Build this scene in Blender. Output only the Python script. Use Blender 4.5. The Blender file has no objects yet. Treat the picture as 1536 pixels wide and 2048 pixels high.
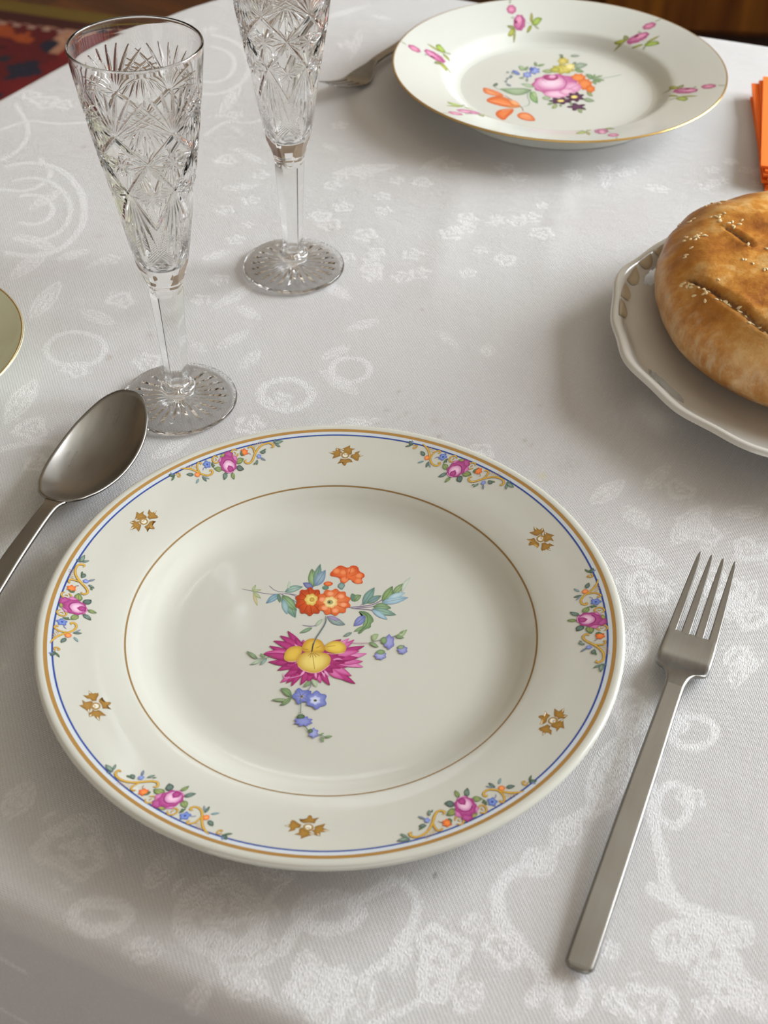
import bpy, math, random
import numpy as np
from mathutils import Vector, Matrix, noise
from mathutils.bvhtree import BVHTree
scene = bpy.context.scene
COL = scene.collection
PI = math.pi
TZ = 0.75          # height of the table top above the floor
ART_BOUQUET1=[('S',[-4115,2658,-3466,2472,-2708,2328,-2025,2419,-1616,2308],35,'7c7488'),
('S',[-2921,2878,-2607,2527,-2145,2495],30,'7c7488'),
('S',[-2426,2412,-1950,2146,-1589,1841],40,'7c7488'),
('S',[-2197,2416,-1848,2343,-1549,2153],40,'7c7488'),
('B',[-3642,2509,-3592,2537,-3558,2576,-3532,2622,-3515,2673,-3504,2730,-3499,2791,-3499,2855,-3503,2923,-3542,2887,-3576,2847,-3606,2804,-3630,2757,-3647,2705,-3656,2647,-3656,2583],'8a9a6c','b0b890'),
('B',[-3643,2524,-3582,2492,-3525,2480,-3470,2480,-3417,2491,-3365,2510,-3315,2538,-3266,2571,-3218,2611,-3276,2629,-3333,2641,-3390,2646,-3444,2645,-3497,2633,-3549,2611,-3598,2578],'8a9a6c','b0b890'),
('B',[-3610,2470,-3580,2377,-3541,2305,-3496,2245,-3445,2196,-3390,2158,-3332,2127,-3270,2103,-3205,2085,-3241,2163,-3280,2234,-3322,2300,-3369,2357,-3419,2405,-3476,2442,-3538,2466],'8a9a6c','b0b890'),
('B',[-3574,2392,-3578,2278,-3565,2172,-3543,2070,-3512,1973,-3474,1880,-3430,1790,-3381,1703,-3328,1618,-3335,1724,-3347,1829,-3365,1932,-3388,2032,-3419,2129,-3459,2222,-3509,2310],'a0a468','c8b890'),
('B',[-2392,2334,-2521,2365,-2627,2354,-2718,2315,-2793,2249,-2856,2158,-2906,2047,-2948,1919,-2982,1778,-2885,1805,-2794,1841,-2707,1885,-2626,1940,-2551,2007,-2484,2090,-2428,2193],'5f7f9a','8fb0b8'),
('S',[-2392,2334,-2475,2279,-2556,2222,-2634,2161,-2709,2094,-2781,2022,-2850,1944,-2917,1862,-2982,1778],16,'3e4a48'),
('B',[-2484,2411,-2513,2324,-2522,2244,-2517,2167,-2502,2094,-2477,2024,-2444,1957,-2404,1891,-2358,1828,-2343,1909,-2335,1989,-2333,2066,-2339,2142,-2355,2215,-2383,2285,-2423,2351],'5f7a55','5f8078'),
('B',[-2202,2494,-2079,2450,-1969,2450,-1865,2475,-1766,2518,-1671,2577,-1579,2649,-1490,2731,-1403,2825,-1526,2871,-1645,2900,-1759,2909,-1866,2893,-1964,2846,-2054,2768,-2135,2656],'5f8078','a0bcae'),
('S',[-2202,2494,-2107,2553,-2012,2609,-1914,2660,-1816,2705,-1715,2743,-1612,2774,-1508,2801,-1403,2825],16,'3e4a48'),
('B',[-2042,2695,-2004,2747,-1982,2803,-1969,2861,-1965,2920,-1969,2982,-1979,3044,-1994,3108,-2014,3173,-2041,3118,-2063,3062,-2080,3005,-2091,2946,-2094,2887,-2088,2825,-2073,2762],'a8b8a0','b8c4b0'),
('B',[-2304,2296,-2323,2033,-2289,1818,-2226,1631,-2139,1465,-2032,1318,-1909,1187,-1773,1066,-1622,960,-1611,1207,-1619,1438,-1649,1653,-1706,1845,-1795,2009,-1920,2144,-2082,2246],'5f8078','86a68c'),
('S',[-2304,2296,-2203,2139,-2105,1981,-2011,1820,-1923,1654,-1841,1485,-1764,1312,-1692,1136,-1622,960],16,'3e4a48'),
('B',[-2304,2296,-2286,2076,-2234,1905,-2164,1763,-2075,1648,-1971,1555,-1854,1482,-1727,1423,-1590,1379,-1630,1562,-1680,1731,-1740,1886,-1814,2023,-1904,2137,-2013,2225,-2141,2285],'5f7a55','8fae80'),
('S',[-2304,2296,-2214,2180,-2124,2065,-2034,1950,-1945,1835,-1856,1720,-1767,1606,-1678,1492,-1590,1379],16,'3e4a48'),
('B',[-2231,2063,-2276,1920,-2286,1789,-2276,1667,-2248,1552,-2204,1443,-2146,1339,-2078,1239,-2000,1143,-1979,1275,-1969,1403,-1969,1528,-1982,1649,-2011,1764,-2059,1872,-2128,1974],'6f93a0','9ab6b4'),
('B',[-951,2793,-828,2956,-765,3110,-741,3261,-752,3407,-797,3549,-869,3688,-963,3825,-1079,3960,-1135,3802,-1174,3648,-1200,3496,-1207,3346,-1192,3201,-1151,3059,-1079,2922],'5f7a55','98b078'),
('S',[-951,2793,-953,2939,-958,3085,-966,3231,-980,3377,-998,3522,-1022,3668,-1049,3814,-1079,3960],16,'3e4a48'),
('B',[-896,2858,-779,3001,-704,3158,-655,3325,-629,3501,-624,3684,-636,3874,-661,4069,-700,4270,-789,4113,-864,3951,-925,3785,-969,3615,-992,3438,-992,3254,-966,3063],'5f8078','7c9a88'),
('S',[-896,2858,-872,3032,-848,3206,-823,3382,-799,3558,-774,3735,-750,3912,-725,4091,-700,4270],16,'3e4a48'),
('B',[-868,2874,-719,2919,-615,3002,-538,3106,-484,3232,-451,3375,-437,3534,-435,3705,-448,3889,-567,3816,-672,3732,-763,3636,-836,3526,-887,3398,-914,3250,-913,3080],'6a80a0','90a8b4'),
('S',[-868,2874,-816,3000,-764,3126,-712,3252,-660,3378,-607,3505,-554,3633,-501,3761,-448,3889],16,'3e4a48'),
('B',[-949,2754,-981,2882,-1025,2969,-1078,3031,-1138,3071,-1203,3091,-1274,3095,-1349,3086,-1428,3064,-1386,2964,-1341,2877,-1292,2804,-1238,2746,-1178,2709,-1111,2693,-1037,2703],'545a90','7c84a8'),
('B',[-263,3648,-69,3937,156,4203,394,4109,544,4013,744,4214,1011,4120,1059,3810,1284,3692,1328,3490,1174,3351,1267,3087,1036,3035,803,3103,709,3342,567,3219,428,3025,253,3078,214,3374,6,3467,-198,3488],'c0451c','dd6c38'),
('B',[239,3820,218,3722,152,3649,59,3622,-35,3646,-106,3716,-135,3813,-114,3911,-48,3984,45,4012,140,3988,211,3917],'d0602e','e88a58'),
('B',[534,3744,512,3646,446,3574,353,3546,259,3570,189,3640,160,3737,182,3835,248,3908,341,3936,436,3911,506,3841],'d0602e','e88a58'),
('B',[882,3872,859,3774,793,3701,700,3674,606,3698,535,3768,507,3865,529,3964,596,4037,689,4065,784,4040,854,3970],'d0602e','e88a58'),
('B',[1240,3554,1217,3456,1150,3384,1058,3357,964,3381,894,3450,867,3547,889,3645,956,3717,1049,3745,1143,3720,1213,3650],'d0602e','e88a58'),
('B',[606,3300,583,3204,518,3132,426,3105,332,3129,262,3198,234,3294,255,3391,321,3463,414,3490,508,3466,578,3396],'d0602e','e88a58'),
('B',[1217,3231,1195,3134,1128,3063,1036,3035,943,3059,873,3129,846,3224,868,3321,935,3393,1027,3420,1121,3396,1190,3327],'d0602e','e88a58'),
('S',[399,3945,526,3622,478,3298],18,'a03414'),
('S',[690,4032,614,3623],18,'a03414'),
('S',[1049,3712,675,3503],18,'a03414'),
('B',[-88,3032,-113,2959,-187,2905,-290,2884,-395,2902,-474,2953,-505,3024,-480,3097,-406,3151,-302,3172,-197,3154,-118,3103],'c0451c','e07a45'),
('B',[-252,2790,-269,2726,-322,2679,-397,2660,-472,2676,-529,2721,-552,2784,-535,2848,-482,2896,-407,2914,-331,2899,-275,2853],'5f7a55','5f8078'),
('B',[251,3117,176,3035,141,2964,129,2902,139,2846,167,2796,211,2751,267,2710,335,2673,383,2747,418,2816,441,2882,448,2944,437,2999,404,3048,348,3089],'5c7470','86a09a'),
('S',[529,1608,1153,1680,1721,1783,2117,2100,2573,2539],50,'7d6c88'),
('S',[758,1573,1498,1509,2294,1370],50,'7d6c88'),
('S',[928,1576,1723,1667,2404,1988],35,'7d6c88'),
('S',[1152,1734,1600,2208],30,'7d6c88'),
('B',[947,1963,994,2071,1008,2159,1003,2234,981,2298,943,2351,893,2397,833,2436,762,2468,738,2373,724,2285,720,2204,729,2132,753,2069,794,2018,854,1980],'5f7a55','5f8078'),
('B',[889,2001,963,1988,1017,2008,1061,2044,1097,2091,1128,2147,1155,2211,1178,2280,1196,2357,1114,2382,1040,2393,977,2388,926,2363,890,2313,871,2239,868,2138],'5f7a55','86a070'),
('S',[889,2001,916,2063,944,2123,976,2178,1012,2227,1052,2268,1097,2302,1146,2331,1196,2357],16,'3e4a48'),
('B',[1265,1775,1415,1832,1525,1925,1611,2039,1675,2173,1721,2324,1751,2490,1769,2668,1774,2857,1651,2773,1540,2678,1442,2572,1360,2452,1298,2316,1257,2160,1241,1985],'5f8078','7f9f98'),
('S',[1265,1775,1328,1908,1391,2042,1455,2177,1518,2312,1582,2448,1646,2584,1710,2720,1774,2857],16,'3e4a48'),
('B',[1434,1894,1552,1857,1653,1865,1743,1898,1825,1955,1899,2032,1966,2127,2029,2235,2086,2357,1979,2363,1878,2356,1782,2334,1693,2296,1612,2237,1540,2154,1478,2046],'5f7a55','7c98a0'),
('S',[1434,1894,1515,1951,1596,2009,1678,2067,1759,2125,1841,2183,1922,2241,2004,2299,2086,2357],16,'3e4a48'),
('B',[2118,1983,2272,2018,2385,2089,2470,2184,2530,2301,2566,2440,2583,2596,2585,2767,2572,2951,2466,2871,2372,2781,2288,2684,2215,2577,2157,2457,2117,2322,2098,2169],'5f7a55','88a468'),
('S',[2118,1983,2185,2093,2251,2205,2314,2320,2373,2439,2427,2562,2478,2689,2526,2819,2572,2951],16,'3e4a48'),
('B',[2574,2421,2690,2436,2781,2484,2857,2552,2920,2638,2972,2740,3014,2856,3049,2982,3076,3120,2976,3081,2885,3032,2801,2972,2727,2900,2665,2812,2616,2706,2582,2580],'5f7a55','9ab080'),
('S',[2574,2421,2636,2508,2698,2594,2761,2681,2824,2769,2887,2856,2949,2944,3013,3031,3076,3120],16,'3e4a48'),
('B',[2976,2546,3048,2651,3103,2768,3152,2890,3198,3015,3243,3141,3288,3269,3333,3396,3374,3527,3277,3439,3188,3344,3111,3241,3049,3128,3004,3002,2976,2863,2965,2713],'a4b4a4','c4ccc0'),
('B',[2090,1921,2255,1850,2411,1831,2563,1844,2710,1884,2855,1948,2996,2034,3136,2135,3274,2253,3115,2288,2958,2306,2803,2308,2651,2290,2503,2247,2360,2176,2221,2074],'7c9cb4','a8c4cc'),
('S',[2090,1921,2238,1962,2385,2003,2533,2045,2681,2086,2829,2128,2977,2170,3126,2211,3274,2253],16,'3e4a48'),
('B',[2346,2182,2465,2147,2576,2149,2681,2174,2781,2219,2878,2281,2971,2359,3061,2448,3149,2549,3035,2558,2924,2555,2816,2541,2711,2512,2611,2465,2516,2398,2426,2309],'8aa8b8','b4ccd0'),
('B',[1723,1682,1818,1583,1916,1532,2014,1506,2114,1500,2214,1509,2316,1530,2417,1560,2520,1604,2426,1714,2331,1804,2234,1872,2136,1910,2036,1914,1933,1881,1829,1810],'5f7a55','8aa880'),
('S',[1723,1682,1824,1696,1924,1706,2025,1710,2125,1704,2224,1690,2323,1667,2422,1637,2520,1604],16,'3e4a48'),
('B',[1668,1550,1785,1402,1911,1302,2041,1233,2176,1189,2314,1169,2456,1167,2601,1181,2748,1210,2626,1323,2502,1422,2374,1506,2243,1571,2107,1613,1967,1628,1821,1614],'5f8078','8fb09c'),
('S',[1668,1550,1803,1508,1939,1465,2074,1422,2209,1380,2344,1337,2479,1295,2614,1252,2748,1210],16,'3e4a48'),
('B',[1669,1497,1725,1354,1795,1245,1874,1155,1961,1084,2054,1028,2153,985,2257,953,2365,930,2300,1048,2231,1157,2156,1255,2076,1341,1988,1411,1893,1464,1788,1497],'7c9cb4','a4c0c8'),
('B',[1046,1425,1443,1393,1674,1130,1780,829,1625,676,1657,452,1406,373,1189,73,1076,145,1291,521,1368,898,1277,1200],'5f7a55','7fa068'),
('S',[1160,1388,1476,1165,1512,749,1349,447,1104,145],22,'3e4a48'),
('B',[1392,1125,1265,1146,1168,1123,1090,1073,1027,999,979,904,943,792,916,667,899,529,1004,539,1099,563,1186,600,1261,654,1322,729,1367,829,1394,955],'6068a8','8890c0'),
('S',[1392,1125,1330,1050,1268,975,1206,901,1144,826,1083,752,1021,677,960,603,899,529],16,'3e4a48'),
('B',[1347,522,1273,528,1207,513,1147,485,1092,445,1041,395,993,337,949,273,907,201,975,210,1041,225,1103,247,1162,277,1217,318,1267,370,1312,435],'5f7a55','86a070'),
('B',[842,156,777,175,719,172,667,156,619,128,575,90,533,42,495,-11,458,-72,518,-76,574,-73,629,-63,680,-45,728,-16,772,25,810,79],'5f706c','88988c'),
('B',[-274,1082,-207,899,-125,769,-33,672,68,608,178,573,296,563,420,571,549,598,464,713,375,816,282,909,185,988,82,1051,-27,1093,-143,1111],'6a7c84','98a8a0'),
('S',[-274,1082,-175,1005,-76,931,24,861,126,798,230,740,335,689,442,642,549,598],16,'3e4a48'),
('B',[-274,1082,-210,992,-141,930,-69,885,6,855,84,837,163,830,245,832,328,842,261,912,192,973,121,1027,48,1069,-27,1098,-105,1113,-187,1111],'80709a','a090b0'),
('S',[-568,714,-837,469,-1317,551],40,'8f8aa0'),
('B',[-453,919,-521,900,-575,863,-620,816,-658,760,-689,697,-715,626,-736,551,-753,471,-695,502,-641,538,-592,580,-548,628,-511,685,-482,750,-460,826],'8aa088','b0bca4'),
('B',[-862,409,-950,421,-1029,409,-1104,382,-1173,343,-1238,291,-1300,231,-1359,163,-1414,88,-1333,93,-1254,105,-1177,125,-1104,154,-1035,195,-971,248,-912,316],'5f7a55','88a088'),
('B',[-485,1938,-458,1858,-411,1766,-399,1671,-446,1600,-521,1556,-574,1509,-588,1427,-591,1321,-623,1238,-694,1218,-777,1240,-843,1243,-891,1189,-942,1108,-1007,1069,-1076,1106,-1135,1185,-1189,1237,-1255,1232,-1335,1207,-1408,1225,-1449,1306,-1463,1412,-1484,1493,-1542,1539,-1622,1580,-1676,1649,-1673,1744,-1636,1838,-1617,1918,-1645,1998,-1694,2091,-1707,2186,-1662,2258,-1586,2303,-1533,2351,-1521,2435,-1519,2545,-1487,2630,-1415,2651,-1330,2628,-1263,2625,-1214,2681,-1162,2765,-1096,2807,-1026,2768,-965,2685,-910,2631,-844,2637,-762,2663,-688,2644,-647,2560,-634,2451,-613,2367,-555,2321,-475,2279,-422,2209,-426,2113,-465,2018],'a83a14','cc5524'),
('S',[-798,1906,-485,1792],30,'8f2c10'),
('S',[-868,1730,-640,1396],30,'8f2c10'),
('S',[-1007,1645,-949,1204],30,'8f2c10'),
('S',[-1164,1681,-1296,1286],30,'8f2c10'),
('S',[-1279,1827,-1552,1613],30,'8f2c10'),
('S',[-1308,2027,-1619,2064],30,'8f2c10'),
('S',[-1240,2204,-1468,2467],30,'8f2c10'),
('S',[-1100,2291,-1156,2666],30,'8f2c10'),
('S',[-941,2254,-802,2581],30,'8f2c10'),
('S',[-826,2107,-546,2246],30,'8f2c10'),
('B',[-738,2050,-727,2001,-711,1945,-714,1889,-745,1848,-788,1824,-824,1801,-849,1762,-875,1714,-913,1684,-960,1689,-1004,1716,-1043,1736,-1084,1736,-1132,1733,-1177,1751,-1205,1798,-1216,1855,-1229,1904,-1256,1943,-1291,1987,-1309,2040,-1297,2094,-1267,2139,-1244,2179,-1236,2229,-1231,2287,-1208,2335,-1165,2355,-1116,2353,-1074,2355,-1037,2377,-996,2406,-949,2413,-908,2383,-877,2336,-848,2297,-810,2275,-764,2253,-729,2213,-721,2157,-731,2100],'c8a848','e8d480'),
('B',[-857,2048,-869,1978,-908,1926,-964,1906,-1022,1924,-1067,1974,-1086,2044,-1074,2114,-1035,2166,-978,2186,-920,2168,-876,2118],'a88430','c8a850'),
('B',[639,1919,670,1850,724,1771,740,1689,688,1627,604,1588,546,1545,536,1472,541,1376,513,1300,437,1277,345,1292,274,1289,228,1234,183,1151,119,1104,43,1128,-28,1191,-90,1228,-158,1208,-239,1164,-318,1161,-371,1223,-399,1316,-433,1381,-502,1403,-594,1412,-664,1454,-677,1536,-653,1628,-648,1702,-696,1759,-771,1819,-810,1893,-778,1969,-709,2032,-666,2091,-678,2165,-711,2258,-705,2342,-639,2387,-546,2401,-478,2425,-450,2494,-430,2590,-381,2656,-300,2656,-214,2613,-143,2595,-83,2636,-16,2704,60,2731,129,2685,181,2601,231,2545,303,2545,396,2563,474,2542,508,2465,509,2366,523,2292,584,2251,671,2214,727,2153,716,2070,666,1988],'cc5a28','e0804c'),
('S',[177,1911,617,1918],30,'b44a20'),
('S',[139,1722,527,1541],30,'b44a20'),
('S',[23,1592,265,1282],30,'b44a20'),
('S',[-135,1561,-86,1221],30,'b44a20'),
('S',[-284,1639,-418,1376],30,'b44a20'),
('S',[-377,1802,-626,1700],30,'b44a20'),
('S',[-386,1999,-645,2093],30,'b44a20'),
('S',[-306,2167,-464,2430],30,'b44a20'),
('S',[-163,2252,-141,2602],30,'b44a20'),
('S',[-2,2227,220,2552],30,'b44a20'),
('S',[125,2099,503,2297],30,'b44a20'),
('B',[577,1766,558,1689,501,1632,422,1610,342,1629,282,1684,258,1761,277,1839,333,1896,413,1918,493,1899,553,1843],'dc7848','eca078'),
('B',[232,1415,214,1338,158,1281,79,1260,-1,1279,-61,1334,-85,1410,-67,1487,-11,1544,68,1566,148,1547,208,1491],'dc7848','eca078'),
('B',[-235,1559,-253,1482,-309,1425,-387,1403,-467,1422,-528,1477,-553,1554,-535,1631,-479,1688,-400,1710,-320,1691,-259,1636],'dc7848','eca078'),
('B',[-360,2057,-378,1979,-434,1921,-513,1899,-594,1918,-655,1974,-680,2051,-662,2130,-606,2188,-527,2210,-445,2191,-384,2134],'dc7848','eca078'),
('B',[-12,2411,-31,2332,-87,2274,-167,2251,-248,2271,-309,2327,-334,2405,-315,2484,-259,2543,-179,2566,-98,2546,-36,2489],'dc7848','eca078'),
('B',[459,2260,440,2181,383,2123,303,2101,223,2120,162,2176,138,2254,156,2333,213,2391,293,2414,374,2394,435,2338],'dc7848','eca078'),
('B',[118,1910,129,1863,144,1809,140,1755,108,1716,62,1694,25,1671,-1,1634,-29,1589,-69,1560,-117,1564,-162,1590,-202,1609,-245,1609,-295,1606,-341,1624,-369,1668,-380,1723,-393,1769,-420,1807,-455,1848,-473,1899,-460,1951,-428,1993,-404,2032,-395,2079,-389,2135,-364,2181,-320,2200,-269,2199,-226,2200,-187,2221,-144,2249,-96,2255,-53,2228,-22,2182,7,2145,46,2124,94,2103,129,2065,137,2011,125,1957],'d8b468','f0e0a8'),
('B',[-28,1907,-45,1829,-97,1772,-170,1750,-245,1769,-302,1825,-325,1902,-308,1980,-256,2038,-182,2060,-107,2040,-51,1984],'b8a068','8a9464'),
('B',[-159,1905,-165,1874,-183,1851,-208,1842,-234,1850,-254,1872,-262,1903,-256,1934,-238,1957,-213,1966,-187,1958,-167,1936],'404838','404838'),
('B',[-1120,-875,-1173,-677,-1250,-510,-1341,-358,-1445,-221,-1558,-96,-1679,20,-1807,128,-1942,227,-1880,32,-1811,-151,-1732,-321,-1641,-475,-1537,-609,-1418,-724,-1282,-816],'8f1d5c','b03a7c'),
('B',[-1231,-959,-1306,-741,-1402,-565,-1513,-417,-1639,-299,-1778,-208,-1929,-141,-2089,-92,-2257,-59,-2144,-208,-2027,-347,-1908,-480,-1786,-605,-1659,-721,-1527,-824,-1388,-909],'8f1d5c','b03a7c'),
('B',[-1322,-1047,-1434,-841,-1560,-681,-1697,-555,-1844,-462,-2001,-400,-2166,-366,-2337,-353,-2514,-357,-2374,-480,-2232,-593,-2088,-700,-1943,-800,-1796,-891,-1645,-968,-1489,-1027],'8f1d5c','b03a7c'),
('B',[-1379,-1130,-1527,-1000,-1683,-910,-1843,-840,-2005,-783,-2169,-736,-2335,-696,-2502,-661,-2670,-637,-2524,-795,-2375,-933,-2222,-1049,-2066,-1136,-1904,-1191,-1736,-1210,-1562,-1195],'8f1d5c','b03a7c'),
('B',[-1436,-1242,-1603,-1086,-1773,-980,-1945,-910,-2118,-875,-2294,-873,-2470,-899,-2646,-948,-2823,-1015,-2651,-1084,-2478,-1143,-2306,-1196,-2133,-1240,-1960,-1272,-1786,-1290,-1612,-1287],'b03a7c','d070a8'),
('B',[-1463,-1264,-1641,-1157,-1819,-1095,-1999,-1056,-2179,-1036,-2359,-1032,-2539,-1040,-2720,-1058,-2900,-1088,-2721,-1195,-2542,-1284,-2363,-1354,-2184,-1401,-2005,-1418,-1825,-1405,-1645,-1359],'8f1d5c','b03a7c'),
('B',[-1379,-1395,-1545,-1349,-1706,-1343,-1865,-1355,-2024,-1378,-2181,-1408,-2337,-1442,-2493,-1479,-2648,-1526,-2476,-1615,-2308,-1683,-2142,-1727,-1981,-1740,-1824,-1715,-1671,-1651,-1522,-1550],'8f1d5c','b03a7c'),
('B',[-1300,-1432,-1460,-1341,-1612,-1298,-1759,-1289,-1900,-1312,-2036,-1363,-2168,-1440,-2296,-1536,-2421,-1649,-2273,-1670,-2126,-1680,-1982,-1681,-1839,-1671,-1699,-1647,-1562,-1605,-1428,-1540],'8f1d5c','b03a7c'),
('B',[-1233,-1537,-1392,-1488,-1536,-1484,-1670,-1510,-1795,-1564,-1912,-1644,-2021,-1746,-2124,-1864,-2222,-1997,-2082,-1991,-1946,-1973,-1814,-1945,-1685,-1905,-1561,-1849,-1443,-1774,-1331,-1677],'8f1d5c','b03a7c'),
('B',[-1178,-1738,-1334,-1783,-1467,-1863,-1587,-1963,-1696,-2079,-1796,-2208,-1888,-2348,-1974,-2495,-2053,-2653,-1905,-2600,-1765,-2535,-1633,-2456,-1512,-2361,-1404,-2244,-1311,-2105,-1232,-1941],'b03a7c','d070a8'),
('B',[-1092,-1747,-1235,-1799,-1352,-1883,-1454,-1986,-1543,-2104,-1622,-2235,-1691,-2376,-1754,-2525,-1809,-2683,-1678,-2621,-1555,-2547,-1441,-2462,-1339,-2361,-1251,-2243,-1178,-2104,-1122,-1943],'8f1d5c','b03a7c'),
('B',[-1013,-1798,-1169,-1854,-1291,-1939,-1390,-2046,-1466,-2175,-1520,-2322,-1555,-2487,-1576,-2663,-1584,-2850,-1489,-2743,-1401,-2629,-1316,-2511,-1235,-2389,-1160,-2261,-1094,-2123,-1040,-1974],'8f1d5c','b03a7c'),
('B',[-881,-1775,-985,-1864,-1057,-1972,-1111,-2090,-1152,-2217,-1180,-2349,-1199,-2487,-1211,-2629,-1213,-2776,-1115,-2687,-1028,-2590,-954,-2486,-896,-2371,-856,-2244,-838,-2105,-842,-1951],'8f1d5c','b03a7c'),
('B',[-769,-1741,-853,-1839,-903,-1945,-934,-2057,-949,-2174,-951,-2294,-942,-2416,-924,-2541,-897,-2668,-822,-2571,-759,-2469,-709,-2364,-675,-2254,-662,-2137,-669,-2014,-701,-1883],'8f1d5c','b03a7c'),
('B',[-579,-1738,-639,-1884,-662,-2017,-662,-2142,-638,-2258,-592,-2367,-528,-2469,-451,-2566,-361,-2659,-352,-2533,-352,-2410,-358,-2288,-372,-2169,-398,-2053,-436,-1941,-491,-1834],'b03a7c','d070a8'),
('B',[-444,-1774,-467,-1961,-457,-2122,-424,-2267,-370,-2394,-295,-2507,-203,-2606,-97,-2696,20,-2776,-9,-2632,-45,-2492,-86,-2356,-133,-2223,-189,-2095,-255,-1975,-335,-1864],'8f1d5c','b03a7c'),
('B',[-335,-1639,-289,-1787,-223,-1902,-146,-1999,-62,-2084,28,-2159,124,-2225,222,-2286,326,-2338,287,-2184,238,-2043,180,-1917,110,-1810,24,-1726,-77,-1667,-194,-1634],'b03a7c','d070a8'),
('B',[-222,-1616,-135,-1751,-34,-1851,73,-1936,185,-2011,298,-2080,413,-2146,529,-2208,648,-2263,579,-2093,502,-1940,416,-1807,318,-1701,206,-1627,79,-1586,-62,-1579],'c25a98','dc98c0'),
('B',[-65,-1740,36,-1955,155,-2128,286,-2273,429,-2393,582,-2488,744,-2564,914,-2624,1090,-2670,967,-2512,840,-2364,708,-2224,571,-2093,427,-1974,275,-1871,114,-1787],'8f1d5c','b03a7c'),
('B',[-127,-1614,-25,-1781,91,-1905,215,-2006,345,-2086,482,-2149,623,-2197,768,-2234,917,-2259,811,-2114,700,-1982,583,-1864,459,-1763,328,-1684,187,-1629,38,-1601],'b03a7c','d070a8'),
('B',[39,-1463,200,-1581,366,-1655,534,-1708,703,-1742,874,-1763,1046,-1772,1219,-1773,1393,-1762,1235,-1639,1074,-1534,910,-1447,743,-1385,573,-1352,399,-1351,221,-1382],'c25a98','dc98c0'),
('B',[-21,-1389,131,-1506,285,-1576,440,-1617,595,-1634,751,-1630,908,-1607,1066,-1569,1225,-1518,1073,-1434,919,-1364,765,-1309,610,-1272,453,-1257,296,-1267,138,-1305],'8f1d5c','b03a7c'),
('B',[32,-1367,199,-1505,366,-1591,533,-1642,701,-1658,868,-1641,1037,-1596,1206,-1530,1376,-1444,1209,-1394,1042,-1353,874,-1320,706,-1295,537,-1281,369,-1282,200,-1303],'b03a7c','d070a8'),
('B',[84,-1234,280,-1338,470,-1390,656,-1405,837,-1383,1014,-1327,1189,-1240,1361,-1130,1532,-999,1347,-993,1162,-996,979,-1005,796,-1020,614,-1044,434,-1081,256,-1136],'c25a98','dc98c0'),
('B',[45,-1110,242,-1150,428,-1144,607,-1108,780,-1045,947,-957,1110,-849,1269,-723,1425,-582,1238,-590,1053,-610,872,-643,695,-690,522,-756,354,-843,194,-955],'8f1d5c','b03a7c'),
('B',[-113,-1005,74,-1028,240,-1004,393,-947,531,-857,656,-735,770,-586,876,-415,974,-225,823,-291,676,-366,532,-445,390,-530,252,-623,119,-727,-5,-848],'b03a7c','d070a8'),
('B',[-191,-985,-19,-986,130,-945,264,-875,384,-776,490,-651,585,-504,671,-338,750,-156,610,-220,476,-294,346,-376,221,-465,102,-566,-9,-682,-110,-815],'c25a98','dc98c0'),
('B',[-305,-1009,-181,-967,-78,-892,16,-802,104,-701,187,-593,268,-479,346,-361,419,-235,277,-251,145,-283,24,-333,-80,-409,-167,-512,-235,-645,-283,-806],'8f1d5c','b03a7c'),
('B',[-998,-994,-1033,-848,-1091,-729,-1159,-622,-1235,-524,-1316,-432,-1401,-344,-1489,-259,-1582,-180,-1564,-352,-1535,-509,-1494,-650,-1436,-770,-1359,-866,-1262,-937,-1144,-983],'8f1d5c','b03a7c'),
('B',[-882,-1018,-884,-892,-913,-785,-954,-688,-1004,-597,-1058,-509,-1116,-424,-1177,-341,-1245,-263,-1266,-411,-1275,-548,-1268,-673,-1241,-782,-1190,-871,-1115,-942,-1015,-993],'b03a7c','d070a8'),
('B',[-44,-1304,114,-1410,269,-1467,421,-1492,572,-1487,721,-1455,869,-1399,1017,-1325,1164,-1234,1010,-1188,857,-1155,704,-1132,552,-1122,400,-1129,250,-1157,102,-1208],'8f1d5c','b03a7c'),
('B',[-239,-1669,-190,-1873,-119,-2034,-33,-2165,68,-2267,184,-2340,313,-2390,452,-2421,599,-2437,511,-2314,418,-2198,322,-2086,224,-1978,121,-1877,13,-1787,-104,-1711],'b03a7c','d070a8'),
('B',[-675,-1719,-728,-1830,-748,-1941,-752,-2051,-743,-2161,-726,-2270,-701,-2379,-671,-2487,-632,-2595,-567,-2485,-516,-2376,-481,-2266,-466,-2156,-476,-2047,-511,-1937,-574,-1828],'8f1d5c','b03a7c'),
('B',[-1136,-1642,-1276,-1659,-1395,-1714,-1504,-1788,-1603,-1877,-1695,-1979,-1782,-2091,-1863,-2211,-1939,-2340,-1801,-2323,-1670,-2292,-1548,-2245,-1437,-2178,-1339,-2087,-1254,-1971,-1184,-1827],'8f1d5c','b03a7c'),
('B',[-29,-1197,143,-1257,307,-1270,466,-1256,621,-1217,772,-1156,920,-1077,1066,-983,1211,-875,1044,-848,879,-835,717,-836,558,-856,403,-897,253,-964,108,-1057],'b03a7c','d070a8'),
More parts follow.
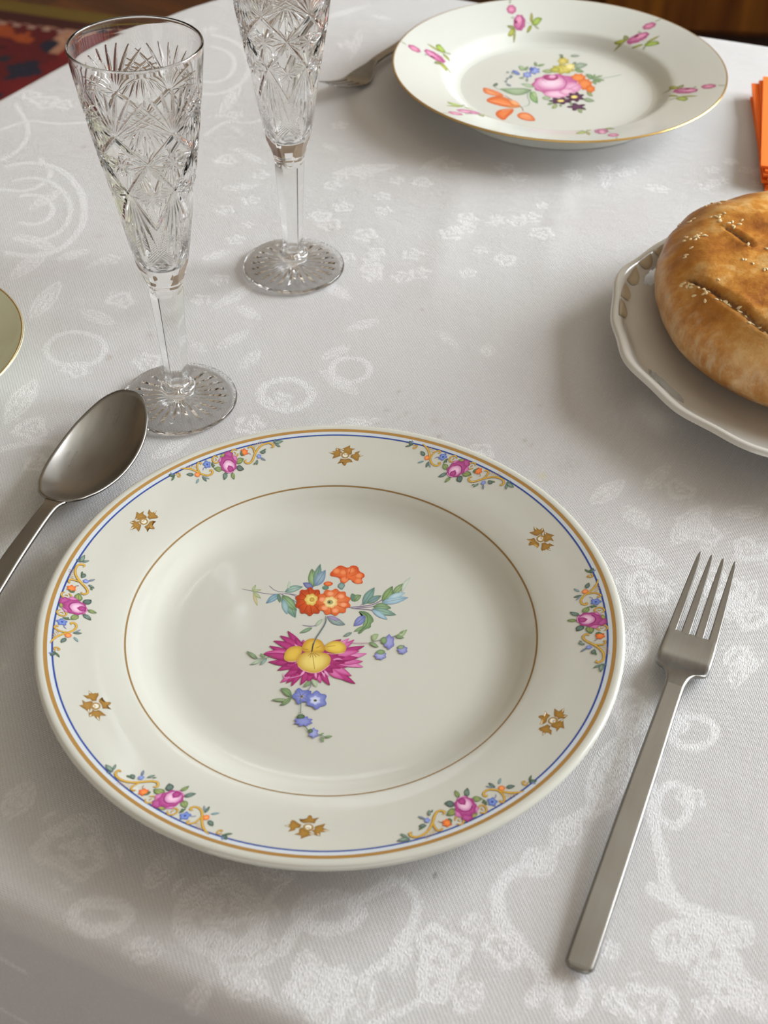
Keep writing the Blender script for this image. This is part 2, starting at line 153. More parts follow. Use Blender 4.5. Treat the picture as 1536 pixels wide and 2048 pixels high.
('B',[348,-1390,415,-1436,546,-1491,603,-1549,520,-1593,369,-1618,283,-1647,321,-1705,412,-1786,432,-1854,331,-1875,177,-1864,81,-1870,84,-1933,123,-2029,105,-2096,-1,-2093,-138,-2046,-231,-2031,-263,-2089,-279,-2188,-334,-2246,-430,-2218,-532,-2143,-610,-2107,-672,-2154,-743,-2242,-826,-2284,-900,-2235,-954,-2142,-1007,-2090,-1092,-2119,-1207,-2185,-1307,-2204,-1351,-2142,-1349,-2042,-1370,-1982,-1465,-1989,-1610,-2024,-1715,-2018,-1721,-1950,-1664,-1857,-1649,-1796,-1744,-1781,-1899,-1779,-1995,-1749,-1963,-1684,-1857,-1611,-1809,-1557,-1889,-1520,-2035,-1482,-2109,-1431,-2041,-1378,-1901,-1335,-1826,-1296,-1881,-1243,-1996,-1173,-2038,-1108,-1945,-1075,-1789,-1067,-1696,-1049,-1718,-986,-1788,-894,-1791,-823,-1684,-814,-1533,-844,-1435,-849,-1422,-785,-1435,-682,-1399,-616,-1294,-633,-1169,-697,-1080,-725,-1032,-669,-987,-570,-916,-517,-827,-557,-746,-646,-678,-693,-602,-653,-505,-571,-409,-539,-348,-598,-322,-700,-285,-760,-191,-740,-56,-687,51,-680,75,-749,43,-850,44,-914,142,-918,297,-901,401,-919,385,-988,299,-1074,265,-1134,354,-1161,507,-1181,593,-1223,539,-1283,412,-1343],'8f1d5c','b03a7c'),
('B',[-1461,-1174,-1521,-1114,-1583,-1073,-1646,-1045,-1711,-1029,-1776,-1025,-1841,-1031,-1907,-1045,-1974,-1066,-1911,-1098,-1848,-1125,-1784,-1149,-1721,-1169,-1657,-1183,-1592,-1192,-1527,-1191],'8f1d5c','b03a7c'),
('B',[-1387,-1535,-1449,-1532,-1508,-1544,-1565,-1561,-1622,-1581,-1679,-1602,-1735,-1622,-1792,-1643,-1848,-1667,-1781,-1694,-1715,-1713,-1652,-1722,-1592,-1717,-1536,-1697,-1483,-1660,-1433,-1608],'c86aa4','e0a0c8'),
('B',[-681,-694,-658,-642,-648,-589,-644,-535,-644,-481,-647,-426,-653,-371,-661,-315,-672,-259,-702,-311,-726,-363,-744,-416,-753,-470,-752,-524,-741,-580,-718,-636],'7c1850','902060'),
('B',[-523,-1876,-548,-1939,-558,-1995,-558,-2046,-546,-2092,-524,-2132,-493,-2168,-455,-2201,-411,-2231,-418,-2184,-427,-2137,-437,-2091,-448,-2045,-460,-2000,-474,-1955,-493,-1913],'8f1d5c','b03a7c'),
('B',[57,-1390,119,-1411,182,-1418,244,-1420,307,-1421,369,-1421,431,-1423,494,-1425,556,-1425,495,-1373,433,-1329,371,-1297,309,-1280,246,-1281,183,-1299,120,-1334],'c86aa4','e0a0c8'),
('B',[73,-952,155,-974,230,-977,301,-965,366,-936,427,-893,484,-836,537,-769,589,-693,522,-719,456,-747,390,-775,324,-803,259,-832,194,-864,132,-901],'7c1850','902060'),
('B',[-1417,-1604,-1485,-1596,-1549,-1605,-1610,-1622,-1670,-1646,-1729,-1674,-1786,-1706,-1842,-1741,-1897,-1781,-1829,-1791,-1762,-1795,-1697,-1792,-1634,-1779,-1575,-1755,-1519,-1719,-1466,-1671],'8f1d5c','b03a7c'),
('B',[-1468,-1155,-1531,-1120,-1595,-1100,-1660,-1085,-1725,-1074,-1790,-1063,-1856,-1052,-1921,-1041,-1987,-1033,-1925,-1093,-1864,-1145,-1801,-1185,-1737,-1212,-1672,-1223,-1606,-1218,-1538,-1197],'c86aa4','e0a0c8'),
('B',[-1015,-1877,-1070,-1893,-1114,-1920,-1150,-1955,-1177,-1999,-1198,-2049,-1212,-2106,-1221,-2168,-1226,-2233,-1189,-2200,-1154,-2165,-1121,-2127,-1091,-2086,-1064,-2043,-1040,-1995,-1022,-1941],'7c1850','902060'),
('B',[-762,-1867,-781,-1907,-788,-1950,-792,-1994,-795,-2039,-798,-2083,-801,-2127,-805,-2171,-808,-2216,-766,-2182,-731,-2147,-705,-2109,-689,-2068,-687,-2024,-698,-1975,-722,-1923],'8f1d5c','b03a7c'),
('B',[-1236,-843,-1272,-784,-1315,-736,-1360,-694,-1407,-655,-1455,-617,-1503,-580,-1552,-544,-1602,-511,-1574,-588,-1542,-658,-1506,-720,-1465,-770,-1418,-809,-1364,-834,-1304,-847],'c86aa4','e0a0c8'),
('B',[-832,-1857,-885,-1880,-923,-1909,-950,-1945,-964,-1986,-967,-2033,-960,-2085,-944,-2142,-923,-2201,-906,-2160,-892,-2119,-877,-2078,-863,-2037,-849,-1995,-837,-1952,-829,-1908],'7c1850','902060'),
('B',[146,-1607,207,-1680,271,-1733,338,-1772,407,-1798,478,-1810,551,-1810,626,-1801,702,-1786,634,-1751,567,-1720,498,-1690,430,-1663,361,-1638,291,-1618,219,-1605],'8f1d5c','b03a7c'),
('B',[-1431,-1306,-1493,-1281,-1555,-1271,-1616,-1268,-1678,-1268,-1739,-1271,-1800,-1274,-1862,-1278,-1923,-1286,-1860,-1331,-1798,-1368,-1735,-1395,-1674,-1409,-1612,-1407,-1551,-1391,-1491,-1359],'c86aa4','e0a0c8'),
('B',[-1452,-1533,-1522,-1511,-1589,-1507,-1654,-1514,-1717,-1530,-1779,-1554,-1839,-1585,-1897,-1621,-1955,-1663,-1887,-1673,-1820,-1676,-1754,-1675,-1690,-1667,-1627,-1650,-1566,-1624,-1507,-1587],'7c1850','902060'),
('B',[-744,-719,-722,-666,-714,-613,-713,-560,-718,-508,-728,-456,-741,-405,-758,-353,-778,-302,-799,-356,-814,-410,-824,-463,-826,-516,-821,-568,-806,-619,-783,-670],'8f1d5c','b03a7c'),
('B',[-1047,-1926,-1095,-1955,-1133,-1995,-1165,-2040,-1193,-2089,-1219,-2142,-1241,-2197,-1262,-2254,-1279,-2313,-1229,-2287,-1184,-2255,-1142,-2220,-1107,-2177,-1080,-2128,-1059,-2070,-1047,-2004],'c86aa4','e0a0c8'),
('B',[-1134,-1840,-1198,-1842,-1252,-1859,-1297,-1887,-1335,-1926,-1366,-1976,-1390,-2035,-1410,-2100,-1425,-2171,-1382,-2140,-1341,-2105,-1301,-2069,-1262,-2032,-1224,-1992,-1189,-1949,-1157,-1901],'7c1850','902060'),
('B',[-1444,-1281,-1507,-1219,-1570,-1177,-1633,-1151,-1696,-1143,-1758,-1150,-1821,-1171,-1883,-1204,-1945,-1244,-1882,-1256,-1820,-1265,-1757,-1274,-1694,-1283,-1632,-1291,-1569,-1297,-1507,-1297],'8f1d5c','b03a7c'),
('B',[-615,-1996,-644,-2055,-659,-2112,-663,-2168,-658,-2222,-645,-2275,-623,-2327,-596,-2378,-564,-2429,-557,-2373,-553,-2318,-551,-2263,-553,-2208,-558,-2154,-569,-2100,-586,-2047],'c86aa4','e0a0c8'),
('B',[153,-1399,223,-1453,292,-1488,362,-1510,433,-1517,503,-1512,574,-1496,645,-1472,716,-1440,646,-1419,576,-1403,506,-1389,436,-1378,365,-1371,295,-1370,224,-1376],'7c1850','902060'),
('B',[-862,-771,-858,-716,-865,-665,-878,-617,-894,-570,-912,-524,-932,-478,-953,-433,-976,-390,-991,-451,-999,-509,-1002,-564,-995,-616,-979,-662,-952,-704,-914,-741],'8f1d5c','b03a7c'),
('B',[-403,-1961,-394,-2023,-375,-2078,-351,-2129,-326,-2179,-299,-2228,-271,-2277,-243,-2325,-213,-2371,-209,-2300,-210,-2232,-218,-2170,-235,-2113,-261,-2063,-297,-2021,-344,-1986],'c86aa4','e0a0c8'),
('B',[-433,-1813,-428,-1867,-414,-1913,-395,-1954,-372,-1993,-347,-2029,-320,-2063,-292,-2096,-261,-2127,-259,-2068,-262,-2012,-271,-1961,-286,-1917,-309,-1879,-340,-1848,-380,-1825],'7c1850','902060'),
('B',[-1053,-754,-1062,-683,-1081,-622,-1107,-568,-1137,-519,-1172,-474,-1211,-433,-1252,-395,-1297,-360,-1283,-427,-1266,-491,-1246,-550,-1220,-605,-1189,-653,-1152,-695,-1108,-730],'8f1d5c','b03a7c'),
('B',[-291,-1938,-277,-2009,-253,-2068,-224,-2122,-191,-2171,-154,-2216,-114,-2258,-72,-2297,-27,-2334,-42,-2265,-60,-2200,-83,-2139,-111,-2084,-145,-2036,-185,-1994,-233,-1960],'c86aa4','e0a0c8'),
('S',[-1964,-2132,-1878,-2443,-1560,-2369,-1216,-2245],35,'d890bc'),
('B',[-1989,-1429,-1979,-1072,-1850,-782,-1555,-633,-1278,-664,-1209,-916,-1353,-1276,-1502,-1528,-1776,-1511],'bc9436','dcb84c'),
('B',[-335,-757,-236,-501,34,-329,367,-345,596,-560,631,-813,474,-1067,116,-1037,-218,-935],'bc9436','e4c858'),
('B',[-1297,-809,-1181,-408,-969,-221,-692,-217,-465,-323,-316,-575,-273,-936,-544,-1013,-873,-1018,-1150,-987],'b88628','dcb84c'),
('S',[-1830,-1512,-1502,-1535,-1294,-1347],35,'e0a8a8'),
('B',[-1431,-1633,-1408,-1277,-1203,-1024,-877,-946,-436,-975,-129,-1077,6,-1325,-52,-1645,-283,-1965,-600,-2145,-928,-2080,-1233,-1946],'bc9436','e6d278'),
('S',[-1381,-1737,-1149,-1993,-708,-2146,-388,-2037,-25,-1644],35,'e0a0a0'),
('S',[-213,-1043,118,-1080,554,-994],30,'e0b0a0'),
('S',[-809,-995,-730,-1479,-664,-1936],22,'8f6420'),
('S',[-846,-1018,-974,-1199],22,'8f6420'),
('S',[-829,-1017,-892,-1304],22,'8f6420'),
('S',[-764,-1016,-631,-1264],22,'8f6420'),
('S',[-709,-1015,-481,-1191],22,'8f6420'),
('S',[-992,-840,-1215,-808],22,'8f6420'),
('S',[-666,-762,-452,-614],22,'8f6420'),
('S',[-228,-683,155,-604],22,'8f6420'),
('S',[-330,1081,-287,719,-490,229,-718,-254,-813,-693,-822,-945],55,'5f6c74'),
('S',[-790,-474,-831,-981],60,'4c4438'),
('S',[-2428,-1166,-2820,-1408,-3154,-1342],25,'5f7a55'),
('B',[-3068,-1391,-3110,-1290,-3162,-1211,-3221,-1146,-3284,-1093,-3353,-1050,-3425,-1017,-3501,-990,-3580,-970,-3530,-1056,-3477,-1134,-3421,-1206,-3362,-1269,-3298,-1321,-3228,-1360,-3153,-1387],'5f7a55','98ac88'),
('S',[-3068,-1391,-3131,-1338,-3195,-1286,-3259,-1233,-3323,-1181,-3387,-1128,-3451,-1076,-3515,-1023,-3580,-970],16,'3e4a48'),
('B',[-2762,-1314,-2774,-1253,-2794,-1206,-2818,-1169,-2848,-1141,-2881,-1120,-2918,-1105,-2957,-1095,-2999,-1090,-2981,-1141,-2961,-1187,-2938,-1228,-2913,-1263,-2883,-1291,-2849,-1310,-2810,-1320],'5f7a55','86a070'),
('B',[-2898,-1459,-2971,-1445,-3037,-1451,-3098,-1469,-3155,-1498,-3209,-1536,-3259,-1582,-3308,-1634,-3354,-1693,-3286,-1693,-3221,-1687,-3158,-1674,-3098,-1654,-3041,-1624,-2988,-1584,-2940,-1532],'88a088','b0bca4'),
('B',[-2688,-1356,-2747,-1368,-2794,-1395,-2833,-1431,-2865,-1476,-2892,-1527,-2913,-1585,-2930,-1647,-2944,-1714,-2893,-1692,-2847,-1665,-2804,-1633,-2767,-1595,-2735,-1550,-2710,-1497,-2693,-1434],'5f8078','98b0a0'),
('S',[646,-392,1091,-457,1533,-420],30,'c070a0'),
('S',[1533,-420,2195,-204,2694,-12,3029,178],30,'7c8870'),
('B',[1724,-286,1792,-286,1840,-261,1877,-224,1908,-177,1932,-123,1952,-63,1969,1,1981,72,1903,84,1835,85,1777,73,1732,44,1703,-5,1691,-74,1695,-165],'86a070','a4b088'),
('B',[1588,-405,1623,-487,1666,-546,1713,-591,1765,-623,1821,-645,1880,-657,1942,-662,2006,-660,1966,-594,1923,-535,1878,-484,1829,-441,1776,-410,1719,-391,1658,-386],'5f7a55','86a070'),
('B',[2778,-158,2866,-143,2938,-104,3001,-52,3055,13,3102,89,3142,174,3178,267,3208,367,3131,335,3058,296,2991,250,2930,194,2876,128,2832,50,2797,-43],'7c9468','a8b890'),
('B',[2694,-12,2736,-66,2781,-102,2828,-127,2876,-142,2926,-149,2978,-148,3030,-142,3084,-131,3040,-89,2995,-54,2949,-24,2902,-1,2853,14,2803,18,2750,12],'5f7a55','86a070'),
('B',[2917,102,2950,106,2974,119,2993,137,3007,160,3017,187,3024,219,3028,253,3029,290,3002,280,2978,267,2957,251,2939,232,2925,208,2916,180,2912,146],'5f7a55','86a070'),
('B',[2619,-358,2630,-422,2646,-499,2641,-576,2607,-624,2561,-638,2526,-655,2501,-702,2471,-766,2432,-797,2392,-768,2362,-705,2336,-658,2300,-643,2255,-630,2220,-583,2214,-506,2229,-428,2239,-365,2228,-301,2211,-223,2216,-145,2251,-97,2296,-82,2332,-66,2357,-17,2387,48,2427,79,2467,49,2497,-15,2523,-63,2559,-78,2605,-91,2640,-138,2645,-216,2629,-294],'6a6cac','9a9ccc'),
('B',[2340,-275,2323,-378,2275,-453,2209,-482,2142,-456,2093,-382,2074,-280,2090,-177,2139,-101,2205,-72,2272,-98,2321,-173],'5f7a55','86a070'),
('B',[2280,-1109,2293,-1140,2314,-1180,2314,-1220,2281,-1245,2235,-1255,2201,-1267,2182,-1296,2163,-1336,2130,-1361,2088,-1354,2051,-1326,2021,-1308,1985,-1313,1939,-1324,1898,-1316,1878,-1280,1879,-1236,1875,-1202,1848,-1179,1810,-1153,1792,-1117,1809,-1080,1846,-1052,1872,-1028,1875,-994,1874,-949,1892,-913,1934,-903,1980,-913,2016,-917,2047,-897,2083,-868,2125,-859,2159,-883,2179,-923,2198,-952,2233,-963,2279,-971,2312,-996,2313,-1036,2292,-1076],'6a6cac','a8acd4'),
('B',[2268,-929,2243,-1002,2175,-1055,2082,-1076,1989,-1058,1920,-1007,1894,-936,1918,-863,1986,-809,2079,-788,2173,-806,2242,-858],'5f7a55','86a070'),
('B',[3180,-784,3190,-817,3208,-856,3207,-897,3179,-922,3140,-932,3111,-944,3095,-973,3078,-1014,3050,-1039,3015,-1031,2984,-1003,2959,-985,2928,-990,2890,-1001,2855,-992,2839,-957,2840,-912,2837,-878,2815,-854,2783,-828,2768,-791,2783,-754,2815,-727,2837,-702,2839,-668,2839,-623,2855,-586,2890,-576,2929,-586,2959,-590,2985,-571,3016,-541,3051,-532,3080,-557,3096,-597,3112,-627,3141,-637,3180,-646,3208,-671,3208,-711,3190,-752],'6a6cac','9a9ccc'),
('B',[3071,-642,3052,-700,2999,-743,2928,-760,2856,-745,2803,-704,2784,-646,2803,-588,2856,-545,2928,-528,3000,-542,3052,-584],'5f7a55','98a880'),
('B',[-785,-2542,-850,-2540,-901,-2557,-943,-2587,-978,-2626,-1006,-2675,-1028,-2732,-1045,-2794,-1058,-2862,-1004,-2851,-953,-2833,-907,-2810,-867,-2779,-833,-2738,-807,-2688,-789,-2625],'5f7a55','86a070'),
('B',[-720,-2459,-733,-2543,-727,-2611,-710,-2670,-683,-2719,-648,-2761,-605,-2797,-556,-2827,-502,-2853,-502,-2780,-507,-2713,-519,-2650,-538,-2593,-565,-2544,-603,-2504,-652,-2473],'98b088','b4c0a4'),
('S',[-797,-2529,-772,-2803,-867,-3043],30,'6c6880'),
('B',[-1526,-3358,-1540,-3211,-1573,-3103,-1619,-3021,-1678,-2965,-1750,-2933,-1831,-2922,-1920,-2927,-2017,-2946,-1973,-3034,-1925,-3113,-1874,-3186,-1819,-3251,-1759,-3304,-1692,-3345,-1618,-3368],'5f7a55','86a070'),
('S',[-1526,-3358,-1579,-3290,-1633,-3224,-1689,-3163,-1749,-3108,-1812,-3060,-1878,-3018,-1947,-2981,-2017,-2946],16,'3e4a48'),
('B',[-1620,-3561,-1712,-3511,-1804,-3482,-1896,-3467,-1987,-3464,-2078,-3471,-2168,-3487,-2258,-3510,-2348,-3539,-2255,-3574,-2163,-3602,-2072,-3623,-1980,-3636,-1889,-3638,-1799,-3628,-1709,-3606],'5f7a55','98a880'),
('B',[-1524,-3391,-1606,-3404,-1674,-3440,-1734,-3487,-1789,-3543,-1840,-3605,-1887,-3672,-1932,-3743,-1973,-3820,-1887,-3815,-1807,-3800,-1733,-3775,-1669,-3735,-1615,-3679,-1571,-3604,-1539,-3511],'5f7a55','8ca070'),
('S',[-1524,-3391,-1573,-3458,-1622,-3522,-1674,-3583,-1729,-3639,-1787,-3690,-1847,-3736,-1910,-3779,-1973,-3820],16,'3e4a48'),
('B',[-746,-3176,-739,-3207,-729,-3244,-736,-3280,-763,-3300,-797,-3304,-825,-3308,-849,-3324,-878,-3344,-911,-3346,-938,-3323,-954,-3289,-967,-3261,-989,-3240,-1016,-3215,-1030,-3181,-1020,-3146,-996,-3121,-976,-3099,-966,-3071,-954,-3036,-929,-3012,-895,-3013,-864,-3032,-839,-3047,-810,-3050,-776,-3053,-747,-3073,-736,-3109,-742,-3146],'5058a0','6870b0'),
('B',[-894,-3334,-869,-3405,-832,-3500,-840,-3594,-908,-3639,-995,-3633,-1058,-3632,-1106,-3679,-1168,-3745,-1246,-3760,-1306,-3695,-1333,-3596,-1355,-3524,-1410,-3482,-1486,-3429,-1527,-3344,-1497,-3258,-1427,-3202,-1376,-3159,-1363,-3085,-1348,-2984,-1294,-2915,-1214,-2928,-1144,-2994,-1091,-3040,-1027,-3037,-941,-3028,-867,-3071,-849,-3166,-877,-3262],'5c68ac','8890c8'),
('B',[-158,-3524,-131,-3593,-90,-3681,-93,-3770,-160,-3821,-250,-3832,-318,-3847,-361,-3903,-410,-3983,-484,-4021,-561,-3985,-619,-3908,-666,-3852,-736,-3840,-827,-3832,-898,-3783,-910,-3694,-877,-3605,-857,-3535,-884,-3465,-927,-3377,-925,-3287,-858,-3235,-767,-3224,-698,-3209,-656,-3151,-606,-3070,-531,-3031,-453,-3068,-395,-3147,-347,-3203,-277,-3216,-185,-3224,-114,-3274,-103,-3363,-137,-3453],'626cb0','8c94cc'),
('B',[-378,-3541,-366,-3575,-349,-3618,-352,-3661,-384,-3687,-428,-3695,-461,-3704,-484,-3731,-511,-3766,-548,-3784,-587,-3768,-617,-3733,-643,-3707,-677,-3699,-721,-3692,-756,-3667,-763,-3625,-750,-3582,-742,-3547,-753,-3512,-771,-3469,-768,-3426,-736,-3400,-693,-3391,-659,-3382,-636,-3355,-609,-3319,-571,-3302,-532,-3318,-502,-3353,-476,-3379,-442,-3387,-398,-3394,-363,-3420,-356,-3462,-370,-3506],'a8b0dc','d0d4ec'),
('B',[-1042,-3363,-1051,-3407,-1080,-3440,-1122,-3452,-1165,-3441,-1198,-3410,-1212,-3366,-1203,-3322,-1174,-3290,-1132,-3277,-1088,-3288,-1056,-3320],'c0b060','505030'),
('B',[-485,-3556,-493,-3589,-519,-3614,-556,-3624,-593,-3615,-622,-3591,-633,-3558,-625,-3525,-599,-3500,-562,-3490,-525,-3498,-497,-3522],'708050','383c28'),
('S',[-1155,-3338,-917,-3524],22,'5058a0'),
('S',[-1155,-3338,-1214,-3661],22,'5058a0'),
('S',[-1155,-3338,-1431,-3352],22,'5058a0'),
('S',[-1155,-3338,-1266,-3021],22,'5058a0'),
('S',[-1155,-3338,-947,-3129],22,'5058a0'),
('S',[-1147,-3486,-1124,-3886,-1121,-4229],30,'5c7450'),
('S',[-1212,-4185,-1026,-4228],25,'5f7a55'),
('B',[-701,-4614,-672,-4642,-621,-4678,-607,-4717,-654,-4740,-728,-4743,-775,-4750,-783,-4783,-784,-4834,-813,-4867,-870,-4860,-927,-4827,-968,-4809,-1007,-4828,-1060,-4863,-1116,-4872,-1149,-4839,-1156,-4789,-1167,-4757,-1215,-4751,-1289,-4750,-1339,-4729,-1329,-4690,-1282,-4651,-1256,-4623,-1285,-4596,-1337,-4559,-1351,-4520,-1304,-4498,-1230,-4494,-1183,-4487,-1175,-4454,-1174,-4403,-1145,-4368,-1087,-4376,-1030,-4409,-989,-4427,-950,-4408,-896,-4373,-840,-4364,-806,-4397,-800,-4448,-789,-4480,-741,-4486,-667,-4487,-617,-4508,-627,-4548,-675,-4586],'6068b0','8c94cc'),
('B',[-929,-4377,-948,-4436,-1007,-4480,-1090,-4497,-1174,-4483,-1238,-4441,-1264,-4382,-1245,-4323,-1186,-4279,-1103,-4262,-1018,-4276,-954,-4318],'3c5040','5f7a55'),
('S',[-913,-4864,-707,-5130],40,'5f7a55'),
('B',[-396,-5189,-380,-5225,-355,-5274,-353,-5323,-386,-5348,-432,-5349,-464,-5353,-481,-5386,-501,-5435,-535,-5459,-571,-5436,-596,-5388,-616,-5355,-648,-5352,-694,-5353,-729,-5329,-733,-5280,-712,-5231,-700,-5194,-716,-5158,-741,-5110,-743,-5060,-710,-5034,-664,-5034,-632,-5030,-615,-4997,-595,-4947,-561,-4923,-525,-4946,-500,-4995,-480,-5028,-447,-5031,-401,-5030,-366,-5054,-363,-5104,-384,-5153],'6a70b4','a0a8d4'),
('B',[-574,-5083,-584,-5135,-616,-5173,-662,-5187,-710,-5174,-746,-5137,-761,-5086,-751,-5035,-719,-4997,-673,-4982,-625,-4995,-589,-5032],'3c5040','5f7a55'),
('S',[-375,-5227,-136,-5364,198,-5333],30,'5f7a55'),
('B',[-240,-5353,-254,-5405,-254,-5451,-247,-5492,-232,-5529,-212,-5562,-187,-5593,-157,-5622,-124,-5649,-120,-5601,-119,-5556,-123,-5513,-132,-5473,-147,-5436,-168,-5403,-198,-5374],'5f7a55','86a070'),
('B',[-110,-5376,-65,-5402,-21,-5413,22,-5416,64,-5410,105,-5399,145,-5381,185,-5359,224,-5333,180,-5317,136,-5306,93,-5299,51,-5298,9,-5304,-32,-5317,-72,-5340],'5f7a55','86a070'),
('B',[-296,-5271,-267,-5280,-241,-5279,-217,-5274,-195,-5263,-174,-5248,-154,-5230,-136,-5209,-118,-5185,-145,-5183,-171,-5183,-196,-5186,-219,-5193,-241,-5204,-262,-5219,-280,-5241],'5f7a55','86a070')]
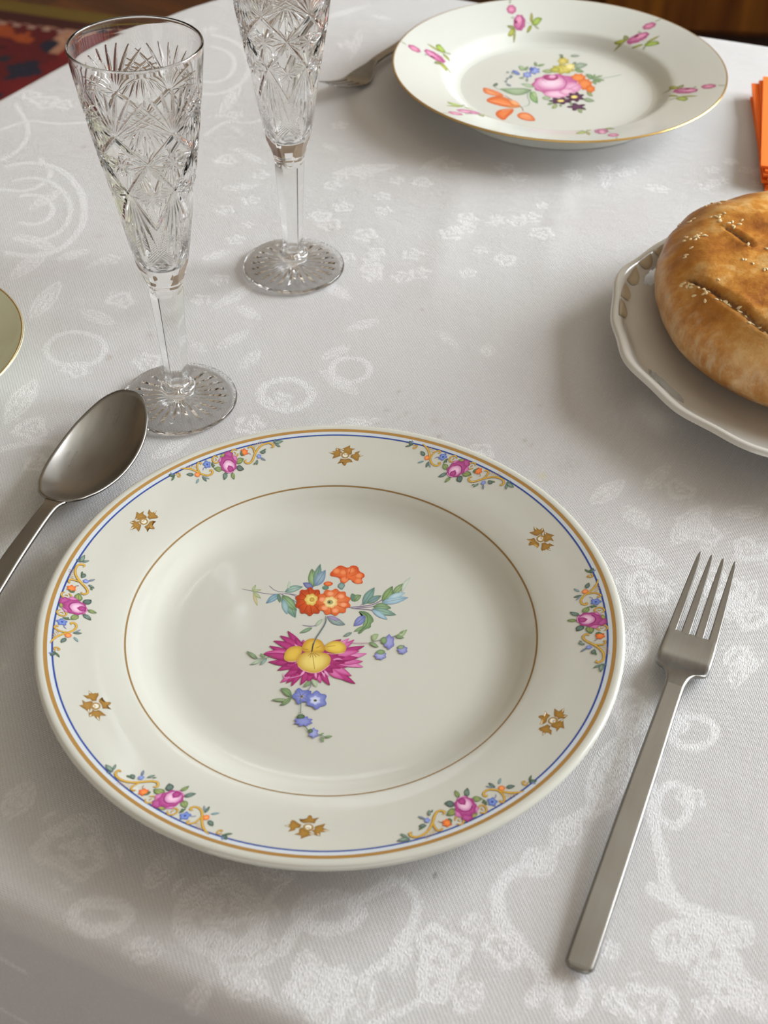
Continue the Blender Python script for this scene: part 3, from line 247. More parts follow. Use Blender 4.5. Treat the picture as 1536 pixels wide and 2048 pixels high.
ART_GARLAND=[('B',[-7702,8557,-7751,8612,-7795,8639,-7837,8651,-7876,8648,-7913,8632,-7949,8605,-7983,8570,-8015,8527,-7970,8491,-7925,8464,-7883,8445,-7841,8436,-7802,8441,-7766,8459,-7732,8494],'2c4038','5c7468'),
('B',[-7723,8509,-7760,8493,-7786,8467,-7807,8435,-7822,8398,-7832,8356,-7839,8310,-7842,8261,-7843,8209,-7814,8231,-7787,8257,-7764,8286,-7745,8319,-7730,8356,-7720,8400,-7717,8449],'3c5040','5f7a55'),
('B',[-7794,8597,-7813,8631,-7833,8654,-7854,8670,-7875,8679,-7896,8683,-7918,8683,-7941,8679,-7963,8672,-7943,8645,-7923,8623,-7903,8604,-7882,8589,-7861,8580,-7840,8577,-7818,8581],'5068a0','8090b8'),
('S',[-7214,9048,-7148,9231],20,'b88c40'),
('S',[-7117,9074,-7051,9257],20,'b88c40'),
('S',[-7027,9088,-6961,9271],20,'b88c40'),
('S',[-6938,9077,-6871,9261],20,'b88c40'),
('S',[-6852,9091,-6785,9275],20,'b88c40'),
('S',[-7670,8557,-7611,8720,-7507,8680,-7478,8543,-7534,8482,-7591,8559],70,'8a5c18'),
('S',[-7670,8557,-7611,8720,-7507,8680,-7478,8543,-7534,8482,-7591,8559],35,'e2bc50'),
('S',[-7670,8557,-7611,8720,-7507,8680,-7478,8543,-7534,8482,-7591,8559],10,'c08828'),
('S',[-7505,8982,-7293,9046,-7012,9033,-6763,8948,-6509,8820,-6224,8765,-6020,8902,-6028,9083,-6125,9129,-6154,9032],95,'8a5c18'),
('S',[-7505,8982,-7293,9046,-7012,9033,-6763,8948,-6509,8820,-6224,8765,-6020,8902,-6028,9083,-6125,9129,-6154,9032],60,'e2bc50'),
('S',[-7505,8982,-7293,9046,-7012,9033,-6763,8948,-6509,8820,-6224,8765,-6020,8902,-6028,9083,-6125,9129,-6154,9032],18,'c08828'),
('S',[-6552,8843,-6729,9069,-6777,9342,-6698,9496,-6586,9425,-6629,9345],80,'8a5c18'),
('S',[-6552,8843,-6729,9069,-6777,9342,-6698,9496,-6586,9425,-6629,9345],45,'e2bc50'),
('S',[-6552,8843,-6729,9069,-6777,9342,-6698,9496,-6586,9425,-6629,9345],13,'c08828'),
('B',[-6857,8735,-6909,8786,-6957,8811,-7003,8821,-7046,8817,-7088,8801,-7127,8775,-7166,8740,-7203,8698,-7154,8665,-7106,8640,-7059,8623,-7015,8616,-6971,8622,-6931,8641,-6892,8675],'3c5040','6c8078'),
('B',[-6574,8759,-6583,8692,-6624,8643,-6686,8624,-6751,8641,-6803,8688,-6828,8754,-6819,8820,-6778,8869,-6716,8888,-6650,8872,-6598,8824],'d05818','f0a060'),
('B',[-6605,8542,-6642,8525,-6668,8497,-6687,8464,-6701,8425,-6709,8382,-6713,8334,-6714,8284,-6711,8230,-6682,8254,-6656,8282,-6633,8312,-6615,8347,-6602,8386,-6595,8430,-6594,8481],'5c7c84','88a4a8'),
('B',[-6477,8712,-6462,8642,-6439,8588,-6412,8544,-6381,8508,-6346,8480,-6309,8458,-6269,8442,-6227,8430,-6247,8489,-6270,8542,-6295,8591,-6323,8634,-6354,8669,-6390,8695,-6430,8712],'384c44','6c8078'),
('B',[-6414,8684,-6376,8651,-6338,8628,-6300,8612,-6261,8601,-6223,8595,-6184,8593,-6146,8595,-6107,8600,-6145,8625,-6183,8648,-6221,8667,-6259,8682,-6298,8692,-6336,8697,-6375,8696],'5c707c','8898a0'),
('S',[-6467,9044,-6468,9165,-6397,9246],25,'4858a0'),
('B',[-6176,9414,-6160,9375,-6137,9323,-6138,9272,-6174,9247,-6220,9250,-6255,9251,-6279,9225,-6310,9188,-6352,9179,-6386,9215,-6404,9270,-6418,9309,-6449,9332,-6491,9361,-6516,9408,-6502,9455,-6466,9486,-6440,9510,-6435,9550,-6430,9606,-6403,9643,-6360,9636,-6320,9600,-6290,9575,-6256,9577,-6210,9582,-6169,9558,-6156,9507,-6168,9454],'4860b0','8098d0'),
('B',[-6260,9413,-6263,9382,-6278,9360,-6301,9351,-6326,9359,-6346,9381,-6356,9411,-6353,9442,-6337,9464,-6314,9473,-6289,9465,-6269,9443],'384898','384898'),
('B',[-6112,9569,-6119,9508,-6115,9457,-6104,9410,-6087,9369,-6065,9331,-6039,9296,-6009,9265,-5976,9236,-5977,9289,-5981,9341,-5989,9390,-6001,9435,-6018,9477,-6041,9513,-6071,9545],'3c5040','5f7a55'),
('B',[-5932,9389,-5959,9425,-5985,9446,-6011,9458,-6036,9462,-6061,9458,-6086,9449,-6111,9434,-6135,9415,-6109,9390,-6083,9369,-6057,9352,-6031,9342,-6006,9339,-5981,9344,-5956,9359],'3c5040','5f7a55'),
('S',[-5785,9747,-5807,9611,-5890,9538,-5995,9562,-6074,9671,-6088,9815,-6032,9926,-5931,9951,-5833,9879],75,'8a5c18'),
('S',[-5785,9747,-5807,9611,-5890,9538,-5995,9562,-6074,9671,-6088,9815,-6032,9926,-5931,9951,-5833,9879],40,'e2bc50'),
('S',[-5785,9747,-5807,9611,-5890,9538,-5995,9562,-6074,9671,-6088,9815,-6032,9926,-5931,9951,-5833,9879],12,'c08828'),
('S',[-5977,9817,-5891,9757,-5921,9664],35,'b08030'),
('S',[-4916,10241,-4941,10096,-5030,10018,-5141,10043,-5223,10160,-5237,10313,-5176,10431,-5069,10459,-4966,10382],75,'8a5c18'),
('S',[-4916,10241,-4941,10096,-5030,10018,-5141,10043,-5223,10160,-5237,10313,-5176,10431,-5069,10459,-4966,10382],40,'e2bc50'),
('S',[-4916,10241,-4941,10096,-5030,10018,-5141,10043,-5223,10160,-5237,10313,-5176,10431,-5069,10459,-4966,10382],12,'c08828'),
('S',[-5116,10299,-5030,10239,-5062,10157],35,'b08030'),
('B',[-5748,9933,-5697,9921,-5654,9928,-5617,9946,-5584,9975,-5556,10013,-5531,10058,-5508,10110,-5488,10167,-5533,10166,-5576,10159,-5616,10146,-5652,10125,-5684,10095,-5712,10055,-5734,10004],'5c6c48','a8a458'),
('B',[-5572,9201,-5628,9284,-5681,9330,-5732,9354,-5783,9359,-5832,9346,-5881,9318,-5928,9280,-5975,9230,-5921,9172,-5868,9127,-5816,9092,-5764,9072,-5714,9069,-5665,9086,-5618,9125],'587048','98a868'),
('S',[-5572,9201,-5623,9204,-5673,9208,-5723,9212,-5774,9215,-5824,9219,-5875,9222,-5925,9226,-5975,9230],16,'3e4a48'),
('B',[-5382,9095,-5445,9065,-5482,9021,-5505,8969,-5515,8911,-5513,8846,-5501,8776,-5481,8702,-5454,8624,-5409,8664,-5371,8707,-5341,8755,-5321,8808,-5313,8867,-5317,8933,-5337,9008],'384c44','7c9488'),
('S',[-5382,9095,-5391,9036,-5400,8977,-5409,8918,-5418,8859,-5427,8800,-5436,8742,-5445,8683,-5454,8624],16,'3e4a48'),
('B',[-5122,9100,-5146,9023,-5150,8959,-5142,8903,-5125,8854,-5098,8811,-5064,8774,-5024,8741,-4978,8711,-4968,8779,-4964,8843,-4965,8903,-4975,8957,-4993,9006,-5022,9047,-5063,9080],'587048','98a868'),
('S',[-5122,9100,-5104,9052,-5086,9003,-5068,8954,-5050,8905,-5032,8857,-5014,8808,-4996,8760,-4978,8711],16,'3e4a48'),
('B',[-4954,9438,-4908,9338,-4860,9278,-4812,9243,-4764,9230,-4714,9237,-4665,9259,-4615,9294,-4565,9342,-4612,9414,-4659,9473,-4707,9520,-4755,9551,-4804,9562,-4854,9551,-4903,9515],'2c4038','6c8078'),
('S',[-4954,9438,-4906,9426,-4857,9414,-4808,9402,-4759,9390,-4711,9378,-4662,9366,-4613,9354,-4565,9342],16,'3e4a48'),
('B',[-4997,9683,-4917,9628,-4852,9614,-4796,9625,-4749,9658,-4708,9710,-4674,9779,-4644,9860,-4619,9955,-4689,9981,-4754,9995,-4815,9995,-4869,9980,-4916,9945,-4955,9887,-4984,9805],'4c6444','98a45c'),
('S',[-4997,9683,-4950,9716,-4903,9750,-4856,9784,-4809,9819,-4761,9853,-4714,9887,-4667,9921,-4619,9955],16,'3e4a48'),
('B',[-5169,10080,-5155,10043,-5135,9997,-5136,9951,-5168,9922,-5212,9913,-5247,9903,-5269,9875,-5295,9836,-5333,9817,-5374,9835,-5407,9872,-5435,9900,-5471,9908,-5518,9916,-5555,9943,-5565,9988,-5553,10035,-5547,10073,-5561,10110,-5581,10157,-5581,10203,-5549,10231,-5505,10241,-5470,10251,-5447,10280,-5422,10319,-5384,10337,-5342,10320,-5309,10283,-5281,10255,-5244,10246,-5198,10238,-5161,10211,-5151,10165,-5163,10118],'8c2868','b85c98'),
('B',[-5550,9702,-5541,9664,-5530,9618,-5533,9573,-5556,9547,-5587,9542,-5612,9537,-5632,9517,-5656,9493,-5686,9490,-5713,9518,-5730,9562,-5744,9597,-5766,9623,-5792,9654,-5808,9697,-5801,9741,-5781,9773,-5765,9800,-5758,9836,-5750,9880,-5730,9910,-5699,9908,-5669,9884,-5645,9865,-5619,9861,-5587,9857,-5559,9833,-5547,9788,-5549,9741],'b45c98','d090b8'),
('B',[-4945,9899,-4936,9863,-4925,9819,-4929,9776,-4953,9752,-4983,9747,-5008,9742,-5029,9723,-5054,9700,-5084,9697,-5110,9724,-5127,9765,-5140,9799,-5162,9824,-5188,9853,-5203,9894,-5196,9935,-5175,9966,-5159,9991,-5151,10026,-5143,10067,-5122,10096,-5091,10094,-5062,10072,-5038,10053,-5012,10050,-4980,10046,-4952,10023,-4940,9980,-4943,9936],'b45c98','cc80b0'),
('B',[-4960,9561,-4945,9504,-4922,9441,-4918,9377,-4943,9327,-4984,9291,-5017,9256,-5033,9204,-5045,9142,-5074,9094,-5121,9080,-5173,9089,-5218,9091,-5257,9068,-5299,9035,-5347,9026,-5393,9054,-5432,9103,-5469,9142,-5514,9158,-5566,9170,-5611,9203,-5636,9261,-5643,9328,-5655,9385,-5684,9433,-5722,9485,-5744,9545,-5735,9606,-5708,9659,-5688,9709,-5688,9767,-5694,9834,-5682,9894,-5643,9929,-5593,9943,-5552,9962,-5522,10002,-5493,10054,-5452,10085,-5402,10077,-5353,10045,-5309,10023,-5264,10027,-5213,10038,-5163,10026,-5125,9979,-5100,9916,-5075,9864,-5035,9830,-4987,9795,-4952,9745,-4944,9682,-4955,9618],'9c3478','bc5c98'),
('B',[-5017,9468,-5039,9303,-5130,9181,-5266,9134,-5410,9175,-5524,9293,-5578,9457,-5557,9622,-5467,9746,-5330,9793,-5185,9751,-5071,9632],'c47cac','ecc8dc'),
('S',[-5584,9518,-5492,9796,-5253,9831,-5055,9651],50,'8c2468'),
('B',[-5058,9308,-5071,9223,-5120,9160,-5194,9135,-5272,9157,-5333,9218,-5362,9302,-5350,9388,-5301,9451,-5227,9476,-5149,9454,-5087,9393],'8c2468','b04888'),
('S',[-5382,9095,-5217,9050,-5031,9193],40,'d090b8'),
('B',[-4497,10343,-4483,10314,-4459,10276,-4456,10237,-4485,10217,-4526,10216,-4554,10213,-4568,10187,-4585,10148,-4615,10129,-4648,10147,-4671,10185,-4690,10210,-4719,10212,-4760,10211,-4792,10231,-4796,10270,-4779,10308,-4770,10337,-4784,10365,-4809,10404,-4811,10443,-4783,10463,-4742,10464,-4713,10467,-4699,10493,-4682,10533,-4652,10552,-4619,10534,-4596,10495,-4577,10470,-4548,10468,-4507,10469,-4474,10449,-4470,10410,-4488,10371],'d04c10','f08c48'),
('S',[-4489,10311,-4386,10295,-4310,10209],25,'905848'),
('B',[-4656,10140,-4673,10186,-4691,10215,-4711,10235,-4732,10246,-4754,10249,-4777,10246,-4801,10237,-4826,10224,-4808,10189,-4789,10160,-4770,10136,-4750,10118,-4728,10108,-4706,10107,-4682,10115],'3c5040','5f7a55'),
('B',[-4802,10181,-4777,10200,-4761,10225,-4749,10253,-4742,10284,-4738,10318,-4737,10354,-4739,10392,-4743,10431,-4762,10408,-4778,10383,-4792,10356,-4803,10327,-4810,10296,-4813,10261,-4811,10224],'3c5040','5f7a55'),
('S',[-4140,10600,-4207,10813],20,'b88c40'),
('S',[-4072,10664,-4139,10877],20,'b88c40'),
('S',[-3997,10741,-4063,10955],20,'b88c40'),
('S',[-3914,10825,-3980,11039],20,'b88c40'),
('S',[-3825,10890,-3891,11104],20,'b88c40'),
('S',[-4495,9920,-4577,9845,-4518,9723,-4335,9695,-4193,9926,-4122,10288,-3970,10666,-3744,10891,-3486,10991,-3295,10900,-3264,10743,-3386,10741],95,'8a5c18'),
('S',[-4495,9920,-4577,9845,-4518,9723,-4335,9695,-4193,9926,-4122,10288,-3970,10666,-3744,10891,-3486,10991,-3295,10900,-3264,10743,-3386,10741],60,'e2bc50'),
('S',[-4495,9920,-4577,9845,-4518,9723,-4335,9695,-4193,9926,-4122,10288,-3970,10666,-3744,10891,-3486,10991,-3295,10900,-3264,10743,-3386,10741],18,'c08828'),
('S',[-4133,10319,-4186,10568,-4321,10722,-4438,10657,-4430,10563],80,'8a5c18'),
('S',[-4133,10319,-4186,10568,-4321,10722,-4438,10657,-4430,10563],45,'e2bc50'),
('S',[-4133,10319,-4186,10568,-4321,10722,-4438,10657,-4430,10563],13,'c08828'),
('B',[-3616,10454,-3659,10507,-3698,10533,-3735,10544,-3770,10540,-3804,10523,-3836,10496,-3867,10461,-3898,10417,-3857,10382,-3818,10356,-3780,10338,-3744,10331,-3709,10336,-3676,10356,-3644,10391],'3c5040','6c8078'),
('B',[-3773,10482,-3742,10475,-3715,10480,-3691,10491,-3669,10508,-3650,10531,-3632,10558,-3616,10589,-3601,10623,-3629,10622,-3656,10617,-3681,10609,-3704,10597,-3726,10579,-3745,10555,-3761,10524],'3c5040','5f7a55'),
('B',[-3830,10169,-3824,10145,-3816,10117,-3820,10089,-3839,10073,-3863,10069,-3883,10067,-3899,10054,-3919,10039,-3942,10037,-3962,10055,-3974,10081,-3984,10103,-4000,10119,-4020,10138,-4031,10165,-4025,10192,-4008,10212,-3994,10228,-3988,10251,-3981,10278,-3963,10296,-3940,10295,-3917,10281,-3899,10269,-3879,10267,-3854,10265,-3833,10249,-3824,10222,-3827,10193],'5868b4','90a0d4'),
('B',[-3843,10094,-3815,10048,-3784,10014,-3752,9989,-3719,9971,-3685,9959,-3650,9952,-3614,9949,-3578,9951,-3607,9988,-3638,10021,-3669,10050,-3702,10074,-3735,10092,-3769,10102,-3805,10105],'4c5c70','8090a0'),
('B',[-3995,9967,-4026,9932,-4043,9894,-4051,9854,-4051,9814,-4045,9772,-4033,9729,-4017,9685,-3996,9641,-3975,9678,-3958,9715,-3946,9754,-3939,9794,-3940,9835,-3947,9877,-3964,9921],'3c5040','7c9488'),
('B',[-4081,9793,-4101,9785,-4115,9772,-4124,9756,-4131,9737,-4133,9715,-4134,9691,-4132,9665,-4129,9638,-4113,9649,-4100,9662,-4088,9677,-4079,9694,-4073,9713,-4071,9736,-4073,9762],'3c5040','5f7a55'),
('B',[-3283,11008,-3215,10972,-3151,10960,-3090,10963,-3030,10977,-2973,11004,-2917,11039,-2862,11082,-2809,11132,-2874,11151,-2938,11163,-3000,11167,-3061,11163,-3121,11147,-3178,11118,-3232,11075],'3c5040','88a090'),
('B',[-3198,10972,-3173,10914,-3144,10873,-3113,10841,-3080,10818,-3045,10802,-3009,10792,-2971,10787,-2932,10788,-2960,10834,-2989,10875,-3019,10911,-3050,10942,-3084,10964,-3119,10979,-3157,10983],'3c5040','7c9488'),
('B',[-3285,11046,-3258,11052,-3240,11066,-3225,11086,-3216,11109,-3210,11137,-3207,11168,-3207,11202,-3209,11238,-3231,11227,-3250,11212,-3266,11195,-3279,11175,-3288,11151,-3293,11122,-3293,11088],'5068a0','5f7a55')]
ART_ROSETTE=[('B',[-789,-9965,-633,-9971,-529,-9928,-485,-9803,-429,-9785,-369,-9843,-328,-9950,-125,-9889,-232,-10023,-269,-10155,-455,-10117,-609,-10152,-725,-10096],'84602a','a67c36'),
('B',[-1245,-10284,-1052,-10208,-1053,-10027,-927,-10041,-792,-10163,-690,-10219,-732,-10358,-865,-10377,-888,-10467,-1108,-10546,-1032,-10412,-1050,-10347],'84602a','a67c36'),
('B',[-905,-10654,-754,-10578,-750,-10408,-669,-10341,-586,-10438,-420,-10517,-259,-10644,-411,-10695,-534,-10761,-676,-10841,-671,-10691],'84602a','a67c36'),
('B',[83,-10153,9,-10347,233,-10458,18,-10535,-60,-10528,-61,-10714,-244,-10660,-271,-10531,-351,-10483,-256,-10417,-261,-10302,-165,-10244],'84602a','a67c36'),
('B',[-288,-10332,-307,-10418,-369,-10482,-456,-10506,-545,-10484,-613,-10423,-641,-10337,-622,-10251,-561,-10187,-474,-10163,-384,-10185,-316,-10247],'9c7838','9c7838'),
('B',[-355,-10323,-367,-10377,-405,-10417,-459,-10433,-515,-10419,-558,-10380,-575,-10327,-563,-10272,-525,-10232,-471,-10217,-415,-10231,-372,-10270],'dad8c8','dedcd0'),
('S',[-567,-10405,-513,-10347,-443,-10338,-419,-10403,-451,-10452],28,'a8823c'),
('B',[14,-10461,40,-10473,65,-10478,89,-10481,114,-10481,139,-10478,163,-10473,187,-10467,212,-10459,187,-10451,162,-10445,137,-10441,112,-10439,88,-10440,63,-10443,39,-10450],'d8d4bc','dcd8c4'),
('B',[-163,-10594,-158,-10614,-151,-10631,-141,-10645,-130,-10657,-118,-10667,-104,-10676,-89,-10683,-74,-10690,-80,-10672,-88,-10656,-96,-10641,-106,-10627,-117,-10615,-130,-10605,-145,-10598],'d8d4bc','dcd8c4'),
('B',[-1024,-10084,-1023,-10069,-1025,-10059,-1029,-10050,-1035,-10044,-1042,-10040,-1050,-10037,-1059,-10035,-1069,-10035,-1068,-10047,-1066,-10057,-1063,-10067,-1059,-10075,-1053,-10081,-1045,-10085,-1036,-10086],'d8d4bc','dcd8c4'),
('B',[-416,-10598,-403,-10615,-388,-10628,-373,-10638,-357,-10645,-340,-10649,-322,-10652,-305,-10653,-286,-10653,-300,-10638,-315,-10626,-330,-10615,-345,-10606,-362,-10599,-379,-10595,-396,-10594],'d8d4bc','dcd8c4'),
('B',[-1196,-10284,-1179,-10295,-1163,-10301,-1147,-10304,-1131,-10304,-1115,-10301,-1099,-10296,-1084,-10290,-1068,-10282,-1085,-10274,-1101,-10268,-1117,-10264,-1133,-10262,-1149,-10262,-1165,-10265,-1180,-10272],'d8d4bc','dcd8c4')]
ART_BOUQUET2=[('B',[-1725,-289,-2011,-88,-2309,-18,-2611,2,-2917,-6,-3223,-29,-3529,-58,-3836,-93,-4145,-154,-3870,-536,-3591,-847,-3307,-1071,-3014,-1184,-2712,-1169,-2397,-1021,-2070,-743],'6c8864','a4b898'),
('S',[-1725,-289,-2040,-416,-2353,-521,-2662,-586,-2966,-598,-3265,-552,-3560,-454,-3853,-315,-4145,-154],16,'3e4a48'),
('S',[-4005,-355,-4370,-109,-4533,403],50,'5f7a55'),
('B',[-4172,709,-4246,785,-4311,801,-4371,781,-4427,728,-4478,648,-4527,543,-4573,421,-4616,280,-4548,246,-4483,231,-4421,234,-4362,260,-4307,315,-4256,402,-4210,525],'405848','6c8068'),
('B',[-1536,197,-1629,429,-1737,584,-1854,693,-1977,760,-2108,791,-2244,792,-2384,769,-2528,722,-2423,543,-2314,389,-2202,259,-2084,159,-1960,96,-1829,73,-1689,97],'7c9878','b0c0a4'),
('B',[-1934,-551,-2017,-977,-2037,-1318,-2019,-1607,-1968,-1852,-1888,-2058,-1785,-2231,-1662,-2379,-1521,-2501,-1481,-2142,-1461,-1807,-1459,-1495,-1482,-1213,-1535,-970,-1622,-770,-1747,-619],'5c8850','98b880'),
('S',[-1934,-551,-1882,-798,-1830,-1044,-1778,-1289,-1726,-1534,-1674,-1777,-1623,-2019,-1572,-2261,-1521,-2501],16,'3e4a48'),
('B',[-1738,-460,-1791,-703,-1806,-901,-1800,-1073,-1774,-1221,-1732,-1348,-1675,-1457,-1607,-1554,-1527,-1637,-1500,-1428,-1485,-1232,-1480,-1048,-1490,-882,-1517,-735,-1564,-611,-1633,-514],'86a070','a8c090'),
('S',[-2054,-640,-2218,-1321,-2060,-2235,-2217,-2850,-2673,-2995],60,'7c9484'),
('S',[-3828,-1199,-3215,-2185,-2679,-3077,-2651,-3727],70,'8c6c40'),
('B',[-5349,86,-4755,-206,-4105,-784,-3800,-1366,-4366,-1383,-5028,-1098,-5314,-768],'cc5a28','eca070'),
('B',[-5264,-2078,-4822,-1480,-4059,-1290,-3493,-1860,-2848,-2835,-3207,-3206,-3940,-3063,-4806,-2595],'cc5a28','e88850'),
('S',[-4916,-381,-4200,-1125],50,'b44418'),
('S',[-5002,-2070,-4123,-2377,-3269,-3011],50,'f0b890'),
('S',[-4680,-1643,-3868,-1871,-2960,-2839],40,'b44c1c'),
('B',[-4665,-4107,-4413,-3566,-3883,-3356,-3251,-3305,-3406,-3991,-3731,-4482,-4108,-5255,-4536,-4696],'cc5a28','e4824c'),
('B',[-3172,-4338,-2884,-3895,-2367,-3881,-2004,-4433,-1843,-5192,-2391,-5208,-2954,-4906],'cc5a28','eca070'),
('S',[-4199,-3690,-3444,-3425],50,'f0b890'),
('S',[-2776,-4455,-2077,-4914],40,'c05020'),
('S',[-4035,-4650,-3459,-3669],40,'b44c1c'),
('B',[-2811,-2834,-2858,-2561,-2928,-2363,-3011,-2210,-3105,-2097,-3211,-2019,-3325,-1971,-3446,-1947,-3573,-1946,-3509,-2168,-3438,-2367,-3361,-2541,-3276,-2686,-3180,-2794,-3073,-2863,-2953,-2886],'e08850','f0b080'),
('B',[-2748,-2997,-2889,-2884,-3033,-2826,-3180,-2800,-3329,-2803,-3480,-2831,-3632,-2881,-3784,-2947,-3938,-3030,-3794,-3105,-3649,-3162,-3504,-3204,-3357,-3224,-3208,-3218,-3057,-3184,-2905,-3117],'b86830','d89058'),
('B',[777,5504,794,5363,822,5272,857,5211,898,5176,945,5165,996,5173,1050,5196,1109,5235,1084,5341,1056,5431,1025,5507,988,5563,947,5596,899,5601,844,5578],'3c5040','5f7a55'),
('B',[71,2883,-15,3085,-111,3197,-212,3254,-319,3262,-430,3227,-544,3156,-661,3057,-781,2929,-687,2790,-591,2680,-492,2598,-390,2552,-284,2548,-173,2593,-56,2692],'6c8050','a4b080'),
('B',[1577,3959,1655,3929,1719,3950,1774,4002,1822,4083,1863,4187,1898,4313,1929,4454,1956,4612,1887,4606,1823,4584,1763,4546,1709,4488,1662,4405,1623,4294,1592,4152],'5c6c54','88987c'),
('B',[1598,3777,1735,3552,1877,3454,2023,3432,2171,3479,2323,3586,2477,3744,2633,3940,2792,4178,2651,4316,2508,4414,2364,4472,2216,4480,2066,4426,1914,4304,1758,4104],'6c806c','a0b09c'),
('S',[1598,3777,1747,3827,1896,3877,2045,3927,2194,3977,2343,4028,2492,4078,2642,4128,2792,4178],16,'3e4a48'),
('B',[1587,5678,1670,5558,1758,5495,1849,5466,1943,5468,2040,5496,2140,5547,2241,5615,2344,5701,2258,5782,2170,5844,2080,5890,1988,5913,1893,5908,1795,5873,1694,5804],'5c6c60','98a898'),
('B',[1670,3326,1718,3094,1783,2942,1859,2838,1945,2776,2039,2751,2141,2758,2248,2788,2360,2843,2301,3018,2236,3170,2165,3297,2087,3394,2000,3453,1903,3469,1796,3437],'5f7a55','86a070'),
('B',[1113,5701,1076,5790,1035,5845,989,5881,941,5899,891,5902,838,5891,784,5871,729,5840,769,5774,811,5719,855,5674,900,5642,948,5626,999,5627,1054,5648],'3c5040','5f7a55'),
('B',[1543,3323,1590,3239,1682,3132,1698,3019,1591,2945,1434,2917,1329,2882,1303,2784,1291,2639,1223,2535,1098,2536,971,2606,874,2639,787,2571,678,2457,558,2410,473,2484,434,2619,390,2704,283,2699,126,2667,10,2699,3,2813,71,2950,100,3048,22,3108,-109,3175,-168,3272,-92,3372,52,3448,141,3513,129,3611,85,3746,112,3863,236,3902,389,3880,497,3881,557,3971,622,4111,723,4194,836,4152,925,4041,1000,3977,1105,4016,1248,4096,1375,4105,1424,4002,1407,3855,1414,3756,1513,3726,1667,3707,1760,3639,1721,3523,1607,3410],'98923c','d4c468'),
('B',[1338,4741,1356,4661,1390,4559,1382,4455,1316,4390,1230,4372,1167,4347,1131,4269,1090,4156,1027,4087,957,4111,903,4192,858,4242,795,4224,711,4185,639,4203,618,4297,636,4417,642,4504,600,4560,534,4624,508,4716,551,4810,629,4879,682,4938,692,5027,695,5147,734,5245,810,5267,888,5232,949,5217,1004,5272,1074,5357,1150,5387,1200,5320,1220,5207,1242,5129,1300,5108,1384,5094,1438,5033,1425,4928,1371,4823],'a8983c','d8c870'),
('B',[559,3203,569,3130,586,3041,569,2951,509,2895,435,2877,376,2857,330,2801,276,2726,209,2689,148,2722,108,2794,72,2848,16,2865,-55,2879,-106,2931,-107,3020,-73,3111,-51,3185,-61,3258,-79,3347,-62,3438,-2,3494,73,3512,132,3532,178,3589,232,3665,299,3702,361,3669,402,3596,438,3541,493,3525,565,3511,616,3458,616,3368,582,3277],'88903c','c0b858'),
('B',[1708,3781,1716,3697,1731,3594,1712,3490,1650,3426,1575,3405,1516,3383,1469,3318,1413,3232,1345,3190,1285,3229,1245,3312,1211,3374,1155,3393,1084,3409,1034,3470,1035,3573,1071,3677,1095,3762,1087,3847,1071,3950,1089,4054,1151,4119,1227,4140,1287,4163,1334,4228,1390,4315,1459,4358,1519,4319,1559,4235,1594,4172,1649,4152,1721,4136,1771,4074,1769,3971,1733,3866],'d0c068','ece0a0'),
('S',[642,4022,871,3122],40,'7c7c30'),
('S',[1043,4954,1306,4409],40,'807020'),
('B',[2310,1827,2330,1739,2371,1630,2366,1518,2293,1444,2194,1412,2122,1375,2086,1285,2051,1158,1986,1071,1902,1078,1826,1144,1763,1180,1692,1140,1601,1069,1516,1058,1469,1141,1459,1266,1442,1355,1377,1388,1283,1414,1225,1485,1243,1597,1307,1709,1345,1799,1324,1887,1282,1996,1286,2108,1359,2184,1459,2216,1531,2253,1567,2345,1602,2474,1667,2563,1752,2556,1829,2489,1893,2451,1965,2493,2056,2565,2143,2577,2190,2492,2199,2364,2216,2274,2281,2240,2375,2214,2433,2142,2414,2029,2349,1917],'cc6020','ec9050'),
('B',[2659,786,2678,689,2720,569,2719,444,2652,360,2558,323,2492,278,2466,172,2444,21,2393,-88,2316,-92,2241,-27,2181,3,2121,-64,2046,-175,1970,-218,1919,-141,1897,-4,1870,86,1804,90,1711,70,1644,112,1642,236,1683,381,1703,490,1662,564,1593,645,1566,754,1615,866,1701,953,1758,1029,1761,1139,1749,1285,1777,1411,1854,1459,1944,1444,2012,1452,2058,1546,2110,1689,2179,1772,2248,1732,2300,1621,2346,1556,2414,1590,2505,1662,2582,1663,2610,1553,2599,1399,2602,1292,2659,1250,2746,1218,2795,1136,2769,1009,2700,885],'c85c24','e88c50'),
('B',[2815,14,2822,-71,2840,-176,2827,-283,2774,-352,2707,-378,2656,-408,2622,-486,2582,-594,2529,-660,2473,-640,2431,-566,2394,-518,2343,-531,2276,-561,2222,-538,2206,-444,2219,-326,2224,-235,2195,-173,2150,-102,2136,-6,2171,92,2231,166,2274,231,2289,322,2300,442,2337,539,2398,566,2459,539,2508,529,2556,580,2615,658,2676,683,2716,618,2731,510,2749,432,2794,404,2856,381,2894,315,2883,207,2842,100],'c85820','e08040'),
('B',[2974,1723,2968,1999,2932,2191,2879,2334,2811,2432,2729,2490,2636,2515,2534,2514,2423,2487,2451,2268,2488,2076,2533,1910,2589,1778,2658,1685,2742,1636,2844,1638],'50744c','80a078'),
('B',[2891,1668,2968,1734,3025,1821,3068,1920,3100,2031,3123,2152,3137,2282,3144,2418,3145,2562,3082,2480,3026,2392,2976,2298,2935,2195,2903,2083,2884,1960,2877,1824],'5f7a55','86a070'),
('B',[2930,1669,2945,1453,2981,1308,3029,1205,3089,1140,3158,1108,3236,1102,3319,1119,3410,1157,3381,1322,3345,1467,3303,1590,3252,1686,3191,1748,3119,1773,3035,1756],'5f7a55','86a070'),
('S',[2891,1668,3839,1872,4658,2250,5095,2530],60,'6c8470'),
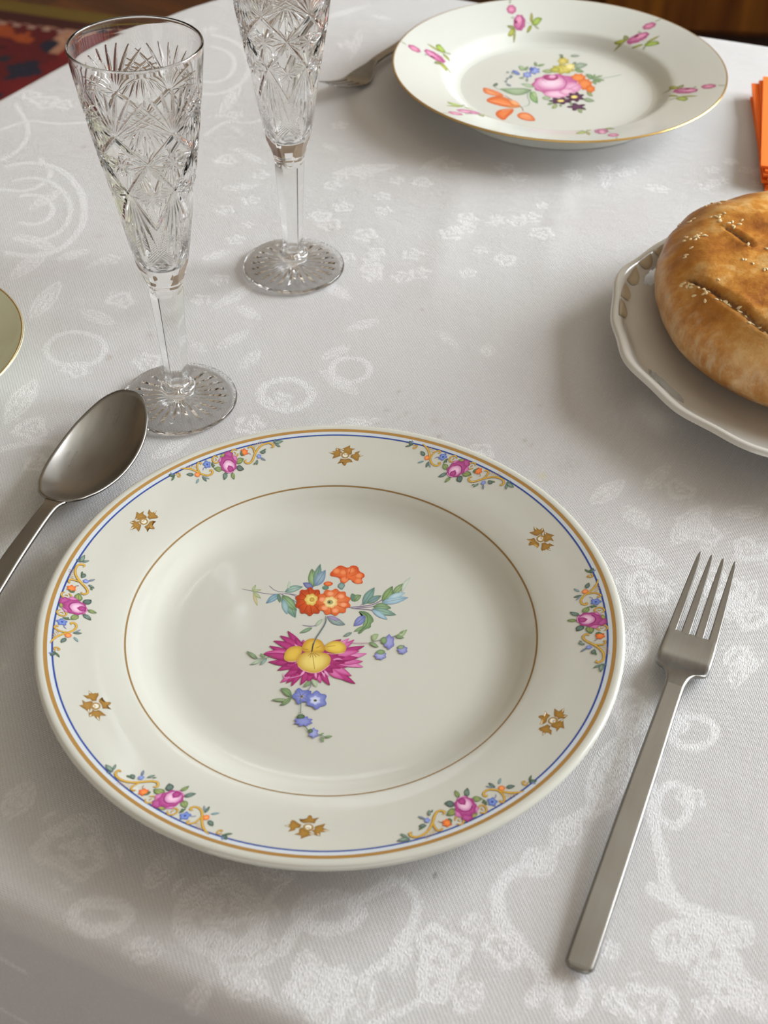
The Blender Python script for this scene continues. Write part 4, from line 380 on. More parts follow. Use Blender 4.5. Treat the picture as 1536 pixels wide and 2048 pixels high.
('B',[3033,1901,3115,1854,3197,1850,3279,1873,3362,1918,3444,1985,3527,2068,3610,2165,3693,2275,3611,2292,3528,2295,3446,2285,3363,2258,3281,2210,3198,2139,3115,2042],'5f7a55','86a070'),
('B',[2997,1583,3076,1462,3162,1391,3252,1349,3347,1333,3444,1340,3545,1366,3648,1408,3753,1464,3669,1551,3583,1622,3495,1678,3404,1715,3309,1728,3210,1716,3107,1674],'5f7a55','86a070'),
('B',[2871,1491,2828,1312,2813,1170,2815,1051,2833,953,2863,872,2905,807,2955,752,3014,710,3038,862,3053,1002,3059,1131,3054,1246,3036,1343,3002,1420,2951,1475],'5f7a55','86a070'),
('B',[2195,-517,2188,-736,2206,-893,2239,-1014,2286,-1103,2344,-1163,2413,-1200,2488,-1218,2572,-1217,2562,-1042,2544,-886,2518,-747,2483,-632,2435,-546,2373,-492,2297,-474],'6c7c50','98a478'),
('B',[1547,754,1567,599,1613,430,1599,258,1491,113,1338,1,1216,-112,1149,-263,1095,-440,994,-587,835,-658,658,-675,504,-710,374,-810,238,-941,83,-1018,-78,-995,-224,-913,-363,-860,-517,-879,-692,-922,-855,-907,-968,-797,-1039,-642,-1119,-517,-1250,-448,-1410,-391,-1530,-286,-1561,-123,-1533,58,-1529,217,-1595,353,-1691,496,-1730,658,-1666,824,-1548,974,-1460,1117,-1439,1278,-1438,1463,-1381,1633,-1242,1749,-1069,1818,-923,1898,-820,2033,-721,2200,-586,2323,-415,2349,-243,2314,-87,2303,65,2368,231,2464,402,2498,548,2425,662,2295,777,2198,929,2171,1108,2164,1257,2098,1330,1951,1350,1769,1387,1617,1488,1507,1621,1401,1701,1259,1680,1085,1599,911],'b4568c','cc80ac'),
('B',[1896,245,1757,-205,1474,-538,1120,-667,790,-558,571,-240,521,205,655,658,940,998,1297,1130,1631,1018,1850,693],'c878a4','e4b0cc'),
('B',[909,-894,753,-1202,387,-1434,-92,-1529,-555,-1461,-882,-1249,-983,-948,-831,-638,-464,-403,18,-307,486,-376,812,-591],'d088b0','ecc4d8'),
('B',[1368,-456,1258,-748,1015,-966,705,-1052,410,-983,208,-778,153,-491,261,-197,504,23,816,110,1114,41,1316,-167],'cc80ac','e8bcd2'),
('B',[-212,529,-342,94,-620,-228,-972,-353,-1305,-248,-1531,60,-1590,489,-1464,927,-1186,1255,-830,1383,-493,1275,-267,962],'c878a4','dca0c0'),
('B',[898,961,689,382,231,-47,-353,-215,-911,-80,-1297,325,-1406,894,-1206,1477,-747,1917,-153,2091,414,1951,798,1536],'cc86b0','f0d0e0'),
('S',[-1367,409,-965,-267,-219,-416,573,-51],70,'b4568c'),
('S',[615,2042,918,1171,665,123,237,-403],80,'a84480'),
('S',[-793,1824,-907,1380,-551,1041],60,'b45890'),
('B',[356,1822,255,1555,29,1356,-262,1277,-541,1339,-734,1526,-789,1789,-690,2057,-464,2259,-170,2339,110,2276,303,2086],'8c2c60','b85088'),
('B',[178,1994,130,1851,25,1745,-110,1703,-238,1737,-325,1838,-348,1979,-301,2122,-195,2229,-60,2271,68,2237,156,2135],'d898bc','e0a8c8'),
('S',[321,2211,737,1692,654,815],60,'c070a0'),
('S',[861,-214,1463,491,1779,587],50,'b4568c'),
('B',[-390,-2353,-453,-2281,-515,-2257,-576,-2262,-637,-2294,-697,-2349,-756,-2423,-816,-2511,-874,-2615,-812,-2653,-750,-2676,-689,-2685,-628,-2674,-567,-2640,-507,-2580,-448,-2491],'5f7a55','86a070'),
('B',[-113,-2593,-204,-2526,-280,-2527,-347,-2569,-406,-2647,-457,-2758,-502,-2894,-542,-3052,-578,-3230,-497,-3249,-422,-3247,-351,-3225,-286,-3176,-228,-3095,-179,-2978,-138,-2820],'7c8c58','a4b080'),
('B',[37,-2589,13,-2701,8,-2779,13,-2839,27,-2880,50,-2906,80,-2919,115,-2922,155,-2914,166,-2826,172,-2748,172,-2679,165,-2624,150,-2584,125,-2561,90,-2559],'5f7a55','86a070'),
('B',[1809,-1675,1879,-1886,1963,-2016,2057,-2099,2158,-2139,2266,-2142,2380,-2114,2498,-2062,2622,-1986,2542,-1831,2458,-1701,2369,-1595,2274,-1520,2172,-1483,2061,-1489,1942,-1542],'6c8060','98a888'),
('B',[1323,-3127,1273,-3325,1257,-3475,1261,-3597,1283,-3692,1321,-3765,1371,-3820,1432,-3860,1503,-3885,1529,-3721,1545,-3572,1551,-3438,1544,-3321,1520,-3227,1479,-3159,1418,-3119],'708058','98a878'),
('B',[1554,-3039,1568,-3170,1594,-3258,1627,-3321,1667,-3362,1713,-3383,1764,-3387,1818,-3378,1877,-3356,1855,-3255,1829,-3166,1799,-3091,1764,-3032,1723,-2993,1676,-2977,1621,-2987],'5f7a55','86a070'),
('B',[-512,-1608,-570,-1416,-638,-1309,-712,-1253,-791,-1243,-875,-1273,-962,-1337,-1052,-1426,-1144,-1542,-1079,-1674,-1010,-1780,-939,-1859,-864,-1905,-785,-1911,-701,-1872,-611,-1783],'7c9470','a8b898'),
('B',[1008,-2561,997,-2454,977,-2388,951,-2345,921,-2325,886,-2323,848,-2337,806,-2364,762,-2403,780,-2482,800,-2548,823,-2602,850,-2640,880,-2659,916,-2656,957,-2629],'5f7a55','86a070'),
('B',[750,-1989,815,-2053,934,-2145,951,-2243,814,-2294,623,-2292,501,-2300,461,-2379,417,-2505,311,-2583,176,-2548,75,-2447,0,-2389,-115,-2423,-288,-2490,-437,-2489,-470,-2394,-406,-2270,-377,-2190,-481,-2154,-654,-2110,-735,-2031,-640,-1947,-458,-1893,-347,-1851,-362,-1771,-405,-1649,-355,-1551,-204,-1541,-40,-1599,69,-1628,156,-1564,277,-1455,420,-1412,513,-1485,533,-1611,559,-1689,681,-1690,874,-1677,1002,-1721,966,-1822,828,-1921],'3c1c38','5c3858'),
('B',[1744,-1342,1791,-1433,1879,-1564,1885,-1701,1773,-1772,1622,-1765,1525,-1774,1487,-1884,1444,-2060,1354,-2167,1250,-2116,1177,-1973,1121,-1890,1028,-1937,886,-2027,768,-2023,748,-1890,807,-1717,835,-1604,755,-1553,620,-1488,561,-1376,642,-1259,791,-1186,881,-1129,875,-1017,849,-844,895,-706,1016,-695,1142,-780,1228,-822,1301,-734,1405,-582,1522,-524,1591,-628,1598,-807,1613,-917,1709,-920,1864,-905,1962,-970,1927,-1110,1810,-1248],'3c1c38','583054'),
('B',[1605,-2906,1679,-2989,1803,-3133,1795,-3285,1624,-3330,1429,-3265,1316,-3225,1240,-3323,1107,-3488,940,-3545,858,-3422,891,-3230,912,-3118,791,-3096,583,-3054,488,-2938,606,-2815,824,-2761,950,-2732,951,-2619,956,-2426,1065,-2295,1222,-2344,1323,-2505,1380,-2600,1502,-2553,1714,-2475,1877,-2512,1853,-2665,1697,-2818],'442040','5c3858'),
('B',[420,-1998,376,-2099,276,-2175,146,-2206,22,-2182,-65,-2112,-90,-2013,-47,-1912,53,-1836,183,-1805,309,-1828,395,-1899],'d8c050','ecdc90'),
('B',[1444,-1350,1399,-1478,1301,-1572,1177,-1610,1060,-1579,981,-1490,961,-1364,1006,-1237,1103,-1142,1228,-1104,1345,-1135,1424,-1225],'d8c050','ecdc90'),
('B',[-1028,2976,-1001,2889,-951,2765,-958,2637,-1038,2576,-1138,2588,-1205,2587,-1245,2497,-1298,2356,-1375,2286,-1441,2352,-1472,2491,-1498,2578,-1566,2575,-1668,2557,-1739,2614,-1726,2742,-1657,2870,-1616,2958,-1644,3045,-1694,3170,-1688,3299,-1608,3361,-1507,3349,-1440,3349,-1400,3440,-1346,3583,-1269,3656,-1202,3588,-1171,3447,-1145,3358,-1077,3362,-974,3379,-903,3322,-917,3193,-987,3065],'5c6cb0','98a8d8'),
('B',[-1678,2241,-1655,2169,-1614,2066,-1619,1959,-1685,1908,-1768,1918,-1823,1917,-1855,1843,-1899,1725,-1962,1666,-2016,1722,-2043,1837,-2064,1910,-2120,1907,-2204,1893,-2263,1940,-2252,2047,-2196,2153,-2162,2227,-2185,2299,-2227,2403,-2222,2510,-2156,2562,-2073,2552,-2018,2552,-1985,2628,-1942,2747,-1878,2807,-1823,2750,-1797,2633,-1775,2559,-1720,2562,-1635,2577,-1576,2529,-1588,2422,-1644,2315],'5c6cb0','98a8d8'),
('B',[-2463,2218,-2482,2460,-2523,2635,-2576,2771,-2642,2872,-2718,2941,-2803,2984,-2894,3006,-2992,3007,-2957,2811,-2915,2635,-2867,2480,-2811,2352,-2744,2255,-2666,2194,-2575,2173],'5464a8','8090c8'),
('B',[-1389,3235,-1388,3166,-1385,3083,-1402,3002,-1438,2955,-1479,2946,-1513,2938,-1544,2902,-1582,2857,-1622,2852,-1648,2903,-1659,2981,-1667,3045,-1689,3092,-1715,3148,-1723,3225,-1703,3304,-1668,3362,-1640,3410,-1622,3475,-1600,3555,-1565,3609,-1526,3606,-1494,3563,-1468,3528,-1435,3522,-1396,3515,-1366,3470,-1362,3389,-1377,3305],'4858a4','5c6cb0'),
('B',[-2056,3035,-2049,3290,-2070,3468,-2107,3600,-2158,3691,-2223,3746,-2299,3770,-2382,3771,-2475,3747,-2462,3545,-2441,3367,-2411,3214,-2371,3090,-2318,3004,-2251,2958,-2167,2958],'7c9870','a4b890'),
('B',[-2056,3035,-1978,3009,-1917,3032,-1866,3085,-1824,3164,-1789,3266,-1761,3388,-1738,3525,-1721,3678,-1787,3670,-1849,3646,-1905,3607,-1954,3549,-1996,3467,-2028,3359,-2051,3222],'5f7a55','86a070'),
('B',[-1105,3751,-1054,3913,-1032,4044,-1028,4157,-1039,4253,-1064,4335,-1101,4405,-1147,4466,-1202,4517,-1233,4376,-1254,4245,-1267,4123,-1268,4013,-1255,3919,-1226,3840,-1180,3781],'5f7a55','86a070'),
('B',[-1063,3789,-986,3718,-909,3697,-833,3706,-756,3741,-680,3800,-604,3878,-528,3972,-451,4081,-528,4117,-605,4138,-682,4143,-758,4129,-835,4092,-911,4027,-987,3933],'5f7a55','86a070'),
('B',[-2043,1611,-2087,1486,-2106,1387,-2110,1303,-2102,1232,-2081,1174,-2051,1126,-2014,1085,-1968,1052,-1941,1158,-1922,1257,-1911,1348,-1909,1429,-1919,1499,-1942,1554,-1980,1595],'6c806c','98a898'),
('B',[-2191,1695,-2233,1780,-2278,1825,-2324,1847,-2373,1846,-2422,1827,-2473,1791,-2524,1744,-2577,1683,-2532,1626,-2487,1581,-2442,1549,-2395,1532,-2346,1535,-2297,1558,-2245,1606],'5f7a55','86a070'),
('B',[-3093,2645,-3083,2547,-3066,2488,-3045,2453,-3021,2439,-2994,2444,-2964,2465,-2932,2498,-2898,2544,-2913,2615,-2929,2673,-2948,2720,-2970,2750,-2994,2762,-3022,2752,-3054,2719],'5c7078','8898a4'),
('B',[-3441,2671,-3430,2572,-3413,2513,-3392,2478,-3368,2465,-3341,2470,-3311,2491,-3279,2524,-3245,2569,-3260,2640,-3277,2699,-3296,2745,-3318,2776,-3342,2788,-3370,2778,-3402,2744],'5c7078','8898a4'),
('B',[-3205,2107,-3208,1995,-3200,1917,-3184,1860,-3162,1820,-3134,1796,-3101,1785,-3064,1784,-3024,1794,-3029,1882,-3037,1959,-3050,2027,-3067,2081,-3090,2120,-3119,2140,-3156,2141],'5c7078','8898a4'),
('B',[-3547,1567,-3536,1469,-3519,1412,-3499,1377,-3474,1364,-3447,1369,-3418,1390,-3386,1422,-3353,1467,-3368,1537,-3385,1594,-3404,1640,-3425,1670,-3449,1682,-3477,1672,-3509,1639],'5c7078','8898a4'),
('B',[-3302,1786,-3292,1688,-3275,1630,-3254,1595,-3230,1582,-3203,1587,-3173,1608,-3142,1640,-3108,1685,-3123,1755,-3140,1813,-3159,1859,-3180,1889,-3204,1901,-3232,1891,-3264,1858],'5c7078','8898a4'),
('B',[-3689,1124,-3678,1027,-3661,970,-3641,936,-3617,922,-3590,928,-3560,948,-3529,980,-3495,1025,-3510,1094,-3527,1151,-3546,1196,-3567,1226,-3592,1238,-3619,1228,-3651,1196],'5c7078','8898a4'),
('B',[-3567,605,-3557,509,-3540,452,-3519,418,-3495,405,-3468,410,-3439,430,-3408,462,-3375,506,-3389,575,-3406,632,-3425,677,-3446,706,-3470,718,-3498,709,-3529,676],'5c7078','8898a4'),
('B',[-3425,436,-3414,340,-3398,283,-3377,250,-3353,236,-3327,242,-3297,262,-3266,294,-3233,338,-3247,406,-3264,463,-3283,507,-3304,537,-3328,548,-3356,539,-3387,507],'5c7078','8898a4'),
('S',[-2522,2483,-3077,2289,-3431,1570,-3605,604],30,'6c806c')]
ART_SPRIG=[('B',[-1215,8902,-1094,8759,-977,8720,-863,8742,-751,8820,-640,8947,-532,9116,-424,9316,-317,9550,-435,9622,-553,9661,-669,9668,-784,9633,-896,9550,-1006,9410,-1113,9208],'6c7c30','a8c060'),
('S',[-1215,8902,-1103,8983,-991,9064,-879,9145,-767,9226,-655,9307,-542,9388,-430,9469,-317,9550],16,'5c6428'),
('B',[-1207,9005,-1128,9166,-1082,9322,-1055,9476,-1045,9628,-1051,9778,-1070,9926,-1099,10073,-1138,10219,-1195,10059,-1241,9901,-1277,9745,-1301,9591,-1308,9440,-1299,9291,-1269,9146],'7c7c38','a0a058'),
('B',[-1173,8733,-1256,8749,-1328,8713,-1392,8647,-1449,8552,-1501,8434,-1548,8295,-1591,8141,-1630,7971,-1555,7990,-1484,8026,-1417,8078,-1354,8149,-1297,8246,-1247,8370,-1204,8525],'70762c','98a048'),
('B',[-1034,8737,-999,8619,-956,8534,-909,8469,-858,8422,-804,8389,-747,8370,-688,8361,-627,8361,-667,8456,-709,8540,-754,8615,-801,8676,-852,8723,-908,8751,-967,8761],'8c9070','a0a488'),
('S',[-1733,9023,-1541,8995,-1352,8932],35,'98a098'),
('B',[-2478,8249,-2549,8394,-2626,8482,-2708,8536,-2792,8561,-2880,8558,-2971,8533,-3063,8491,-3157,8431,-3081,8326,-3003,8238,-2924,8168,-2842,8120,-2757,8098,-2669,8107,-2577,8149],'686c38','909468'),
('B',[-2483,8181,-2581,8244,-2671,8237,-2756,8189,-2836,8103,-2911,7985,-2983,7840,-3053,7673,-3119,7486,-3027,7472,-2937,7479,-2851,7507,-2768,7562,-2688,7651,-2614,7776,-2544,7943],'787c30','a8ac50'),
('B',[-2538,8179,-2605,8054,-2647,7927,-2673,7797,-2686,7667,-2686,7535,-2677,7401,-2660,7268,-2635,7133,-2586,7258,-2544,7385,-2511,7512,-2487,7641,-2476,7772,-2478,7905,-2495,8040],'6c7030','909450'),
('B',[-2832,10972,-2778,11022,-2742,11085,-2717,11157,-2702,11237,-2695,11324,-2695,11416,-2701,11513,-2713,11615,-2754,11555,-2790,11491,-2820,11423,-2843,11349,-2858,11268,-2863,11180,-2856,11083],'8c9078','a8ac98'),
('B',[-2508,9480,-2545,9527,-2583,9548,-2622,9552,-2661,9543,-2700,9521,-2739,9489,-2779,9450,-2819,9401,-2781,9373,-2743,9353,-2705,9341,-2666,9339,-2627,9350,-2588,9374,-2548,9414],'8c9880','a4ac98'),
('B',[-2347,10390,-2346,10315,-2345,10233,-2363,10153,-2404,10089,-2457,10044,-2506,10002,-2548,9947,-2593,9888,-2648,9850,-2706,9850,-2760,9875,-2810,9898,-2863,9905,-2921,9912,-2973,9944,-3004,10008,-3019,10085,-3033,10155,-3058,10219,-3085,10287,-3094,10366,-3075,10446,-3039,10517,-3007,10583,-2984,10655,-2959,10734,-2919,10800,-2864,10836,-2804,10847,-2749,10858,-2696,10885,-2638,10914,-2579,10917,-2529,10882,-2491,10825,-2455,10772,-2412,10733,-2364,10690,-2331,10628,-2324,10548,-2336,10466],'a04c74','cc80a0'),
('B',[-2504,10385,-2544,10244,-2632,10139,-2747,10098,-2857,10132,-2932,10231,-2954,10371,-2915,10512,-2826,10618,-2711,10659,-2601,10625,-2525,10525],'c87c9c','d890ac'),
('B',[-1696,8956,-1696,8841,-1692,8717,-1710,8594,-1756,8494,-1816,8421,-1869,8351,-1912,8258,-1956,8153,-2013,8077,-2078,8058,-2141,8079,-2199,8093,-2260,8075,-2326,8050,-2389,8065,-2435,8138,-2466,8240,-2496,8331,-2539,8398,-2589,8468,-2622,8565,-2622,8688,-2602,8813,-2586,8927,-2587,9042,-2591,9166,-2574,9291,-2528,9392,-2469,9466,-2416,9538,-2373,9632,-2328,9739,-2271,9817,-2205,9836,-2141,9815,-2082,9800,-2021,9819,-1954,9844,-1890,9829,-1843,9755,-1813,9650,-1783,9558,-1740,9489,-1690,9419,-1658,9320,-1658,9196,-1679,9070],'a04878','c878a0'),
('B',[-1868,9156,-1924,8880,-2038,8676,-2179,8598,-2309,8667,-2395,8865,-2414,9139,-2359,9416,-2245,9622,-2103,9701,-1971,9631,-1885,9431],'cc80a4','e098b8'),
('B',[-2285,8992,-2311,8895,-2368,8823,-2442,8795,-2512,8818,-2561,8887,-2574,8983,-2548,9080,-2490,9152,-2416,9180,-2346,9156,-2298,9087],'6c2048','8c3860'),
('S',[-1940,9637,-1867,9087,-2022,8467,-2262,8188],80,'8c3868')]
DAMASK=[('R',[-114,261],17),
('R',[-57,234],19),
('S',[-41,233,-42,225,-48,220,-55,218,-63,220,-69,225,-72,232,-71,240,-66,246,-58,248,-50,246,-44,240,-41,233],3),
('S',[-89,233,-90,230,-93,228,-98,227,-104,227,-108,230,-110,232,-109,235,-106,238,-100,238,-95,238,-91,236,-89,233],4),
('L',[-85,243,-76,260],9),
('L',[-136,290,-142,272],12),
('S',[-7,235,-9,232,-13,229,-18,228,-24,229,-28,232,-29,235,-28,238,-24,241,-19,242,-13,241,-9,239,-7,235],5),
('S',[-34,220,-28,232,-21,240,-7,240,4,248],4),
('L',[-27,221,-19,197],14),
('L',[-75,220,-90,220],9),
('L',[-35,224,-48,215],12),
('R',[-20,204],14),
('L',[-37,204,-55,213],12),
('S',[-6,210,8,221,15,240,8,248],3),
('R',[22,221],12),
('S',[24,212,24,208,22,204,19,203,17,204,15,207,15,212,16,217,17,220,20,221,22,220,24,217,24,212],4),
('L',[36,235,31,227],10),
('S',[42,243,43,231,50,222,59,211,52,203],5),
('R',[44,222],9),
('L',[35,210,26,198],10),
('S',[71,206,70,202,67,199,65,198,62,199,61,201,60,205,61,209,64,212,66,214,69,212,70,210,71,206],4),
('L',[82,199,76,209],9),
('R',[92,201],12),
('S',[115,226,114,223,110,221,105,221,101,221,98,223,98,226,99,229,103,231,107,232,112,231,115,229,115,226],4),
('R',[104,224],8),
('L',[124,236,130,223],12),
('S',[99,246,107,240,118,232,124,219,125,204],5),
('L',[125,213,129,198],16),
('R',[118,212],11),
('L',[83,226,79,218],7),
('L',[108,206,112,197],9),
('S',[135,317,133,313,129,310,125,309,120,310,117,313,117,317,119,321,123,324,127,325,132,324,135,321,135,317],3),
('S',[105,294,103,275,105,262,104,244,115,236,131,232],4),
('S',[119,282,117,277,114,274,111,272,108,274,106,277,106,282,108,287,111,291,114,292,117,291,119,287,119,282],3),
('L',[115,315,125,328],10),
('L',[108,296,106,313],8),
('L',[100,318,80,275],16),
('L',[96,313,111,333],12),
('R',[118,396],13),
('L',[129,412,107,421],13),
('L',[105,352,115,378],13),
('S',[108,328,107,323,104,319,101,318,98,319,96,323,96,328,97,333,100,337,104,338,106,337,108,333,108,328],3),
('L',[65,262,52,251],13),
('S',[80,280,70,273,63,258,48,253,42,243],4),
('L',[76,275,64,264],12),
('R',[152,400],12),
('R',[162,382],11),
('R',[149,435],12),
('R',[170,422],10),
('R',[144,463],9),
('R',[153,356],9),
('L',[134,425,157,453],13),
('L',[126,435,114,452],10),
('L',[151,378,169,403],11),
('L',[145,339,158,361],8),
('L',[183,450,163,446],9),
('L',[99,452,118,470],10),
('L',[127,463,142,482],8),
('S',[-39,535,-41,528,-46,523,-52,521,-59,523,-65,527,-67,534,-66,541,-61,546,-54,548,-47,547,-42,542,-39,535],4),
('R',[-56,530],7),
('L',[-36,557,-14,535],9),
('L',[-20,580,-36,566],8),
('L',[-85,489,-107,466],10),
('R',[-70,509],8),
('L',[-54,505,-73,493],8),
('L',[-99,497,-117,481],9),
('S',[-9,557,-10,552,-14,548,-19,546,-25,547,-29,551,-30,557,-29,563,-25,567,-20,568,-14,567,-10,563,-9,557],3),
('L',[-101,612,-75,644],9),
('R',[-181,503],11),
('R',[-168,554],9),
('S',[-155,573,-156,564,-160,558,-168,556,-177,558,-184,564,-188,572,-187,580,-182,587,-174,589,-166,587,-158,581,-155,573],3),
('L',[-188,545,-195,507],13),
('L',[-153,596,-176,611],10),
('R',[-154,621],10),
('L',[-202,600,-193,641],12),
('L',[-222,641,-208,674],12),
('L',[-136,508,-151,532],8),
('S',[-193,487,-175,495,-158,488,-148,504],4),
('R',[-10,667],5.326876621357705),
('R',[91,719],6.946975451610583),
('R',[68,714],5.687202006304888),
('R',[-17,774],7.45376118479588),
('R',[22,763],8.019748124805115),
('R',[-3,726],5.684319730934591),
('R',[48,705],6.89971678649995),
('R',[-4,744],5.51435282309515),
('R',[5,765],5.16245144480507),
('R',[-17,782],5.318222185519803),
('R',[57,680],4.5917323697563255),
('R',[43,787],6.561890447621574),
('R',[48,654],5.536390385644423),
('R',[71,669],8.19099845578268),
('R',[-43,718],8.425874950424042),
('R',[15,674],6.685825991889911),
('R',[69,718],4.616446254690871),
('R',[-32,769],5.504980446762191),
('R',[96,700],7.766640810461448),
('R',[39,698],7.7476095647216425),
('R',[81,774],5.944193673855237),
('R',[-37,708],7.684570883424017),
('R',[-37,757],5.961911071648659),
('R',[-7,676],5.908379743065474),
('R',[50,717],6.833998974880226),
('R',[-25,670],5.884112607023809),
('R',[-29,730],6.541419189356992),
('R',[99,735],4.549477646401431),
('R',[86,772],6.41335617594714),
('R',[81,715],6.2864313116892525),
('R',[78,785],6.790474595231197),
('L',[-39,772,8,786],12),
('L',[21,780,42,801],8),
('L',[-21,624,-40,645],9),
('R',[-9,657],9),
('R',[-14,696],8),
('S',[-255,777,-242,783,-226,779,-212,766,-200,746,-193,722,-191,700,-196,681,-204,670,-217,666,-231,670],4),
('S',[-246,758,-237,762,-226,760,-216,751,-207,738,-202,722,-201,707,-204,694,-211,686,-220,683,-230,686],3),
('S',[-237,738,-232,740,-226,739,-220,735,-216,729,-213,722,-213,715,-215,708,-219,704,-224,703,-230,705],3),
('L',[-228,721,-213,747],10),
('S',[-252,746,-232,743,-221,767,-235,787],3),
('S',[-140,994,-125,986,-112,966,-106,940,-108,915,-116,896,-129,888,-144,892],4),
('S',[-139,972,-129,967,-121,955,-118,940,-119,924,-124,913,-132,908,-141,911],3),
('R',[-249,873],13),
('R',[-262,884],9),
('R',[-235,869],9),
('S',[-271,829,-254,845,-235,838,-214,842],3),
('S',[-261,786,-251,801,-250,830,-269,868],3),
('L',[-278,876,-267,909],9),
('L',[-121,856,-111,905],9),
('S',[-128,826,-116,849,-98,842,-85,857],3),
('R',[-110,790],9),
('L',[-230,691,-202,674],10),
('L',[-181,675,-200,663],9),
('L',[-57,1026,-17,1059],9),
('L',[-31,951,-24,1008],8),
('R',[-35,979],7),
('R',[-104,724],6),
('R',[-89,737],6),
('R',[-94,689],6),
('R',[-85,770],6),
('R',[-108,622],6),
('R',[-99,644],6),
('R',[-35,843],6),
('R',[-239,1001],6),
('R',[-193,1012],6),
('R',[-144,1004],6),
('R',[-167,664],6),
('L',[-110,750,-84,757],8),
('L',[-102,805,-83,784],8),
('L',[-113,665,-96,677],8),
('L',[-94,574,-77,593],8),
('L',[-72,603,-87,618],8),
('L',[-79,556,-70,574],8),
('L',[-23,594,-4,605],8),
('L',[-28,510,-3,515],8),
('R',[180,758],5),
('R',[232,797],5),
('R',[157,779],5),
('R',[218,785],5),
('R',[174,760],5),
('R',[247,783],5),
('R',[241,786],5),
('R',[144,775],5),
('R',[209,762],5),
('R',[246,768],5),
('R',[222,770],5),
('R',[215,767],5),
('R',[250,784],5),
('R',[145,787],5),
('R',[161,782],5),
('R',[233,797],5)]
STAINS=[(-208.4,806.1,1.71,0.8,0),
(-219.6,814.5,2.41,0.25,0),
(-179.1,691.2,2.47,0.25,0),
(-151.4,565.2,1.91,0.7,0),
(-132.0,586.2,2.51,0.35,0),
(6.9,538.3,1.06,0.8,0),
(1.1,523.7,1.31,0.6,0),
(10.8,520.6,1.04,0.6,0),
(27.6,502.2,1.28,0.7,0),
(26.3,514.3,2.07,0.2,0),
(78.0,472.4,1.97,0.45,1),
(71.3,499.9,1.02,0.8,0),
(74.1,496.0,1.27,0.5,0),
(92.4,481.0,7.48,0.22,0),
(20.4,250.3,0.4,3,2),
(-9.3,690.6,1.24,0.5,0),
(20.4,615.2,1.15,0.4,0),
(81.3,528.7,0.79,0.6,0),
(-35.5,651.6,0.89,0.6,0),
(-93.7,616.7,0.86,0.7,0),
(-36.0,701.8,6.87,0.25,0),
(-143.8,572.7,5.51,0.12,0),
(45.7,495.5,2.53,0.25,0),
(97.3,434.4,6.13,0.12,0)]

# ------------------------------------------------------------------ helpers
def lin(h):
    if not isinstance(h, str): return tuple(h)
    o = []
    for i in (0, 2, 4):
        c = int(h[i:i+2], 16)/255
        o.append(c/12.92 if c <= .04045 else ((c+.055)/1.055)**2.4)
    return tuple(o)
class MB:
    def __init__(s): s.v=[]; s.f=[]; s.m=[]; s.c=[]; s.sm=[]
    def add(s, vs, fs, mat=0, col=None, smooth=True):
        n=len(s.v); s.v += [tuple(p) for p in vs]; s.f += [tuple(i+n for i in f) for f in fs]
        s.m += [mat]*len(fs); s.sm += [smooth]*len(fs)
        if col is None: s.c += [(1,1,1,1)]*len(vs)
        elif isinstance(col, list): s.c += [tuple(c)+(1,) for c in col]
        else: s.c += [tuple(col)+(1,)]*len(vs)
    def build(s, name, mats, parent=None, tint=False):
        me=bpy.data.meshes.new(name); me.from_pydata(s.v, [], s.f)
        for m in (mats if isinstance(mats,(list,tuple)) else [mats]): me.materials.append(m)
        me.polygons.foreach_set('material_index', s.m); me.polygons.foreach_set('use_smooth', s.sm)
        if tint:
            a=me.color_attributes.new('tint','FLOAT_COLOR','POINT'); a.data.foreach_set('color', [x for c in s.c for x in c])
        me.update()
        o=bpy.data.objects.new(name, me); COL.objects.link(o)
        if parent: o.parent=parent
        return o
def tag(o, label=None, cat=None, group=None, kind=None):
    if label: o['label']=label
    if cat: o['category']=cat
    if group: o['group']=group
    if kind: o['kind']=kind
    return o
def empty(name, loc, rz=0):
    o=bpy.data.objects.new(name,None); COL.objects.link(o); o.location=loc; o.rotation_euler=(0,0,rz); o.empty_display_size=.03; return o
def copy_tree(o, parent=None):
    c=o.copy(); COL.objects.link(c); c.parent=parent
    for ch in list(o.children): copy_tree(ch,c)
    return c
def lathe(prof, seg, closed_start=True, closed_end=True):
    vs=[];fs=[];rings=[]
    for r,z in prof:
        if r<1e-7: rings.append([len(vs)]); vs.append((0,0,z))
        else:
            rings.append(list(range(len(vs),len(vs)+seg)))
            vs += [(r*math.cos(2*PI*i/seg), r*math.sin(2*PI*i/seg), z) for i in range(seg)]
    for a,b in zip(rings,rings[1:]):
        for i in range(seg):
            j=(i+1)%seg
            if len(a)==1 and len(b)==1: continue
            if len(a)==1: fs.append((a[0],b[i],b[j]))
            elif len(b)==1: fs.append((a[i],b[0],a[j]))
            else: fs.append((a[i],b[i],b[j],a[j]))
    return vs,fs
def smooth_prof(p, n=6):
    out=[]
    for i in range(len(p)-1):
        p0=p[max(i-1,0)];p1=p[i];p2=p[i+1];p3=p[min(i+2,len(p)-1)]
        for k in range(n):
            t=k/n
            out.append(tuple(.5*((2*b)+(-a+c)*t+(2*a-5*b+4*c-d)*t*t+(-a+3*b-3*c+d)*t**3) for a,b,c,d in zip(p0,p1,p2,p3)))
    out.append(tuple(p[-1])); return out
def chaikin(pts, closed, it=2):
    for _ in range(it):
        q=[]; n=len(pts)
        rng=range(n) if closed else range(n-1)
        if not closed: q.append(pts[0])
        for i in rng:
            a=pts[i];b=pts[(i+1)%n]
            q.append((a[0]*.75+b[0]*.25,a[1]*.75+b[1]*.25)); q.append((a[0]*.25+b[0]*.75,a[1]*.25+b[1]*.75))
        if not closed: q.append(pts[-1])
        pts=q
    return pts
def mixc(a,b,t): return tuple(x*(1-t)+y*t for x,y in zip(a,b))
